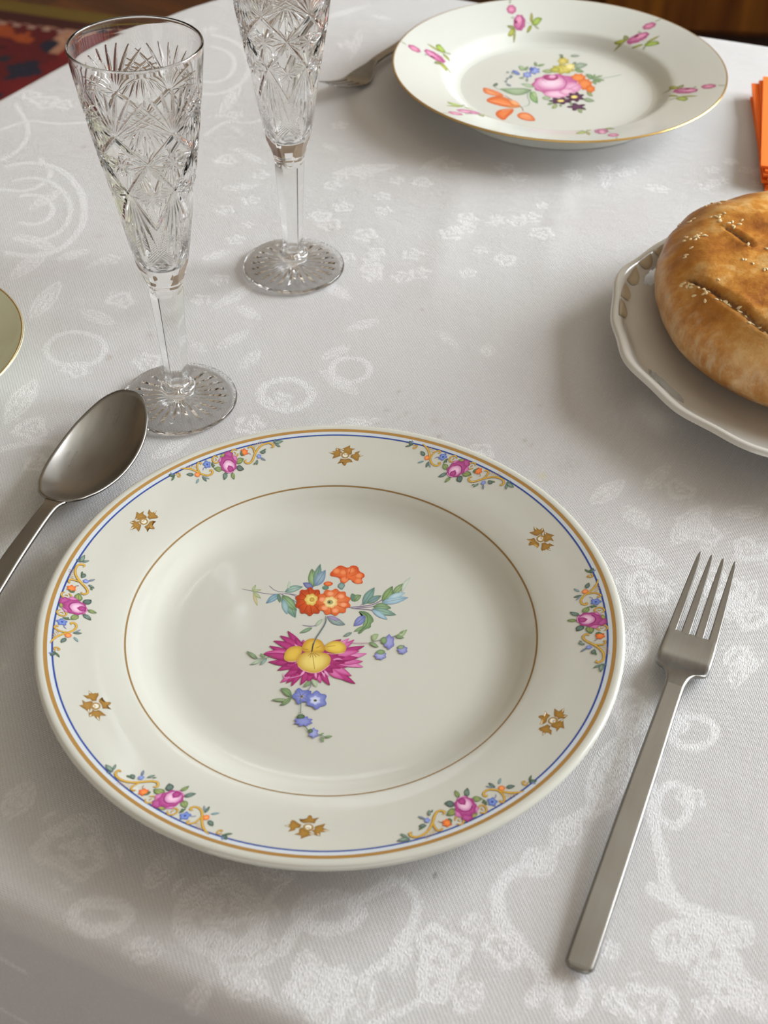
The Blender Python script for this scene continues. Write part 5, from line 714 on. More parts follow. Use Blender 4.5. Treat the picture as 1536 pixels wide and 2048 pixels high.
# painted decoration: thin enamel shapes laid on a surface of height zf(x,y); all in metres
def paint(mb, art, zf, mat, rot=0, lay0=.00003, step=.0000016, sc=1.0, shift=(0,0), soft=True):
    ca,sa=math.cos(rot),math.sin(rot)
    for k,e in enumerate(art):
        kind,flat=e[0],e[1]; off=lay0+step*k
        pts=[((flat[i])*1e-5*sc+shift[0],(flat[i+1])*1e-5*sc+shift[1]) for i in range(0,len(flat),2)]
        pts=[(x*ca-y*sa,x*sa+y*ca) for x,y in pts]
        if kind=='B':
            c1,c2=lin(e[2]),lin(e[3])
            pts=chaikin(pts,True,1) if soft else pts
            n=len(pts); cx=sum(p[0] for p in pts)/n; cy=sum(p[1] for p in pts)/n
            vs=[(cx,cy,zf(cx,cy)+off)]; cs=[c2]
            for q,t in ((.5,.8),(.85,.25),(1,0)):
                for x,y in pts:
                    X=cx+(x-cx)*q;Y=cy+(y-cy)*q; vs.append((X,Y,zf(X,Y)+off)); cs.append(mixc(c1,c2,t))
            fs=[(0,1+i,1+(i+1)%n) for i in range(n)]
            for r in range(2):
                b=1+r*n
                fs+=[(b+i,b+n+i,b+n+(i+1)%n,b+(i+1)%n) for i in range(n)]
            # consistent upward winding
            A=sum(pts[i][0]*pts[(i+1)%n][1]-pts[(i+1)%n][0]*pts[i][1] for i in range(n))
            if A<0: fs=[f[::-1] for f in fs]
            mb.add(vs,fs,mat,cs)
        else:
            w=e[2]*1e-5/2*sc; c=lin(e[3])
            pts=chaikin(pts,False,2); n=len(pts); vs=[]
            for i,(x,y) in enumerate(pts):
                a=pts[max(i-1,0)];b=pts[min(i+1,n-1)]; dx,dy=b[0]-a[0],b[1]-a[1]; l=math.hypot(dx,dy) or 1
                t=i/(n-1); k2=w*min(1,.35+4*min(t,1-t))
                nx,ny=-dy/l*k2,dx/l*k2
                for X,Y in ((x-nx,y-ny),(x+nx,y+ny)): vs.append((X,Y,zf(X,Y)+off))
            mb.add(vs,[(2*i,2*i+2,2*i+3,2*i+1) for i in range(n-1)],mat,c)
def band(mb, r0, r1, zr, mat, col, off=.00003, seg=256):
    vs,fs=lathe([(r0,zr(r0)+off),((r0+r1)/2,zr((r0+r1)/2)+off),(r1,zr(r1)+off)],seg)
    mb.add(vs,[f[::-1] for f in fs],mat,col)
# ------------------------------------------------------------------ materials
def new_mat(name):
    m=bpy.data.materials.new(name); m.use_nodes=True; nt=m.node_tree; b=nt.nodes['Principled BSDF']; return m,nt,b
def simple(name, col, rough=.5, metal=0, **kw):
    m,nt,b=new_mat(name); b.inputs['Base Color'].default_value=(*lin(col),1); b.inputs['Roughness'].default_value=rough; b.inputs['Metallic'].default_value=metal
    for k,v in kw.items(): b.inputs[k].default_value=v
    return m
def nd(nt,t,**kw):
    n=nt.nodes.new(t)
    for k,v in kw.items():
        if hasattr(n,k): setattr(n,k,v)
        else: n.inputs[k].default_value=v
    return n
def math_n(nt,op,a,b=None,clamp=False):
    n=nt.nodes.new('ShaderNodeMath'); n.operation=op; n.use_clamp=clamp
    for i,x in enumerate((a,b)):
        if x is None: continue
        if isinstance(x,(int,float)): n.inputs[i].default_value=x
        else: nt.links.new(x,n.inputs[i])
    return n.outputs[0]
def ramp(nt, fac, stops, interp='LINEAR'):
    r=nt.nodes.new('ShaderNodeValToRGB'); r.color_ramp.interpolation=interp
    while len(r.color_ramp.elements)<len(stops): r.color_ramp.elements.new(.5)
    for e,(p,c) in zip(r.color_ramp.elements,stops): e.position=p; e.color=(*lin(c),1)
    nt.links.new(fac,r.inputs[0]); return r.outputs[0]
def mixrgb(nt,f,a,b,mode='MIX'):
    n=nt.nodes.new('ShaderNodeMix'); n.data_type='RGBA'; n.blend_type=mode
    for i,x in ((0,f),(6,a),(7,b)):
        if isinstance(x,(int,float)): n.inputs[i].default_value=x
        elif isinstance(x,tuple): n.inputs[i].default_value=(*x,1)
        else: nt.links.new(x,n.inputs[i])
    return n.outputs[2]
def porcelain(name, col, rough=.10):
    m=simple(name,col,rough); b=m.node_tree.nodes['Principled BSDF']; nt=m.node_tree
    b.inputs['Coat Weight'].default_value=.3; b.inputs['Coat Roughness'].default_value=.05
    no=nd(nt,'ShaderNodeTexNoise'); no.inputs['Scale'].default_value=25; no.inputs['Detail'].default_value=2
    tc=nd(nt,'ShaderNodeTexCoord'); nt.links.new(tc.outputs['Object'],no.inputs['Vector'])
    bp=nd(nt,'ShaderNodeBump'); bp.inputs['Strength'].default_value=.04; bp.inputs['Distance'].default_value=.002
    nt.links.new(no.outputs[0],bp.inputs['Height']); nt.links.new(bp.outputs[0],b.inputs['Normal']); return m
M_PORC=porcelain('white_porcelain',(.56,.56,.495))
M_PORC2=porcelain('cool_white_porcelain',(.60,.612,.56))
M_PORC3=porcelain('warm_white_porcelain',(.56,.545,.495),.16)
M_GREEN=porcelain('pale_green_glaze',(.64,.67,.48),.06)
M_GOLD=simple('painted_gold',(.48,.27,.075),.38,.45)
M_GOLDB=simple('bright_gold_edge',(.66,.44,.15),.22,.9)
m,nt,b=new_mat('enamel_painting'); at=nd(nt,'ShaderNodeVertexColor'); at.layer_name='tint'; nt.links.new(at.outputs[0],b.inputs['Base Color']); b.inputs['Roughness'].default_value=.22; M_ENAM=m
def steel(name,col,r0,r1):
    m,nt,b=new_mat(name); b.inputs['Metallic'].default_value=1
    tc=nd(nt,'ShaderNodeTexCoord'); mp=nd(nt,'ShaderNodeMapping'); mp.inputs['Scale'].default_value=(60,900,60); nt.links.new(tc.outputs['Object'],mp.inputs[0])
    n1=nd(nt,'ShaderNodeTexNoise'); n1.inputs['Scale'].default_value=1; n1.inputs['Detail'].default_value=4; nt.links.new(mp.outputs[0],n1.inputs['Vector'])
    n2=nd(nt,'ShaderNodeTexNoise'); n2.inputs['Scale'].default_value=55; n2.inputs['Detail'].default_value=5; nt.links.new(tc.outputs['Object'],n2.inputs['Vector'])
    s=math_n(nt,'ADD',math_n(nt,'MULTIPLY',n1.outputs[0],.4),math_n(nt,'MULTIPLY',n2.outputs[0],.6))
    mr=nd(nt,'ShaderNodeMapRange'); mr.inputs[1].default_value=.3; mr.inputs[2].default_value=.7; mr.inputs[3].default_value=r0; mr.inputs[4].default_value=r1; nt.links.new(s,mr.inputs[0]); nt.links.new(mr.outputs[0],b.inputs['Roughness'])
    c=ramp(nt,s,[(.3,tuple(x*.86 for x in col)),(.7,col)]); nt.links.new(c,b.inputs['Base Color'])
    bp=nd(nt,'ShaderNodeBump'); bp.inputs['Strength'].default_value=.015; bp.inputs['Distance'].default_value=.0001; nt.links.new(n2.outputs[0],bp.inputs['Height']); nt.links.new(bp.outputs[0],b.inputs['Normal'])
    return m
M_STEEL=steel('brushed_steel',(.315,.305,.285),.27,.40)
M_STEEL2=steel('worn_steel',(.30,.285,.258),.24,.38)
m,nt,b=new_mat('clear_crystal'); b.inputs['Transmission Weight'].default_value=1; b.inputs['Roughness'].default_value=0; b.inputs['IOR'].default_value=1.52; b.inputs['Base Color'].default_value=(.985,.985,.98,1); M_GLASS=m
# damask cloth
m,nt,b=new_mat('white_damask_linen'); M_CLOTH=m
tc=nd(nt,'ShaderNodeTexCoord'); mp=nd(nt,'ShaderNodeMapping'); mp.inputs['Rotation'].default_value=(0,0,math.radians(24)); nt.links.new(tc.outputs['UV'],mp.inputs[0])
V=mp.outputs[0]
sat=nd(nt,'ShaderNodeAttribute'); sat.attribute_name='satin'; sta=nd(nt,'ShaderNodeAttribute'); sta.attribute_name='stain'
def wave(direction,scale,dist):
    w=nd(nt,'ShaderNodeTexWave'); w.wave_type='BANDS'; w.bands_direction=direction; w.inputs['Scale'].default_value=scale; w.inputs['Distortion'].default_value=dist; w.inputs['Detail'].default_value=1; w.inputs['Detail Scale'].default_value=.35
    nt.links.new(V,w.inputs['Vector']); return w.outputs['Fac']
wa=wave('DIAGONAL',330,1.1); wy=wave('Y',430,1.2); wx=wave('X',430,1.2)
gm=math_n(nt,'ADD',math_n(nt,'MULTIPLY',wx,wy),math_n(nt,'MULTIPLY',wa,.25))
ms=nd(nt,'ShaderNodeMapping'); ms.inputs['Scale'].default_value=(2300,700,1); ms.inputs['Rotation'].default_value=(0,0,math.radians(-20)); nt.links.new(tc.outputs['UV'],ms.inputs[0])
sn=nd(nt,'ShaderNodeTexNoise'); sn.inputs['Scale'].default_value=1; sn.inputs['Detail'].default_value=2; nt.links.new(ms.outputs[0],sn.inputs['Vector'])
sh=math_n(nt,'ADD',math_n(nt,'MULTIPLY',sn.outputs[0],3.0),-.85)
# ragged thread steps along the motif edges
rg=nd(nt,'ShaderNodeTexNoise'); rg.inputs['Scale'].default_value=650; rg.inputs['Detail'].default_value=3; nt.links.new(V,rg.inputs['Vector'])
sm=math_n(nt,'MULTIPLY',math_n(nt,'ADD',sat.outputs['Fac'],math_n(nt,'MULTIPLY',math_n(nt,'SUBTRACT',rg.outputs[0],.5),1.5)),1,True)
mh=nd(nt,'ShaderNodeMix'); mh.data_type='FLOAT'; nt.links.new(sm,mh.inputs[0]); nt.links.new(gm,mh.inputs[2]); nt.links.new(sh,mh.inputs[3])
ck_=nd(nt,'ShaderNodeTexNoise'); ck_.inputs['Scale'].default_value=70; ck_.inputs['Detail'].default_value=5; ck_.inputs['Roughness'].default_value=.6; nt.links.new(tc.outputs['UV'],ck_.inputs['Vector'])
hh=math_n(nt,'ADD',math_n(nt,'ADD',mh.outputs[0],math_n(nt,'MULTIPLY',sm,.2)),math_n(nt,'MULTIPLY',ck_.outputs[0],2.6))
bp=nd(nt,'ShaderNodeBump'); bp.inputs['Strength'].default_value=.85; bp.inputs['Distance'].default_value=.00034; nt.links.new(hh,bp.inputs['Height']); nt.links.new(bp.outputs[0],b.inputs['Normal'])
base=mixrgb(nt,sm,(.705,.70,.692),(.745,.745,.745))
thr=ramp(nt,mh.outputs[0],[(.0,(.78,.78,.78)),(.7,(1,1,1))]); base=mixrgb(nt,1.0,base,thr,'MULTIPLY')
lg=nd(nt,'ShaderNodeTexNoise'); lg.inputs['Scale'].default_value=9; lg.inputs['Detail'].default_value=3; nt.links.new(tc.outputs['UV'],lg.inputs['Vector'])
base=mixrgb(nt,1.0,base,ramp(nt,lg.outputs[0],[(.35,(.97,.95,.95)),(.65,(1,1,.99))]),'MULTIPLY')
ss=nd(nt,'ShaderNodeSeparateColor'); nt.links.new(sta.outputs['Color'],ss.inputs[0])
sp=nd(nt,'ShaderNodeTexNoise'); sp.inputs['Scale'].default_value=420; sp.inputs['Detail'].default_value=3; nt.links.new(tc.outputs['UV'],sp.inputs['Vector'])
spk=math_n(nt,'MULTIPLY',ss.outputs[0],math_n(nt,'MULTIPLY',math_n(nt,'SUBTRACT',sp.outputs[0],.3),2.6),True)
base=mixrgb(nt,spk,base,(.30,.20,.12)); base=mixrgb(nt,ss.outputs[1],base,(.60,.55,.22)); base=mixrgb(nt,ss.outputs[2],base,(.01,.02,.02))
nt.links.new(base,b.inputs['Base Color']); b.inputs['Roughness'].default_value=.75
rr=math_n(nt,'SUBTRACT',.8,math_n(nt,'MULTIPLY',sm,.28)); nt.links.new(rr,b.inputs['Roughness']); b.inputs['Sheen Weight'].default_value=.08
# ------------------------------------------------------------------ table cloth and table
def catmull_open(p,n): return smooth_prof(p,n)
OUT=[(.80,-.140),(.45,-.006),(.20,.094),(-.034,.192),(-.136,.236),(-.25,.292),(-.345,.365),(-.392,.47),(-.392,.60),(-.365,.72),(-.327,.81),(-.2836,.884),(-.249,.944),(-.205,1.010),(-.165,1.058),(-.115,1.092),(-.05,1.104),(.020,1.093),(.087,1.069),(.24,1.014),(.299,.993),(.60,.886),(.90,.775),(1.02,.69),(1.05,.55),(1.0,.25),(.95,.0),(.90,-.10)]
cl=[];n=len(OUT)
for i in range(n):
    p0,p1,p2,p3=OUT[i-1],OUT[i],OUT[(i+1)%n],OUT[(i+2)%n]
    for k in range(10):
        t=k/10; cl.append(tuple(.5*((2*b_)+(-a+c)*t+(2*a-5*b_+4*c-d)*t*t+(-a+3*b_-3*c+d)*t**3) for a,b_,c,d in zip(p0,p1,p2,p3)))
OUTL=np.array(cl)
def axis_lines(a0,f0,f1,a1,fine,coarse):
    return np.concatenate([np.arange(a0,f0,coarse),np.arange(f0,f1,fine),np.arange(f1,a1+coarse,coarse)])
def make_cloth():
    xs=axis_lines(-.76,-.44,.46,1.42,.00135,.012); ys=axis_lines(-.52,.12,1.13,1.48,.00135,.012)
    X,Y=np.meshgrid(xs,ys); nx,ny=len(xs),len(ys); q=np.stack([X.ravel(),Y.ravel()],1)
    # inside test + nearest outline point
    A=OUTL; B=np.roll(OUTL,-1,0); inside=np.zeros(len(q),bool)
    for a,b_ in zip(A,B):
        c=((a[1]>q[:,1])!=(b_[1]>q[:,1])); 
        if a[1]!=b_[1]:
            xi=a[0]+(q[:,1]-a[1])*(b_[0]-a[0])/(b_[1]-a[1]); inside^=(c&(q[:,0]<xi))
    best=np.full(len(q),1e9); nb=np.zeros_like(q); s_al=np.zeros(len(q)); acc=0
    for a,b_ in zip(A,B):
        ab=b_-a; L=np.hypot(*ab); t=np.clip(((q-a)@ab)/(L*L),0,1); p=a+t[:,None]*ab; d=np.hypot(q[:,0]-p[:,0],q[:,1]-p[:,1])
        m_=d<best; best[m_]=d[m_]; nb[m_]=p[m_]; s_al[m_]=(acc+t*L)[m_]; acc+=L
    d=np.where(inside,-best,best); R=.013; pos=np.zeros((len(q),3)); pos[:,:2]=q
    nrm=(q-nb)/np.maximum(best,1e-9)[:,None]; nrm[inside]*=-1
    s=d+R*.8; m1=s>0; ang=np.clip(s/R,0,PI/2)
    hor=np.where(m1,R*np.sin(ang)-R*.8,0); ver=np.where(m1,-R*(1-np.cos(ang)),0); ext=np.clip(s-R*PI/2,0,.34)
    ver=ver-ext*.985; hor=hor+ext*.07+ np.clip(ext*3,0,1)*.010*(np.sin(s_al*34)+.5*np.sin(s_al*61+1))*np.clip(ext*4,0,1)
    pos[m1,:2]=(nb+nrm*hor[:,None])[m1]; pos[:,2]=ver
    # soft undulation of the cloth on the table
    w=(np.sin(q[:,0]*23+q[:,1]*9)+np.sin(q[:,1]*31-q[:,0]*13+1.3)+.6*np.sin(q[:,0]*71+q[:,1]*47))*.00012
    cr=np.zeros(len(q))
    for (x0,y0,x1,y1,h,wd) in ((.06,.83,.02,.60,.0005,.011),(.13,.82,.09,.64,.0004,.008),(-.26,.66,-.31,.40,.0006,.012)):
        ab=np.array([x1-x0,y1-y0]); t=np.clip(((q-np.array([x0,y0]))@ab)/(ab@ab),0,1); dd=np.hypot(q[:,0]-x0-t*ab[0],q[:,1]-y0-t*ab[1]); cr+=h*1.3*np.exp(-(dd/wd)**2)*np.sin(PI*t)**.5
    pos[:,2]+=np.where(d<-.02,w+cr,w)
    # damask motif masks (mm)
    U=q*1000; sat=np.zeros(len(q)); G=sat.reshape(ny,nx)
    def win(x0,x1,y0,y1):
        i0,i1=np.searchsorted(xs,[x0/1000,x1/1000]); j0,j1=np.searchsorted(ys,[y0/1000,y1/1000]); return slice(j0,j1),slice(i0,i1)
    def sd_seg(PX,PY,a,b_):
        ax,ay=a;dx,dy=b_[0]-ax,b_[1]-ay; t=np.clip(((PX-ax)*dx+(PY-ay)*dy)/(dx*dx+dy*dy+1e-9),0,1); return np.hypot(PX-ax-t*dx,PY-ay-t*dy),t
    rs=np.random.RandomState(11)
    def motif(kind,pts,w):
        px=pts[0::2];py=pts[1::2]; mg=w*1.6+4
        sl=win(min(px)-mg,max(px)+mg,min(py)-mg,max(py)+mg); PX=X[sl]*1000;PY=Y[sl]*1000
        if PX.size==0: return
        if kind=='S':
            pp=chaikin(list(zip(px,py)),False,2); dd=np.full(PX.shape,1e9)
            for a,b_ in zip(pp,pp[1:]): dd=np.minimum(dd,sd_seg(PX,PY,a,b_)[0])
            mk=np.clip((w*.55-dd)/.9+.5,0,1)
        elif kind=='L':
            a=(px[0],py[0]);b_=(px[1],py[1]); dd,t=sd_seg(PX,PY,a,b_); hw=w*.5*np.sin(PI*np.clip(t,.02,.98))**.8
            ed=hw-dd; mk=np.clip(ed/.9+.5,0,1)
            inner=(np.abs(ed-w*.16)<.5)|(dd<.55); mk=np.where(inner,mk*.25,mk)
            if w>9: mk=np.where((np.sin(t*w*2.2+dd*.9)>.75)&(ed>w*.17),mk*.4,mk)
        else:
            r=w; ph=rs.rand()*6; dx=PX-px[0];dy=PY-py[0]; th=np.arctan2(dy,dx); ro=np.hypot(dx,dy)/r
            lob=1+.14*np.cos(5*th+ph); mk=np.clip((lob-ro)*r/.9,0,1); f=np.cos(ro*(10 if r>8 else 7)+1.5*np.sin(3*th+ph)+.8*np.sin(2*th)); mk=mk*np.clip(f*1.8+.9,.1,1)
        G[sl]=np.maximum(G[sl],mk)
    for k,p,w in DAMASK: motif(k,p,w)
    rr2=random.Random(4)
    for i in range(190):   # the smaller filling flowers and leaves of the weave
        x=rr2.uniform(-430,450); y=rr2.uniform(120,1090)
        if 60<x<260 and 430<y<760: continue
        if i%3==0: motif('R',[x,y],rr2.uniform(4,8))
        else:
            a=rr2.uniform(0,6.28); l=rr2.uniform(10,22); motif('L',[x,y,x+l*math.cos(a),y+l*math.sin(a)],rr2.uniform(5,8))
        if i%4==0 and y<330: motif('S',[x,y,x+15,y+rr2.uniform(-12,12),x+30,y+rr2.uniform(-20,20)],2.4)
    st=np.zeros((len(q),4)); st[:,3]=1
    for x,y,r,a,k in STAINS:
        st[:,k]=np.maximum(st[:,k],a*np.exp(-(((U[:,0]-x)/r)**2+((U[:,1]-y)/(r*1.2))**2)))
    st=np.clip(st,0,1)
    idx=np.arange(nx*ny).reshape(ny,nx); F=np.stack([idx[:-1,:-1],idx[:-1,1:],idx[1:,1:],idx[1:,:-1]],-1).reshape(-1,4)
    me=bpy.data.meshes.new('tablecloth'); nf=len(F)
    me.vertices.add(len(q)); me.vertices.foreach_set('co',pos.ravel()); me.loops.add(nf*4); me.loops.foreach_set('vertex_index',F.ravel().astype(np.int32))
    me.polygons.add(nf); me.polygons.foreach_set('loop_start',np.arange(0,nf*4,4,dtype=np.int32)); me.polygons.foreach_set('loop_total',np.full(nf,4,dtype=np.int32)); me.polygons.foreach_set('use_smooth',np.ones(nf,bool)); me.update(calc_edges=True)
    me.attributes.new('satin','FLOAT','POINT').data.foreach_set('value',G.ravel().astype(np.float32))
    me.attributes.new('stain','FLOAT_COLOR','POINT').data.foreach_set('color',st.ravel().astype(np.float32))
    uv=me.uv_layers.new(name='flat'); uv.data.foreach_set('uv',q[F.ravel()].ravel().astype(np.float32))
    me.materials.append(M_CLOTH); me.validate()
    o=bpy.data.objects.new('tablecloth',me); COL.objects.link(o); o.location=(0,0,TZ); return o
cloth=make_cloth(); tag(cloth,'white floral damask tablecloth covering the whole table and hanging over its edge','tablecloth')
# ------------------------------------------------------------------ front plate
def interp(prof):
    rs=[p[0] for p in prof]; zs=[p[1] for p in prof]; return lambda r: float(np.interp(r,rs,zs))
def mk_prof(mm, n=6): return [(max(0,a)/1000,b_/1000) for a,b_ in smooth_prof(mm,n)]
top1=[(0,5),(30,5),(60,5),(69,5.3),(75,6.6),(80,9.0),(83.5,11.2),(86.7,13.0),(90,14.2),(97,16.2),(106,18.3),(114,20.3),(117.5,21.2),(119.6,21.7),(121.2,21.6),(122.1,20.8)]
bot1=[(122.1,20.8),(122.15,19.6),(121.2,18.1),(118,16.6),(106,13.6),(96,10.8),(88,8.4),(80,4.6),(75,2.4),(73.4,.6),(72.6,.1),(70.6,.1),(69.8,.7),(68.6,1.8),(50,2.2),(0,2.2)]
p1=mk_prof(top1); q1=mk_prof(bot1)
ztop1=interp([p for p in p1 if True])
zf1=lambda x,y: ztop1(math.hypot(x,y))
mb=MB(); vs,fs=lathe((p1+q1[1:])[::-1],288); mb.add(vs,fs,0,(.8,.8,.75))
band(mb,.1169,.11845,ztop1,1,(1,1,1),.00004,320); band(mb,.1152,.1169,ztop1,2,(.56,.61,.65),.00003,320); band(mb,.11455,.1153,ztop1,2,lin('2a4690'),.00005,320)
band(mb,.0862,.0869,ztop1,2,lin('8a6c40'),.00005,320)
paint(mb,ART_BOUQUET1,zf1,2)
for k in range(6):
    a=k*PI/3; paint(mb,ART_GARLAND,zf1,2,a,.0001,shift=(.00066,-.00124)); paint(mb,ART_ROSETTE,zf1,2,a+(.02 if k%2 else 0),.00005,sc=1.12,shift=(.0007,.0124),soft=False)
plate=mb.build('dinner_plate',[M_PORC,M_GOLD,M_ENAM],None,True); plate.location=(-.0214,.3618,TZ+.0004)
tag(plate,'white porcelain plate with blue and gold rim, rose garlands and pansy bouquet, in front','plate')
# ------------------------------------------------------------------ back plate
top2=[(0,6.2),(40,6.2),(66,6.2),(71,6.6),(75,8.2),(79,11.8),(82,14.4),(85,15.8),(90,17.3),(100,20.3),(110,23.2),(117,25.2),(118.8,25.6),(119.6,25.3)]
bot2=[(119.6,25.3),(119.5,24.6),(118,23.9),(110,21.2),(100,17.8),(92,14.8),(87,12.2),(83.6,8.6),(82.2,4.0),(81.7,.3),(80.9,.05),(79.6,.1),(78.9,1.0),(77.4,3.2),(66,3.6),(40,3.6),(0,3.6)]
p2=mk_prof(top2); q2=mk_prof(bot2); ztop2=interp(p2); zf2=lambda x,y: ztop2(math.hypot(x,y))
mb=MB(); vs,fs=lathe((p2+q2[1:])[::-1],256); mb.add(vs,fs,0,(.8,.8,.75))
eg,ef=lathe([(.1185,.02555+.00004),(.1190,.02566+.00005),(.1197,.02537),(.1198,.0249),(.1195,.0244),(.1186,.02405)],256); mb.add(eg,[f[::-1] for f in ef],1,(1,1,1))
paint(mb,ART_BOUQUET2,zf2,2)
for k in range(6): paint(mb,ART_SPRIG,zf2,2,-k*PI/3,.00005)
plate2=mb.build('dinner_plate',[M_PORC2,M_GOLDB,M_ENAM],None,True); plate2.location=(.12144,.89174,TZ+.0004)
tag(plate2,'white plate with thin gold edge, pink rose and orange tulip bouquet, at far side','plate')
# ------------------------------------------------------------------ small green plate at the left
top3=[(0,6),(30,6),(45,7),(55,10),(64,15.5),(70,19.5),(72.5,21.6),(73.6,22)]; bot3=[(73.6,22),(74.2,21.4),(73.4,20.2),(66,14.6),(56,8.4),(44,4),(38,2.6),(37,.2),(35.5,.1),(34.6,2.2),(0,3)]
mb=MB(); p3=mk_prof(top3);q3=mk_prof(bot3); vs,fs=lathe((p3+q3[1:])[::-1],192); mb.add(vs,fs,0)
eg,ef=lathe([(.0728,.02180),(.0734,.02205),(.0741,.02175),(.0742,.0213)],192); mb.add(eg,[f[::-1] for f in ef],1)
sau=mb.build('side_plate',[M_GREEN,M_GOLDB]); sau.location=(-.2655,.5455,TZ+.0004)
tag(sau,'pale green glazed side plate with thin gold edge, cut off at left','plate')
# ------------------------------------------------------------------ bread platter
C4=Vector((.241,.567,TZ+.0004))
top4=[(0,9),(60,9),(80,9.6),(90,11.6),(100,14.6),(106,16.8),(110,18.6),(112.5,20.6),(115,23.4),(117.5,24.8),(119.5,24.6),(120.8,22.8)]
t4=smooth_prof(top4,5); z4=interp([(a/1000,b_/1000) for a,b_ in t4])
def lobe4(th):    # wavy edge of the platter
    return 1+.010*math.cos(9*th+.6)*1.0+.006*math.cos(18*th+1.3)
def wav4(r,th):
    k=max(0,min(1,(r-88)/30)); return k
mb=MB(); NS=360; grid=[]; vs=[]
rr4=[t for t in t4]
slots=[math.radians(204+60*i) for i in range(6)]
for (r,z) in rr4:
    row=[]
    for i in range(NS):
        th=2*PI*i/NS; k=max(0,min(1,(r-84)/34)); R_=r*(1+(lobe4(th)-1)*k); lift=k*k*1.5*math.cos(9*th+.6)
        # relief: the rolled lip narrows between the lobes
        row.append(len(vs)); vs.append((R_*math.cos(th)/1000,R_*math.sin(th)/1000,(z+lift*.7)/1000))
    grid.append(row)
fs=[]
for a in range(len(grid)-1):
    if rr4[a][0]<1e-6: 
        continue
    for i in range(NS):
        j=(i+1)%NS; th=2*PI*(i+.5)/NS; r=(rr4[a][0]+rr4[a+1][0])/2
        cut=False
        for s_ in slots:
            dth=(th-s_+PI)%(2*PI)-PI
            if abs(dth)<.135 and abs(r-106.5)<3.9*math.sqrt(max(0,1-(dth/.135)**2))+.01: cut=True
        if not cut: fs.append((grid[a][i],grid[a+1][i],grid[a+1][j],grid[a][j]))
fs.append(tuple(grid[1]))
mb.add(vs,fs,0)
def zf4(x,y):
    th=math.atan2(y,x); r=math.hypot(x,y)*1000; k=max(0,min(1,(r-84)/34)); return (z4(r/1000/(1+(lobe4(th)-1)*k))*1000+k*k*1.05*math.cos(9*th+.6))/1000
platter_root=empty('bread_platter',C4)
tag(platter_root,'warm white lobed porcelain platter with pierced slots, under the round bread','platter')
o=mb.build('dish',[M_PORC3],platter_root)
sol=o.modifiers.new('Solidify','SOLIDIFY'); sol.thickness=.0036; sol.offset=-1; bv=o.modifiers.new('Bevel','BEVEL'); bv.width=.0011; bv.segments=2; bv.limit_method='ANGLE'; bv.angle_limit=math.radians(50)
fr=MB(); v_,f_=lathe([(.066,.0085),(.068,.002),(.067,.0001),(.065,.0001),(.0645,.0085)],128); fr.add(v_,f_,0); fr.build('foot_ring',[M_PORC3],platter_root)
gl=MB()
for i,deg in enumerate((126.5,135.5,144.5,153.5,162.5,171)):
    th=math.radians(deg); pts=[]
    for k in range(11):
        u=-1+2*k/10; a=th+u*.066; r=115.6-5.0*math.sqrt(max(0,1-u*u)); pts.append((r*math.cos(a),r*math.sin(a)))
    for k in range(5):
        u=1-2*(k+.5)/5; a=th+u*.066; pts.append((115.6*math.cos(a),115.6*math.sin(a)))
    flat=[int(v*100) for p in pts for v in p]; c=['a69880','aea088','9c8f78'][i%3]
    paint(gl,[('B',flat,c,'b8ab94')],zf4,0,0,.0006)
og=gl.build('gilt_scallop',[M_ENAM],platter_root,True)
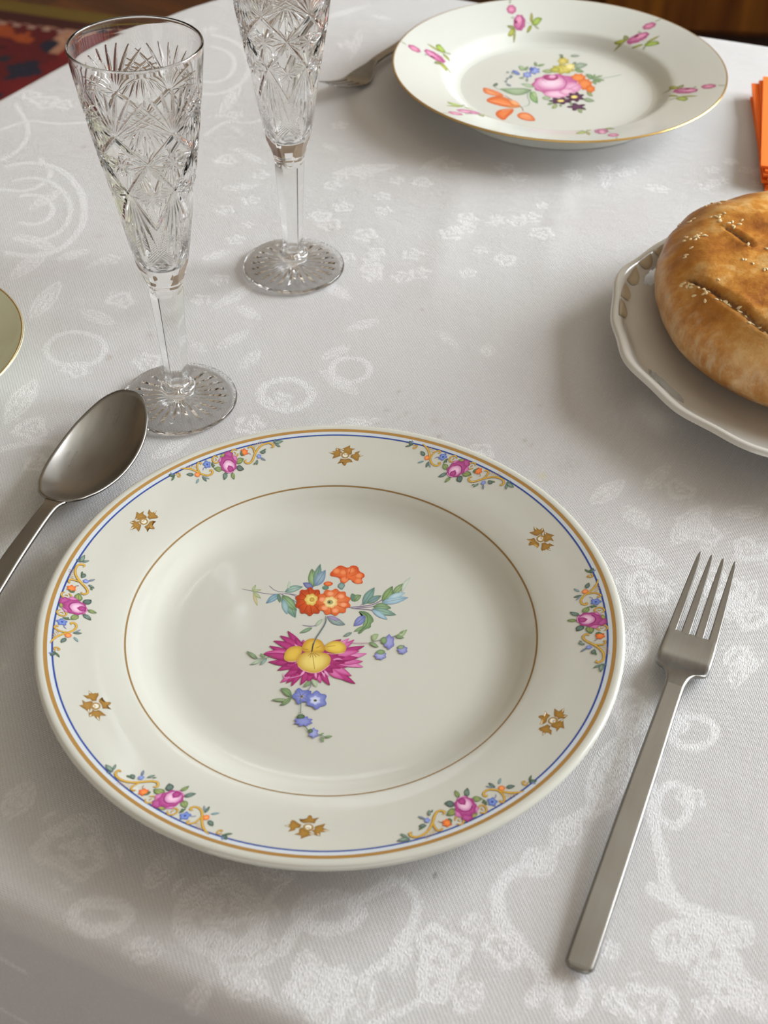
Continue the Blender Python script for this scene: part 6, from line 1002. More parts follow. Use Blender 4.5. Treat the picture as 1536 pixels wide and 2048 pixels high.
# ------------------------------------------------------------------ bread
def make_bread():
    mb=MB(); prof=[(0,50),(14,50.5),(28,50.5),(42,50),(56,48.5),(68,46),(78,42.5),(86,37.5),(92,31),(95.5,24),(96,17),(93,10),(86,4),(76,1),(60,0),(30,0),(0,0)]
    pr=smooth_prof(prof,7); seg=300; vs,fs=lathe([(max(0,a)/1000,b_/1000) for a,b_ in pr],seg)
    # slashes: (x0,y0,x1,y1,width,depth) relative to the loaf centre
    out=[]; att=[]
    SL=[(-.086,-.010,-.052,-.066,.0040,.0024),(-.062,.031,-.050,.006,.0028,.0016)]
    for (x,y,z) in vs:
        th=math.atan2(y,x); r=math.hypot(x,y); k=1.045+.012*math.sin(3*th+.6)+.012*math.sin(5*th+2); 
        n1=noise.noise(Vector((x*22,y*22,z*30+3))); n2=noise.noise(Vector((x*75,y*75,z*75))); n3=noise.noise(Vector((x*260,y*260,z*260)))
        X,Y=x*k,y*k; Z=z
        up=max(0,min(1,(z-.006)/.02))
        Z+=up*(.0024*n1+.0012*n2+.00025*n3)
        rr_=1+ (.02*n1+.012*n2)*(1-abs(z-.024)/.03 if abs(z-.024)<.03 else 0); X*=rr_;Y*=rr_
        # shallow ridge around the crown
        Z-=up*.0006*math.exp(-((r-.045)/.016)**2)
        s_=0
        for (x0,y0,x1,y1,w,d) in SL:
            dx,dy=x1-x0,y1-y0; t=max(0,min(1,((X-x0)*dx+(Y-y0)*dy)/(dx*dx+dy*dy))); dd=math.hypot(X-x0-t*dx,Y-y0-t*dy)+.0007*noise.noise(Vector((X*300,Y*300,0)))
            ww=w*(.35+.65*math.sin(PI*max(.03,min(.97,t))))
            if z>.02:
                g=math.exp(-(dd/(ww*.55))**2); Z-=d*g; s_=max(s_,math.exp(-(dd/(ww*.50))**2)); Z+=.0005*math.exp(-((dd-ww*1.2)/(ww*.5))**2)
        out.append((X,Y,Z)); att.append((s_,max(0,min(1,z/.05)),0))
    mb.add(out,[f[::-1] for f in fs],0,att)
    m,nt,b=new_mat('baked_crust'); tc=nd(nt,'ShaderNodeTexCoord'); at=nd(nt,'ShaderNodeVertexColor'); at.layer_name='tint'; sp=nd(nt,'ShaderNodeSeparateColor'); nt.links.new(at.outputs[0],sp.inputs[0])
    def no(sc,det,rough=.55,map_=None):
        n=nd(nt,'ShaderNodeTexNoise'); n.inputs['Scale'].default_value=sc; n.inputs['Detail'].default_value=det; n.inputs['Roughness'].default_value=rough
        src=tc.outputs['Object']
        if map_: mm=nd(nt,'ShaderNodeMapping'); mm.inputs['Scale'].default_value=map_; nt.links.new(src,mm.inputs[0]); src=mm.outputs[0]
        nt.links.new(src,n.inputs['Vector']); return n.outputs[0]
    nA=no(24,6,.62); nB=no(85,6,.65); nC=no(700,3)
    f=math_n(nt,'ADD',math_n(nt,'MULTIPLY',nA,.62),math_n(nt,'MULTIPLY',nB,.38))
    topc=ramp(nt,f,[(.38,'884808'),(.46,'b06c1c'),(.53,'ca8a34'),(.61,'e0b470')])
    sidec=ramp(nt,f,[(.38,'9a5e24'),(.5,'c08c50'),(.62,'e0be90')])
    h=nd(nt,'ShaderNodeMapRange'); h.inputs[1].default_value=.50; h.inputs[2].default_value=.80; nt.links.new(math_n(nt,'ADD',sp.outputs[1],math_n(nt,'MULTIPLY',math_n(nt,'SUBTRACT',nA,.5),.35)),h.inputs[0])
    col=mixrgb(nt,h.outputs[0],sidec,topc)
    # browned shoulder
    sh=nd(nt,'ShaderNodeMapRange'); sh.interpolation_type='SMOOTHSTEP'; sh.inputs[1].default_value=.0; sh.inputs[2].default_value=.16; sh.inputs[3].default_value=.55; sh.inputs[4].default_value=0
    nt.links.new(math_n(nt,'ABSOLUTE',math_n(nt,'SUBTRACT',sp.outputs[1],.80)),sh.inputs[0]); col=mixrgb(nt,sh.outputs[0],col,lin('96601a'))
    fl=no(1,4,.6,(240,240,60)); flr=nd(nt,'ShaderNodeMapRange'); flr.inputs[1].default_value=.50; flr.inputs[2].default_value=.66; flr.inputs[4].default_value=.65; nt.links.new(fl,flr.inputs[0])
    flm=math_n(nt,'MULTIPLY',flr.outputs[0],math_n(nt,'SUBTRACT',1,h.outputs[0])); col=mixrgb(nt,flm,col,lin('c8ae8a'))
    sl=math_n(nt,'MULTIPLY',sp.outputs[0],math_n(nt,'ADD',math_n(nt,'MULTIPLY',no(500,3),1.6),.0),True); col=mixrgb(nt,sl,col,lin('3c1c0a'))
    nt.links.new(col,b.inputs['Base Color']); b.inputs['Roughness'].default_value=.38; b.inputs['Specular IOR Level'].default_value=.5
    bp=nd(nt,'ShaderNodeBump'); bp.inputs['Strength'].default_value=.5; bp.inputs['Distance'].default_value=.0016; nt.links.new(math_n(nt,'ADD',nB,math_n(nt,'MULTIPLY',nC,.25)),bp.inputs['Height']); nt.links.new(bp.outputs[0],b.inputs['Normal'])
    root=empty('bread_loaf',(.2450,.586,TZ+.0103)); tag(root,'round golden brown bread loaf with sesame seeds and slashed crust','bread')
    crust=mb.build('crust',[m],root,True)
    # sesame seeds: one child each
    bvh=BVHTree.FromPolygons([Vector(p) for p in out],[f[::-1] for f in fs])
    sm_=MB(); prof=[]
    for i in range(7):
        t=i/6; prof.append((.00105*math.sin(PI*t)**.8*(1-.35*t),.0034*(t-.5)))
    v_,f_=lathe(prof,8); v_=[(x,z,y*.55+.0002) for x,y,z in v_]; sm_.add(v_,[f for f in f_],0)
    M_SEED=simple('toasted_sesame',(.72,.56,.30),.45)
    rnd=random.Random(8); pos=[]
    for k in range(44):
        t=rnd.random(); x=-.088+t*.040; y=-.010-t*.066; o_=rnd.gauss(0,.0022)+(.0024 if t>.45 else -.0003); pos.append((x+.86*o_-.0005,y+.51*o_))
    for cx,cy,n_,s_ in ((-.078,.024,14,.0035),(-.0835,.010,4,.002),(-.062,.040,9,.003),(-.057,.030,7,.0025),(-.045,.000,7,.005),(-.050,-.012,4,.004),(-.078,.052,5,.003),(-.060,.062,5,.004),(-.030,.075,6,.008),(-.086,.044,4,.002)):
        for _ in range(n_): pos.append((cx+rnd.gauss(0,s_),cy+rnd.gauss(0,s_)))
    pos=pos[:99]; proto=None
    for x,y in pos:
        h_=bvh.ray_cast(Vector((x,y,.2)),Vector((0,0,-1)))
        if h_[0] is None or h_[0].z<.02: continue
        if proto is None: o=sm_.build('sesame_seed',[M_SEED],root); proto=o
        else: o=proto.copy(); COL.objects.link(o); o.parent=root
        nrm=h_[1]; nrm=nrm if nrm.z>0 else -nrm
        qt=nrm.to_track_quat('Z','Y') @ Matrix.Rotation(rnd.uniform(0,6.28),3,'Z').to_quaternion()
        o.rotation_mode='QUATERNION'; o.rotation_quaternion=qt; o.location=h_[0]; s_=rnd.uniform(.72,1.05); o.scale=(s_,s_,s_)
make_bread()
# ------------------------------------------------------------------ cutlery
def loft(st, nsec=6, cap=True):
    # st: (s, yc, halfwidth, zmid, thickness, cup) ; x axis runs along the tool
    vs=[];fs=[];m_=0
    for (s,yc,w,z,t,cup) in st:
        ring=[]
        e=min(t*.30,w*.5)
        us=[-1,-.96,-.85]+[-.85+1.7*i/nsec for i in range(1,nsec)]+[.85,.96,1]
        for u in us:
            y=u*(w-e*.35) if abs(u)==1 else u*(w-e); ring.append((s,yc+y*1.0,z+t/2+cup*u*u-(t*.16 if abs(u)==1 else 0)))
        ring.append((s,yc+w,z+cup)); 
        for u in us[::-1]:
            y=u*(w-e*.35) if abs(u)==1 else u*(w-e); ring.append((s,yc+y,z-t/2+cup*u*u+(t*.16 if abs(u)==1 else 0)))
        ring.append((s,yc-w,z+cup)); m_=len(ring); vs+=ring
    for a in range(len(st)-1):
        for i in range(m_):
            j=(i+1)%m_; fs.append((a*m_+i,a*m_+j,(a+1)*m_+j,(a+1)*m_+i))
    if cap:
        n0=len(vs); e0=(len(st)-1)*m_; vs+=vs[:m_]; fs.append(tuple(range(n0,n0+m_)))
        n1=len(vs); vs+=vs[e0:e0+m_]; fs.append(tuple(range(n1,n1+m_))[::-1])
    return vs,fs
def stations(keys,n=6): return [tuple(v) for v in smooth_prof(keys,n)]
def mm(st): return [tuple(x/1000 for x in s) for s in st]
def make_fork(name,square,mat,L=202.0):
    root=empty(name,(0,0,0))
    # handle (s, yc, halfwidth, zmid, thickness, cup)
    h=[(0,0,2.6,2.2,1.9,0),(.5,0,3.9,2.3,2.2,0),(1.6,0,4.7,2.4,2.4,0),(4,0,5.15,2.6,2.4,0),(25,0,5.1,4.2,2.3,0),(60,0,4.85,6.2,2.1,0),(95,0,4.4,8.0,2.1,0),(118,0,4.1,8.8,2.4,0),(131,0,4.15,8.6,2.7,0)]
    v,f=loft(mm(stations(h))); a=MB(); a.add(v,f,0)
    hd=a.build('handle',[mat],root)
    if square: k=[(131,0,4.15,8.6,2.7,0),(136,0,4.9,8.1,2.6,-.1),(139.4,0,6.6,7.4,2.4,.1),(141.4,0,9.6,6.6,2.2,.3),(143.2,0,10.9,5.6,2.0,.4),(146.5,0,11.4,3.8,1.8,.4),(152,0,11.45,2.2,1.7,.2),(158,0,11.3,2.9,1.6,.15),(166,0,10.95,5.0,1.5,.1)]
    else: k=[(131,0,3.9,8.6,2.7,0),(137,0,4.8,7.4,2.4,0),(142,0,7.4,5.6,2.1,.3),(148,0,10.2,3.4,1.9,.6),(155,0,11.6,2.0,1.7,.7),(162,0,11.3,2.6,1.6,.3),(166,0,10.95,3.8,1.5,.1)]
    k=[(s-(1.5 if s==166 else 0),y,w,z-(.4 if s==166 else 0),t,c) for s,y,w,z,t,c in k]
    a=MB(); v,f=loft(mm(stations(k)),10); a.add(v,f,0); head=a.build('head',[mat],root)
    W=10.95; gap=1.9; tw=(2*W-3*gap)/4
    z0=5.0 if square else 3.8
    for i in range(4):
        y0=-W+tw/2+i*(tw+gap); y1=(i-1.5)*5.15; q=[]
        for t in (0,.15,.35,.6,.8,.93,.985,1):
            s=164.0+(L-164.0)*t; yc=y0+(y1-y0)*t; w=tw/2*(1-.30*t-.36*t**3) if t<.95 else (tw/2*.30 if t<.99 else .25)
            z=z0-.45+(L-164.5)*(.25*t+.11*t*t); th=1.48-.5*t
            q.append((s,yc,w,z,th,0))
        a=MB(); v,f=loft(mm(stations(q,4)),4); a.add(v,f,0); a.build('tine',[mat],head)
    for o in [root]+[c for c in root.children]: pass
    return root
FK=make_fork('dinner_fork',True,M_STEEL)
FK.location=(.0685,.2128,TZ+.0006); FK.rotation_euler=(0,0,math.atan2(186.1,79.1))
tag(FK,'brushed steel dinner fork with square shoulders, right of the front plate','fork')
FB=make_fork('dinner_fork',False,M_STEEL2,205)
FB.location=(.0470,1.030,TZ+.0006); FB.rotation_euler=(0,0,math.atan2(.875-1.030,-.0445-.0470)); FB.scale=(.885,.885,.885)
tag(FB,'steel fork lying left of the far plate, handle hidden under its rim','fork')
def make_spoon():
    root=empty('table_spoon',(0,0,0))
    hw=[(0,2.2),(1.2,6.2),(4,10.2),(8,12.8),(16,16.6),(30,19.8),(46,20.6),(59,19.4),(70,16.4),(78,12.8),(83.2,8.6),(86,4.2),(86.6,0)]
    up=smooth_prof(hw,5); outl=[(s,w) for s,w in up]+[(s,-w) for s,w in up[::-1][1:-1]]+[(up[0][0],-up[0][1])]
    cx,cy=38,0; NR=20; vs=[(cx/1000,0,0)];fs=[]; n=len(outl)
    def zr(s): return 15.0-6.4*math.sin(PI*min(1,max(0,s/88)))+ .02*(s-44)*0
    def zz(r,s,y): return (zr(s)*r**2.6*1.0+(1-r**2.6)*1.2+0)
    vs=[(cx/1000,0,zz(0,cx,0)/1000)]
    for k in range(1,NR+1):
        r=k/NR
        for (s,y) in outl:
            S=cx+(s-cx)*r; Y=y*r; vs.append((S/1000,Y/1000,zz(r,s,y)/1000))
    fs=[(0,1+i,1+(i+1)%n) for i in range(n)]
    for k in range(NR-1):
        b0=1+k*n; fs+=[(b0+i,b0+n+i,b0+n+(i+1)%n,b0+(i+1)%n) for i in range(n)]
    a=MB(); a.add(vs,[f[::-1] for f in fs],0); bo=a.build('bowl',[M_STEEL2],root)
    sm=bo.modifiers.new('Solidify','SOLIDIFY'); sm.thickness=.0014; sm.offset=1
    h=[(1.5,0,5.6,14.0,1.7,0),(-2,0,4.4,15.0,2.2,0),(-7,0,3.9,15.8,2.6,0),(-20,0,4.0,16.6,2.6,0),(-45,0,4.5,16.8,2.3,0),(-80,0,5.0,14.2,2.1,0),(-110,0,5.3,8.6,2.2,0),(-124,0,5.2,5.0,2.2,0),(-128,0,4.4,3.4,2.0,0),(-129.5,0,2.4,2.9,1.6,0)]
    v,f=loft(mm(stations(h,5))); a=MB(); a.add(v,[q[::-1] for q in f],0); a.build('handle',[M_STEEL2],root)
    return root
SP=make_spoon(); SP.location=(-.1524,.4322,TZ+.0012); SP.rotation_euler=(0,0,math.radians(90-15))
tag(SP,'worn steel table spoon with large oval bowl, left of the front plate','spoon')
# ------------------------------------------------------------------ crystal flutes
def make_flute():
    root=empty('champagne_flute',(0,0,0))
    # outer radius profile of the bowl (z,r) mm
    zr=[(71,8.3),(73,8.6),(76,9.4),(79,10.6),(83,12.0),(88,13.0),(95,14.3),(110,16.7),(123,18.9),(145,22.8),(170,26.6),(185,28.4),(190,28.95)]
    zs=[a for a,_ in zr]; rs_=[b_ for _,b_ in zr]
    NU=756; sec=NU//6; zl=np.concatenate([np.linspace(71,90,50),np.linspace(90.3,186,330),np.linspace(186.5,191,8)]); nv=len(zl)
    R0=np.interp(zl,zs,rs_); SW=2*PI*20/6
    u=(np.arange(sec)/sec-.5)*SW; U,Z=np.meshgrid(u,zl); H=np.zeros_like(U)
    def seg(x0,y0,x1,y1,w,d,taper=0):
        nonlocal H
        for sh in (-SW,0,SW):
            dx,dy=x1-x0,y1-y0; t=np.clip(((U-x0-sh)*dx+(Z-y0)*dy)/(dx*dx+dy*dy),0,1); dd=np.hypot(U-x0-sh-t*dx,Z-y0-t*dy)
            k=1.0 if not taper else np.sin(PI*np.clip(.08+.9*t,0,1))**.7*taper+(1-taper)
            H=np.maximum(H,d*k*np.clip(1-dd/(w*k+1e-6),0,1))
    def rays(cx,cy,angs,l,w,d,taper=.9):
        for a in angs: a=math.radians(a); seg(cx,cy,cx+l*math.sin(a),cy+l*math.cos(a),w,d,taper)
    h=SW/2
    rays(0,160,[-62,-47,-33,-21,-10,0,10,21,33,47,62],21,.75,.75)
    for s_ in (-1,1):
        seg(0,160,s_*h,147,1.1,1.0); seg(s_*h,147,0,131,1.1,1.0); seg(0,131,s_*h,112,1.2,1.0)
        seg(0,160,s_*h,168,.8,.6)
    rays(h,168,[140,155,167,180,193,205,220],14,.7,.65); rays(h,168,[-80,-60,60,80],7,.6,.5)
    rays(h,147,[0,24,48,70,110,132,156,180,204,228,250,290,312,336],8,.65,.6)
    rays(0,146,range(0,360,36),5.4,.6,.55); rays(h,129,range(0,360,36),5.6,.6,.55)
    rays(0,131,[60,75,90,105,-60,-75,-90,-105],8,.6,.55)
    rays(0,131,[180,171,189,162,198],34,1.35,1.1,.6)
    # hatched panels between the long flutes
    for k in range(-1,14):
        z0=90+k*1.9
        wd=max(0,min(h*.95,(114-z0)*.42)); 
        if wd>.6: seg(h-wd,z0,h+wd,z0+wd*1.5,.55,.42); seg(h-wd,z0+wd*1.5,h+wd,z0,.55,.42)
    H*=np.clip((Z-86)/4,0,1)*np.clip((187-Z)/2,0,1)
    H=np.tile(H,(1,6)); A=(np.arange(NU)/NU)*2*PI
    R=R0[:,None]-H*1.0
    # flat facets at the base of the bowl
    rel=((A+PI/6)%(PI/3))-PI/6; d=np.interp(zl,[71,73,80,88,94,200],[8.3,8.35,10.1,12.4,14.6,60])
    RF=d[:,None]/np.cos(rel)[None,:]; bl=np.clip((zl-71)/1.5,0,1)[:,None]; R=np.where(RF<R,R*(1-bl)+RF*bl,R)
    vs=[];fs=[]
    P3=np.stack([R*np.cos(A),R*np.sin(A),np.repeat(zl[:,None],NU,1)],-1).reshape(-1,3)/1000
    rim=[(28.9,191.6),(28.5,192.0),(28.1,191.9),(27.85,191.4)]
    inner=[(27.7,188),(25.2,170),(21.2,145),(17.2,123),(14.7,110),(12.0,96),(10.6,90),(8.6,86),(5.4,84),(2.4,83.3)]
    inner=[q for q in smooth_prof(rim[-1:]+inner,6)][1:]
    rings=rim+inner
    P4=np.concatenate([np.stack([r*np.cos(A),r*np.sin(A),np.full(NU,z)],-1) for r,z in rings])/1000
    V=np.concatenate([P3,P4,np.array([[0,0,.0832]])]); nr=nv+len(rings)
    idx=np.arange(nr*NU).reshape(nr,NU); nx_=np.roll(idx,-1,1); F=np.stack([idx[:-1],nx_[:-1],nx_[1:],idx[1:]],-1).reshape(-1,4)
    faces=F.tolist()+[(int(idx[-1,i]),int(nx_[-1,i]),len(V)-1) for i in range(NU)]
    a=MB(); a.v=V.tolist(); a.f=faces; a.m=[0]*len(faces); a.sm=[True]*len(faces)
    a.build('bowl',[M_GLASS],root)
    # stem, six flats, open at both ends so the crystal reads as one piece
    st=[(8.3,71),(8.2,70.6),(7.9,68),(7.4,60),(6.7,45),(6.0,30),(5.6,20),(5.6,16),(5.8,13.6)]
    st=smooth_prof(st,6); NS_=96*3; vs=[]; n=NS_
    A2=[2*PI*i/n for i in range(n)]
    for k,(r,z) in enumerate(st):
        bl=max(0,min(1,(71-z)/2.0,(z-13.6)/2.0))
        for t in A2:
            rel=((t+PI/6)%(PI/3))-PI/6; rf=r*.93/math.cos(rel); vs.append(((r*(1-bl)+rf*bl)*math.cos(t)/1000,(r*(1-bl)+rf*bl)*math.sin(t)/1000,z/1000))
    fs=[(k*n+i,(k+1)*n+i,(k+1)*n+(i+1)%n,k*n+(i+1)%n) for k in range(len(st)-1) for i in range(n)]
    a=MB(); a.add(vs,fs,0); a.build('stem',[M_GLASS],root)
    ft=[(5.8,13.6),(6.4,12.9),(8.2,12.0),(9.2,10.8),(9.0,9.4),(8.2,8.2),(8.6,7.2),(12,6.0),(18,4.6),(25,3.6),(29,3.2),(29.9,2.6),(30.1,1.8),(29.8,1.0),(29.0,.5)]
    ft=smooth_prof(ft,4); n=NS_
    und=[(28,.5),(26,.5),(24,.6),(21,.7),(18,.8),(15,.9),(12,1.0),(9,1.0),(6,1.0),(3.5,1.0),(2,1.0)]
    vs=[]
    for r,z in ft: vs+= [(r*math.cos(t)/1000,r*math.sin(t)/1000,z/1000) for t in A2]
    for r,z in smooth_prof(und,3):
        for t in A2:
            g=abs(((t*24/(2*PI))%1)-.5)*2; k=max(0,min(1,(26.5-r)/4))*max(0,min(1,(r-2)/3)); gv=max(0,1-(1-g)*1.0)
            vs.append((r*math.cos(t)/1000,r*math.sin(t)/1000,(z+0.75*k*(1-g)**1.0)/1000))
    nr=len(vs)//n; fs=[(k*n+i,(k+1)*n+i,(k+1)*n+(i+1)%n,k*n+(i+1)%n) for k in range(nr-1) for i in range(n)]
    vs.append((0,0,.001)); c=len(vs)-1; fs+=[((nr-1)*n+i,c,(nr-1)*n+(i+1)%n) for i in range(n)]
    a=MB(); a.add(vs,fs,0); a.build('foot',[M_GLASS],root)
    return root
FL=make_flute(); FL.location=(-.10783,.52773,TZ+.0004); FL.rotation_euler=(0,0,.68)
tag(FL,'cut crystal champagne flute nearest the spoon, star cuts and clear rim','glass','crystal flutes')
F2=copy_tree(FL); F2.location=(-.05575,.65714,TZ+.0004); F2.rotation_euler=(0,0,.67)
tag(F2,'cut crystal champagne flute standing farther back, its rim cut off by the frame','glass','crystal flutes')
# ------------------------------------------------------------------ orange napkins
m,nt,b=new_mat('orange_paper'); tc=nd(nt,'ShaderNodeTexCoord'); n_=nd(nt,'ShaderNodeTexNoise'); n_.inputs['Scale'].default_value=600; nt.links.new(tc.outputs['Object'],n_.inputs['Vector'])
b.inputs['Base Color'].default_value=(.95,.18,.010,1); b.inputs['Roughness'].default_value=.8
bp=nd(nt,'ShaderNodeBump'); bp.inputs['Strength'].default_value=.2; bp.inputs['Distance'].default_value=.0004; nt.links.new(n_.outputs[0],bp.inputs['Height']); nt.links.new(bp.outputs[0],b.inputs['Normal']); M_NAP=m
def make_napkin():
    # two folded leaves joined along the far edge
    a=MB(); S=.139; t=.00085; N=24
    pr=[]
    # section in y-z: folded strip, outer skin then inner slit
    top=[(0,t*2-.0001),(.002,t*2),(S*.5,t*2+.0001),(S-.002,t*2)]
    arc=[(S-.002+.002*math.sin(k*PI/6),t+t*math.cos(k*PI/6)) for k in range(1,6)]
    bot=[(S-.002,0),(S*.5,0),(.002,0),(0,.0001)]
    slit=[(0,t-.00012),(.012,t-.00003),(.012,t+.00003),(0,t+.00012)]
    pr=top+arc+bot+slit; n=len(pr); vs=[]
    for i in range(N+1):
        x=S*i/N
        for y,z in pr: vs.append((x,y,z+.00012*math.sin(x*90)*math.sin(y*50)))
    fs=[(i*n+k,(i+1)*n+k,(i+1)*n+(k+1)%n,i*n+(k+1)%n) for i in range(N) for k in range(n)]+[tuple(range(n)),tuple(range(N*n,N*n+n))[::-1]]
    a.add(vs,[f[::-1] for f in fs],0,None,False); return a.build('paper_napkin',[M_NAP])
nap=make_napkin(); names=['bottom','sixth from the top','fifth from the top','fourth from the top','third from the top','second from the top','topmost']
base_ang=math.atan2(-.203,.979)
for i in range(7):
    o=nap if i==0 else nap.copy()
    if i: COL.objects.link(o)
    da=[.075,-.06,.05,-.03,.06,.03,-.012][i]; off=[(.003,-.011),(.0035,-.009),(.001,-.006),(.004,-.008),(.0015,-.005),(.0025,-.0035),(.0,.0)][i]
    ang=base_ang+da; o.location=(.2435+off[0],.766+off[1],TZ+.0006+i*.00195); o.rotation_euler=(0,0,ang)
    tag(o,'orange paper napkin beside the far plate, %s of the stack'%names[i],'napkin','stacked orange napkins')
# ------------------------------------------------------------------ table under the cloth
M_TW=simple('brown_table_wood',(.16,.07,.03),.4)
tb=empty('dining_table',(.33,.45,0)); tag(tb,'wooden dining table hidden under the white damask cloth','table')
a=MB(); po=OUTL-OUTL.mean(0); po=OUTL-np.array([.33,.45]); L_=np.hypot(po[:,0],po[:,1])[:,None]; po=po*(1-.012/L_)
n=len(po); vs=[(x,y,TZ-.0035) for x,y in po]+[(x,y,TZ-.03) for x,y in po]; a.add(vs,[tuple(range(n))[::-1],tuple(range(n,2*n))]+[(i,i+n,(i+1)%n+n,(i+1)%n) for i in range(n)],0,None,False); a.build('tabletop',[M_TW],tb)
for x,y in ((-.56,-.02),(-.36,.42),(.50,-.38),(.55,.20)):
    a=MB(); v,f=lathe([(0,TZ-.03),(.035,TZ-.03),(.035,.62),(.028,.6),(.024,.1),(.03,.05),(.022,0),(0,0)],24); a.add(v,[q[::-1] for q in f],0); o=a.build('leg',[M_TW],tb); o.location=(x,y,0)
# ------------------------------------------------------------------ room
def box(a,x0,x1,y0,y1,z0,z1,mat=0):
    v=[(x,y,z) for x in (x0,x1) for y in (y0,y1) for z in (z0,z1)]; a.add(v,[(0,1,3,2),(4,6,7,5),(0,4,5,1),(2,3,7,6),(0,2,6,4),(1,5,7,3)],mat,None,False)
m,nt,b=new_mat('parquet'); M_FLOOR=m; tc=nd(nt,'ShaderNodeTexCoord'); mp=nd(nt,'ShaderNodeMapping'); mp.inputs['Rotation'].default_value=(0,0,.6); nt.links.new(tc.outputs['Object'],mp.inputs[0])
br=nd(nt,'ShaderNodeTexBrick'); br.inputs['Scale'].default_value=1; br.inputs['Brick Width'].default_value=.42; br.inputs['Row Height'].default_value=.07; br.inputs['Mortar Size'].default_value=.0012; br.inputs['Color1'].default_value=(*lin('6a3a12'),1); br.inputs['Color2'].default_value=(*lin('4c2608'),1); br.inputs['Mortar'].default_value=(.008,.004,.002,1)
nt.links.new(mp.outputs[0],br.inputs[0]); mg=nd(nt,'ShaderNodeMapping'); mg.inputs['Scale'].default_value=(4,60,4); nt.links.new(mp.outputs[0],mg.inputs[0]); n_=nd(nt,'ShaderNodeTexNoise'); n_.inputs['Scale'].default_value=1; n_.inputs['Detail'].default_value=5; nt.links.new(mg.outputs[0],n_.inputs['Vector'])
nt.links.new(mixrgb(nt,1.0,br.outputs[0],ramp(nt,n_.outputs[0],[(.3,(.55,.5,.45)),(.7,(1.15,1.1,1.0))]),'MULTIPLY'),b.inputs['Base Color']); b.inputs['Roughness'].default_value=.35
a=MB(); box(a,-3.2,1.9,-2.2,3.6,-.05,0); tag(a.build('floor',[M_FLOOR]),kind='structure')
M_WALL=simple('cream_plaster',(.50,.38,.25),.9); M_CEIL=simple('ceiling_paint',(.55,.49,.39),.9); M_FRAME=simple('window_paint',(.75,.74,.70),.4)
a=MB(); box(a,-3.2,1.9,3.5,3.6,0,2.7); tag(a.build('wall_back',[M_WALL]),kind='structure')
WX=1.8; WY0,WY1,WZ0,WZ1=.45,2.05,.95,2.35
a=MB(); box(a,WX,WX+.1,-2.2,WY0,0,2.7); box(a,WX,WX+.1,WY1,3.6,0,2.7); box(a,WX,WX+.1,WY0,WY1,0,WZ0); box(a,WX,WX+.1,WY0,WY1,WZ1,2.7); tag(a.build('wall_right',[M_WALL]),kind='structure')
a=MB(); box(a,-3.2,-3.1,-2.2,3.6,0,2.7); tag(a.build('wall_left',[M_WALL]),kind='structure')
a=MB(); box(a,-3.2,1.9,-2.2,3.6,2.7,2.75); tag(a.build('ceiling',[M_CEIL]),kind='structure')
# window frame with sash bars
a=MB(); f=.06
box(a,WX,WX+.07,WY0,WY0+f,WZ0,WZ1); box(a,WX,WX+.07,WY1-f,WY1,WZ0,WZ1); box(a,WX,WX+.07,WY0,WY1,WZ0,WZ0+f); box(a,WX,WX+.07,WY0,WY1,WZ1-f,WZ1); box(a,WX+.01,WX+.06,(WY0+WY1)/2-.04,(WY0+WY1)/2+.04,WZ0,WZ1)
tag(a.build('window_1',[M_FRAME]),kind='structure')
# front wall behind the camera, left open for the added fill lamp
a=MB(); box(a,-3.2,1.9,-2.2,-2.1,2.25,2.7); box(a,-3.2,1.9,-2.2,-2.1,0,.75); box(a,-3.2,-1.9,-2.2,-2.1,.75,2.25); box(a,1.2,1.9,-2.2,-2.1,.75,2.25); tag(a.build('wall_front',[M_WALL]),kind='structure')
def area(name,loc,rot,sx,sy,power,col):
    l=bpy.data.lights.new(name,'AREA'); l.shape='RECTANGLE'; l.size=sx; l.size_y=sy; l.energy=power; l.color=col; o=bpy.data.objects.new(name,l); COL.objects.link(o); o.location=loc; o.rotation_euler=rot; return o
area('window_daylight',(WX+.12,(WY0+WY1)/2,(WZ0+WZ1)/2),(0,PI/2,0),WZ1-WZ0,WY1-WY0,150,(.90,.95,1.0))
area('front_fill',(-.35,-2.15,1.5),(PI/2,0,0),3.0,1.5,17,(1.0,.90,.76))  # added warm fill from behind the camera, lifts the ambient light
# rug
m,nt,b=new_mat('red_woven_rug'); tc=nd(nt,'ShaderNodeTexCoord'); sn_=nd(nt,'ShaderNodeVectorMath'); sn_.operation='SNAP'; sn_.inputs[1].default_value=(.012,.007,.01); nt.links.new(tc.outputs['Object'],sn_.inputs[0])
vo=nd(nt,'ShaderNodeTexVoronoi'); vo.inputs['Scale'].default_value=13; vo.distance='MANHATTAN'; nt.links.new(sn_.outputs[0],vo.inputs['Vector'])
sc=nd(nt,'ShaderNodeSeparateColor'); nt.links.new(vo.outputs['Color'],sc.inputs[0])
c=ramp(nt,sc.outputs[0],[(0,'5c080c'),(.42,'6e0c0e'),(.5,'a04818'),(.62,'1c1c30'),(.75,'7c0c10'),(.86,'b08468'),(.93,'20202c')],'CONSTANT')
dd=ramp(nt,vo.outputs['Distance'],[(0,(.2,.12,.1)),(.25,(1,1,1)),(.5,(.8,.7,.7))],'CONSTANT'); c=mixrgb(nt,.75,c,dd,'MULTIPLY')
sx=nd(nt,'ShaderNodeSeparateXYZ'); nt.links.new(tc.outputs['Object'],sx.inputs[0])
def bandm(lo,hi): return math_n(nt,'MULTIPLY',math_n(nt,'GREATER_THAN',sx.outputs[1],lo),math_n(nt,'LESS_THAN',sx.outputs[1],hi))
c=mixrgb(nt,bandm(-.055,.01),c,lin('6a5418')); c=mixrgb(nt,bandm(-.10,-.055),c,lin('3c1206'))
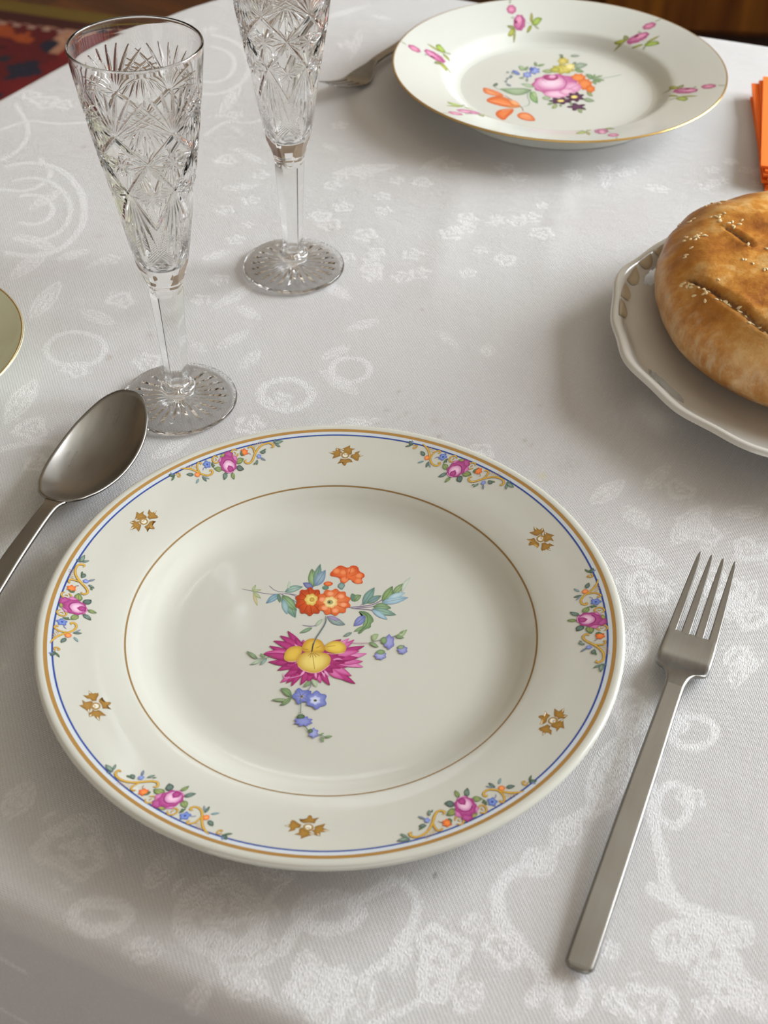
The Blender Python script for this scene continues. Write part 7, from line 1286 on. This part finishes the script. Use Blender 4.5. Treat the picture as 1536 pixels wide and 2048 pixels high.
ck=nd(nt,'ShaderNodeTexChecker'); ck.inputs['Scale'].default_value=55; nt.links.new(tc.outputs['Object'],ck.inputs['Vector']); c=mixrgb(nt,math_n(nt,'MULTIPLY',bandm(-.125,-.105),ck.outputs['Fac']),c,lin('a08070'))
nt.links.new(c,b.inputs['Base Color']); b.inputs['Roughness'].default_value=.95
a=MB(); box(a,-1.6,.46,-2.6,0,0,.012); o=a.build('woven_rug',[m]); o.location=(-.80,2.905,.0005); o.rotation_euler=(0,0,-.30)
tag(o,'red woven rug with olive border lying on the floor beyond the table','rug')
# sideboard
m,nt,b=new_mat('varnished_brown_wood'); tc=nd(nt,'ShaderNodeTexCoord'); mp=nd(nt,'ShaderNodeMapping'); mp.inputs['Scale'].default_value=(30,4,3); nt.links.new(tc.outputs['Object'],mp.inputs[0]); n_=nd(nt,'ShaderNodeTexNoise'); n_.inputs['Scale'].default_value=1; n_.inputs['Detail'].default_value=5; nt.links.new(mp.outputs[0],n_.inputs['Vector'])
nt.links.new(ramp(nt,n_.outputs[0],[(.3,'3c1c05'),(.55,'54300a'),(.75,'663c0e')]),b.inputs['Base Color']); b.inputs['Roughness'].default_value=.25; M_CAB=m; M_PL=simple('dark_plinth_wood',(.02,.008,.004),.4)
sb=empty('sideboard',(.40,2.46,0),math.radians(-4)); tag(sb,'varnished brown wooden sideboard with dark plinth standing behind the table','sideboard')
a=MB(); box(a,0,1.2,0,.42,.155,.85); a.build('body',[M_CAB],sb)
a=MB(); box(a,.02,1.18,.03,.40,0,.155); a.build('plinth',[M_PL],sb)
for i in range(3):
    a=MB(); box(a,.012+i*.395,.012+i*.395+.385,-.018,0,.17,.835); dr=a.build('door',[M_CAB],sb); a=MB(); v,f=lathe([(0,0),(.012,0),(.009,.012),(.015,.022),(0,.026)],20); a.add([(x,-z,y) for x,y,z in v],f,0); k_=a.build('knob',[M_GOLDB],dr); k_.location=(.012+i*.395+.35,-.018,.55)
# ------------------------------------------------------------------ sky, camera, view
w=bpy.data.worlds.new('world'); scene.world=w; w.use_nodes=True; bg=w.node_tree.nodes['Background']; bg.inputs[0].default_value=(.75,.85,1,1); bg.inputs[1].default_value=1.2
cam=bpy.data.cameras.new('camera'); co=bpy.data.objects.new('camera',cam); COL.objects.link(co); scene.camera=co
co.matrix_world=Matrix.Translation((0,0,TZ+.41748)) @ Matrix.Rotation(math.radians(90-43.1725),4,'X') @ Matrix.Rotation(.01284,4,'Z')
cam.sensor_fit='VERTICAL'; cam.sensor_height=36; cam.sensor_width=27; cam.lens=2553.6/2048*36; cam.clip_start=.01
cam.dof.use_dof=True; cam.dof.focus_distance=.60; cam.dof.aperture_fstop=15
scene.view_settings.view_transform='Standard'; scene.view_settings.look='None'; scene.view_settings.gamma=1; scene.view_settings.use_curve_mapping=False
scene.view_settings.exposure=-0.10
try:
    c=scene.cycles; c.max_bounces=16; c.transmission_bounces=14; c.glossy_bounces=6; c.diffuse_bounces=5; c.caustics_refractive=True; c.caustics_reflective=True
except Exception: pass
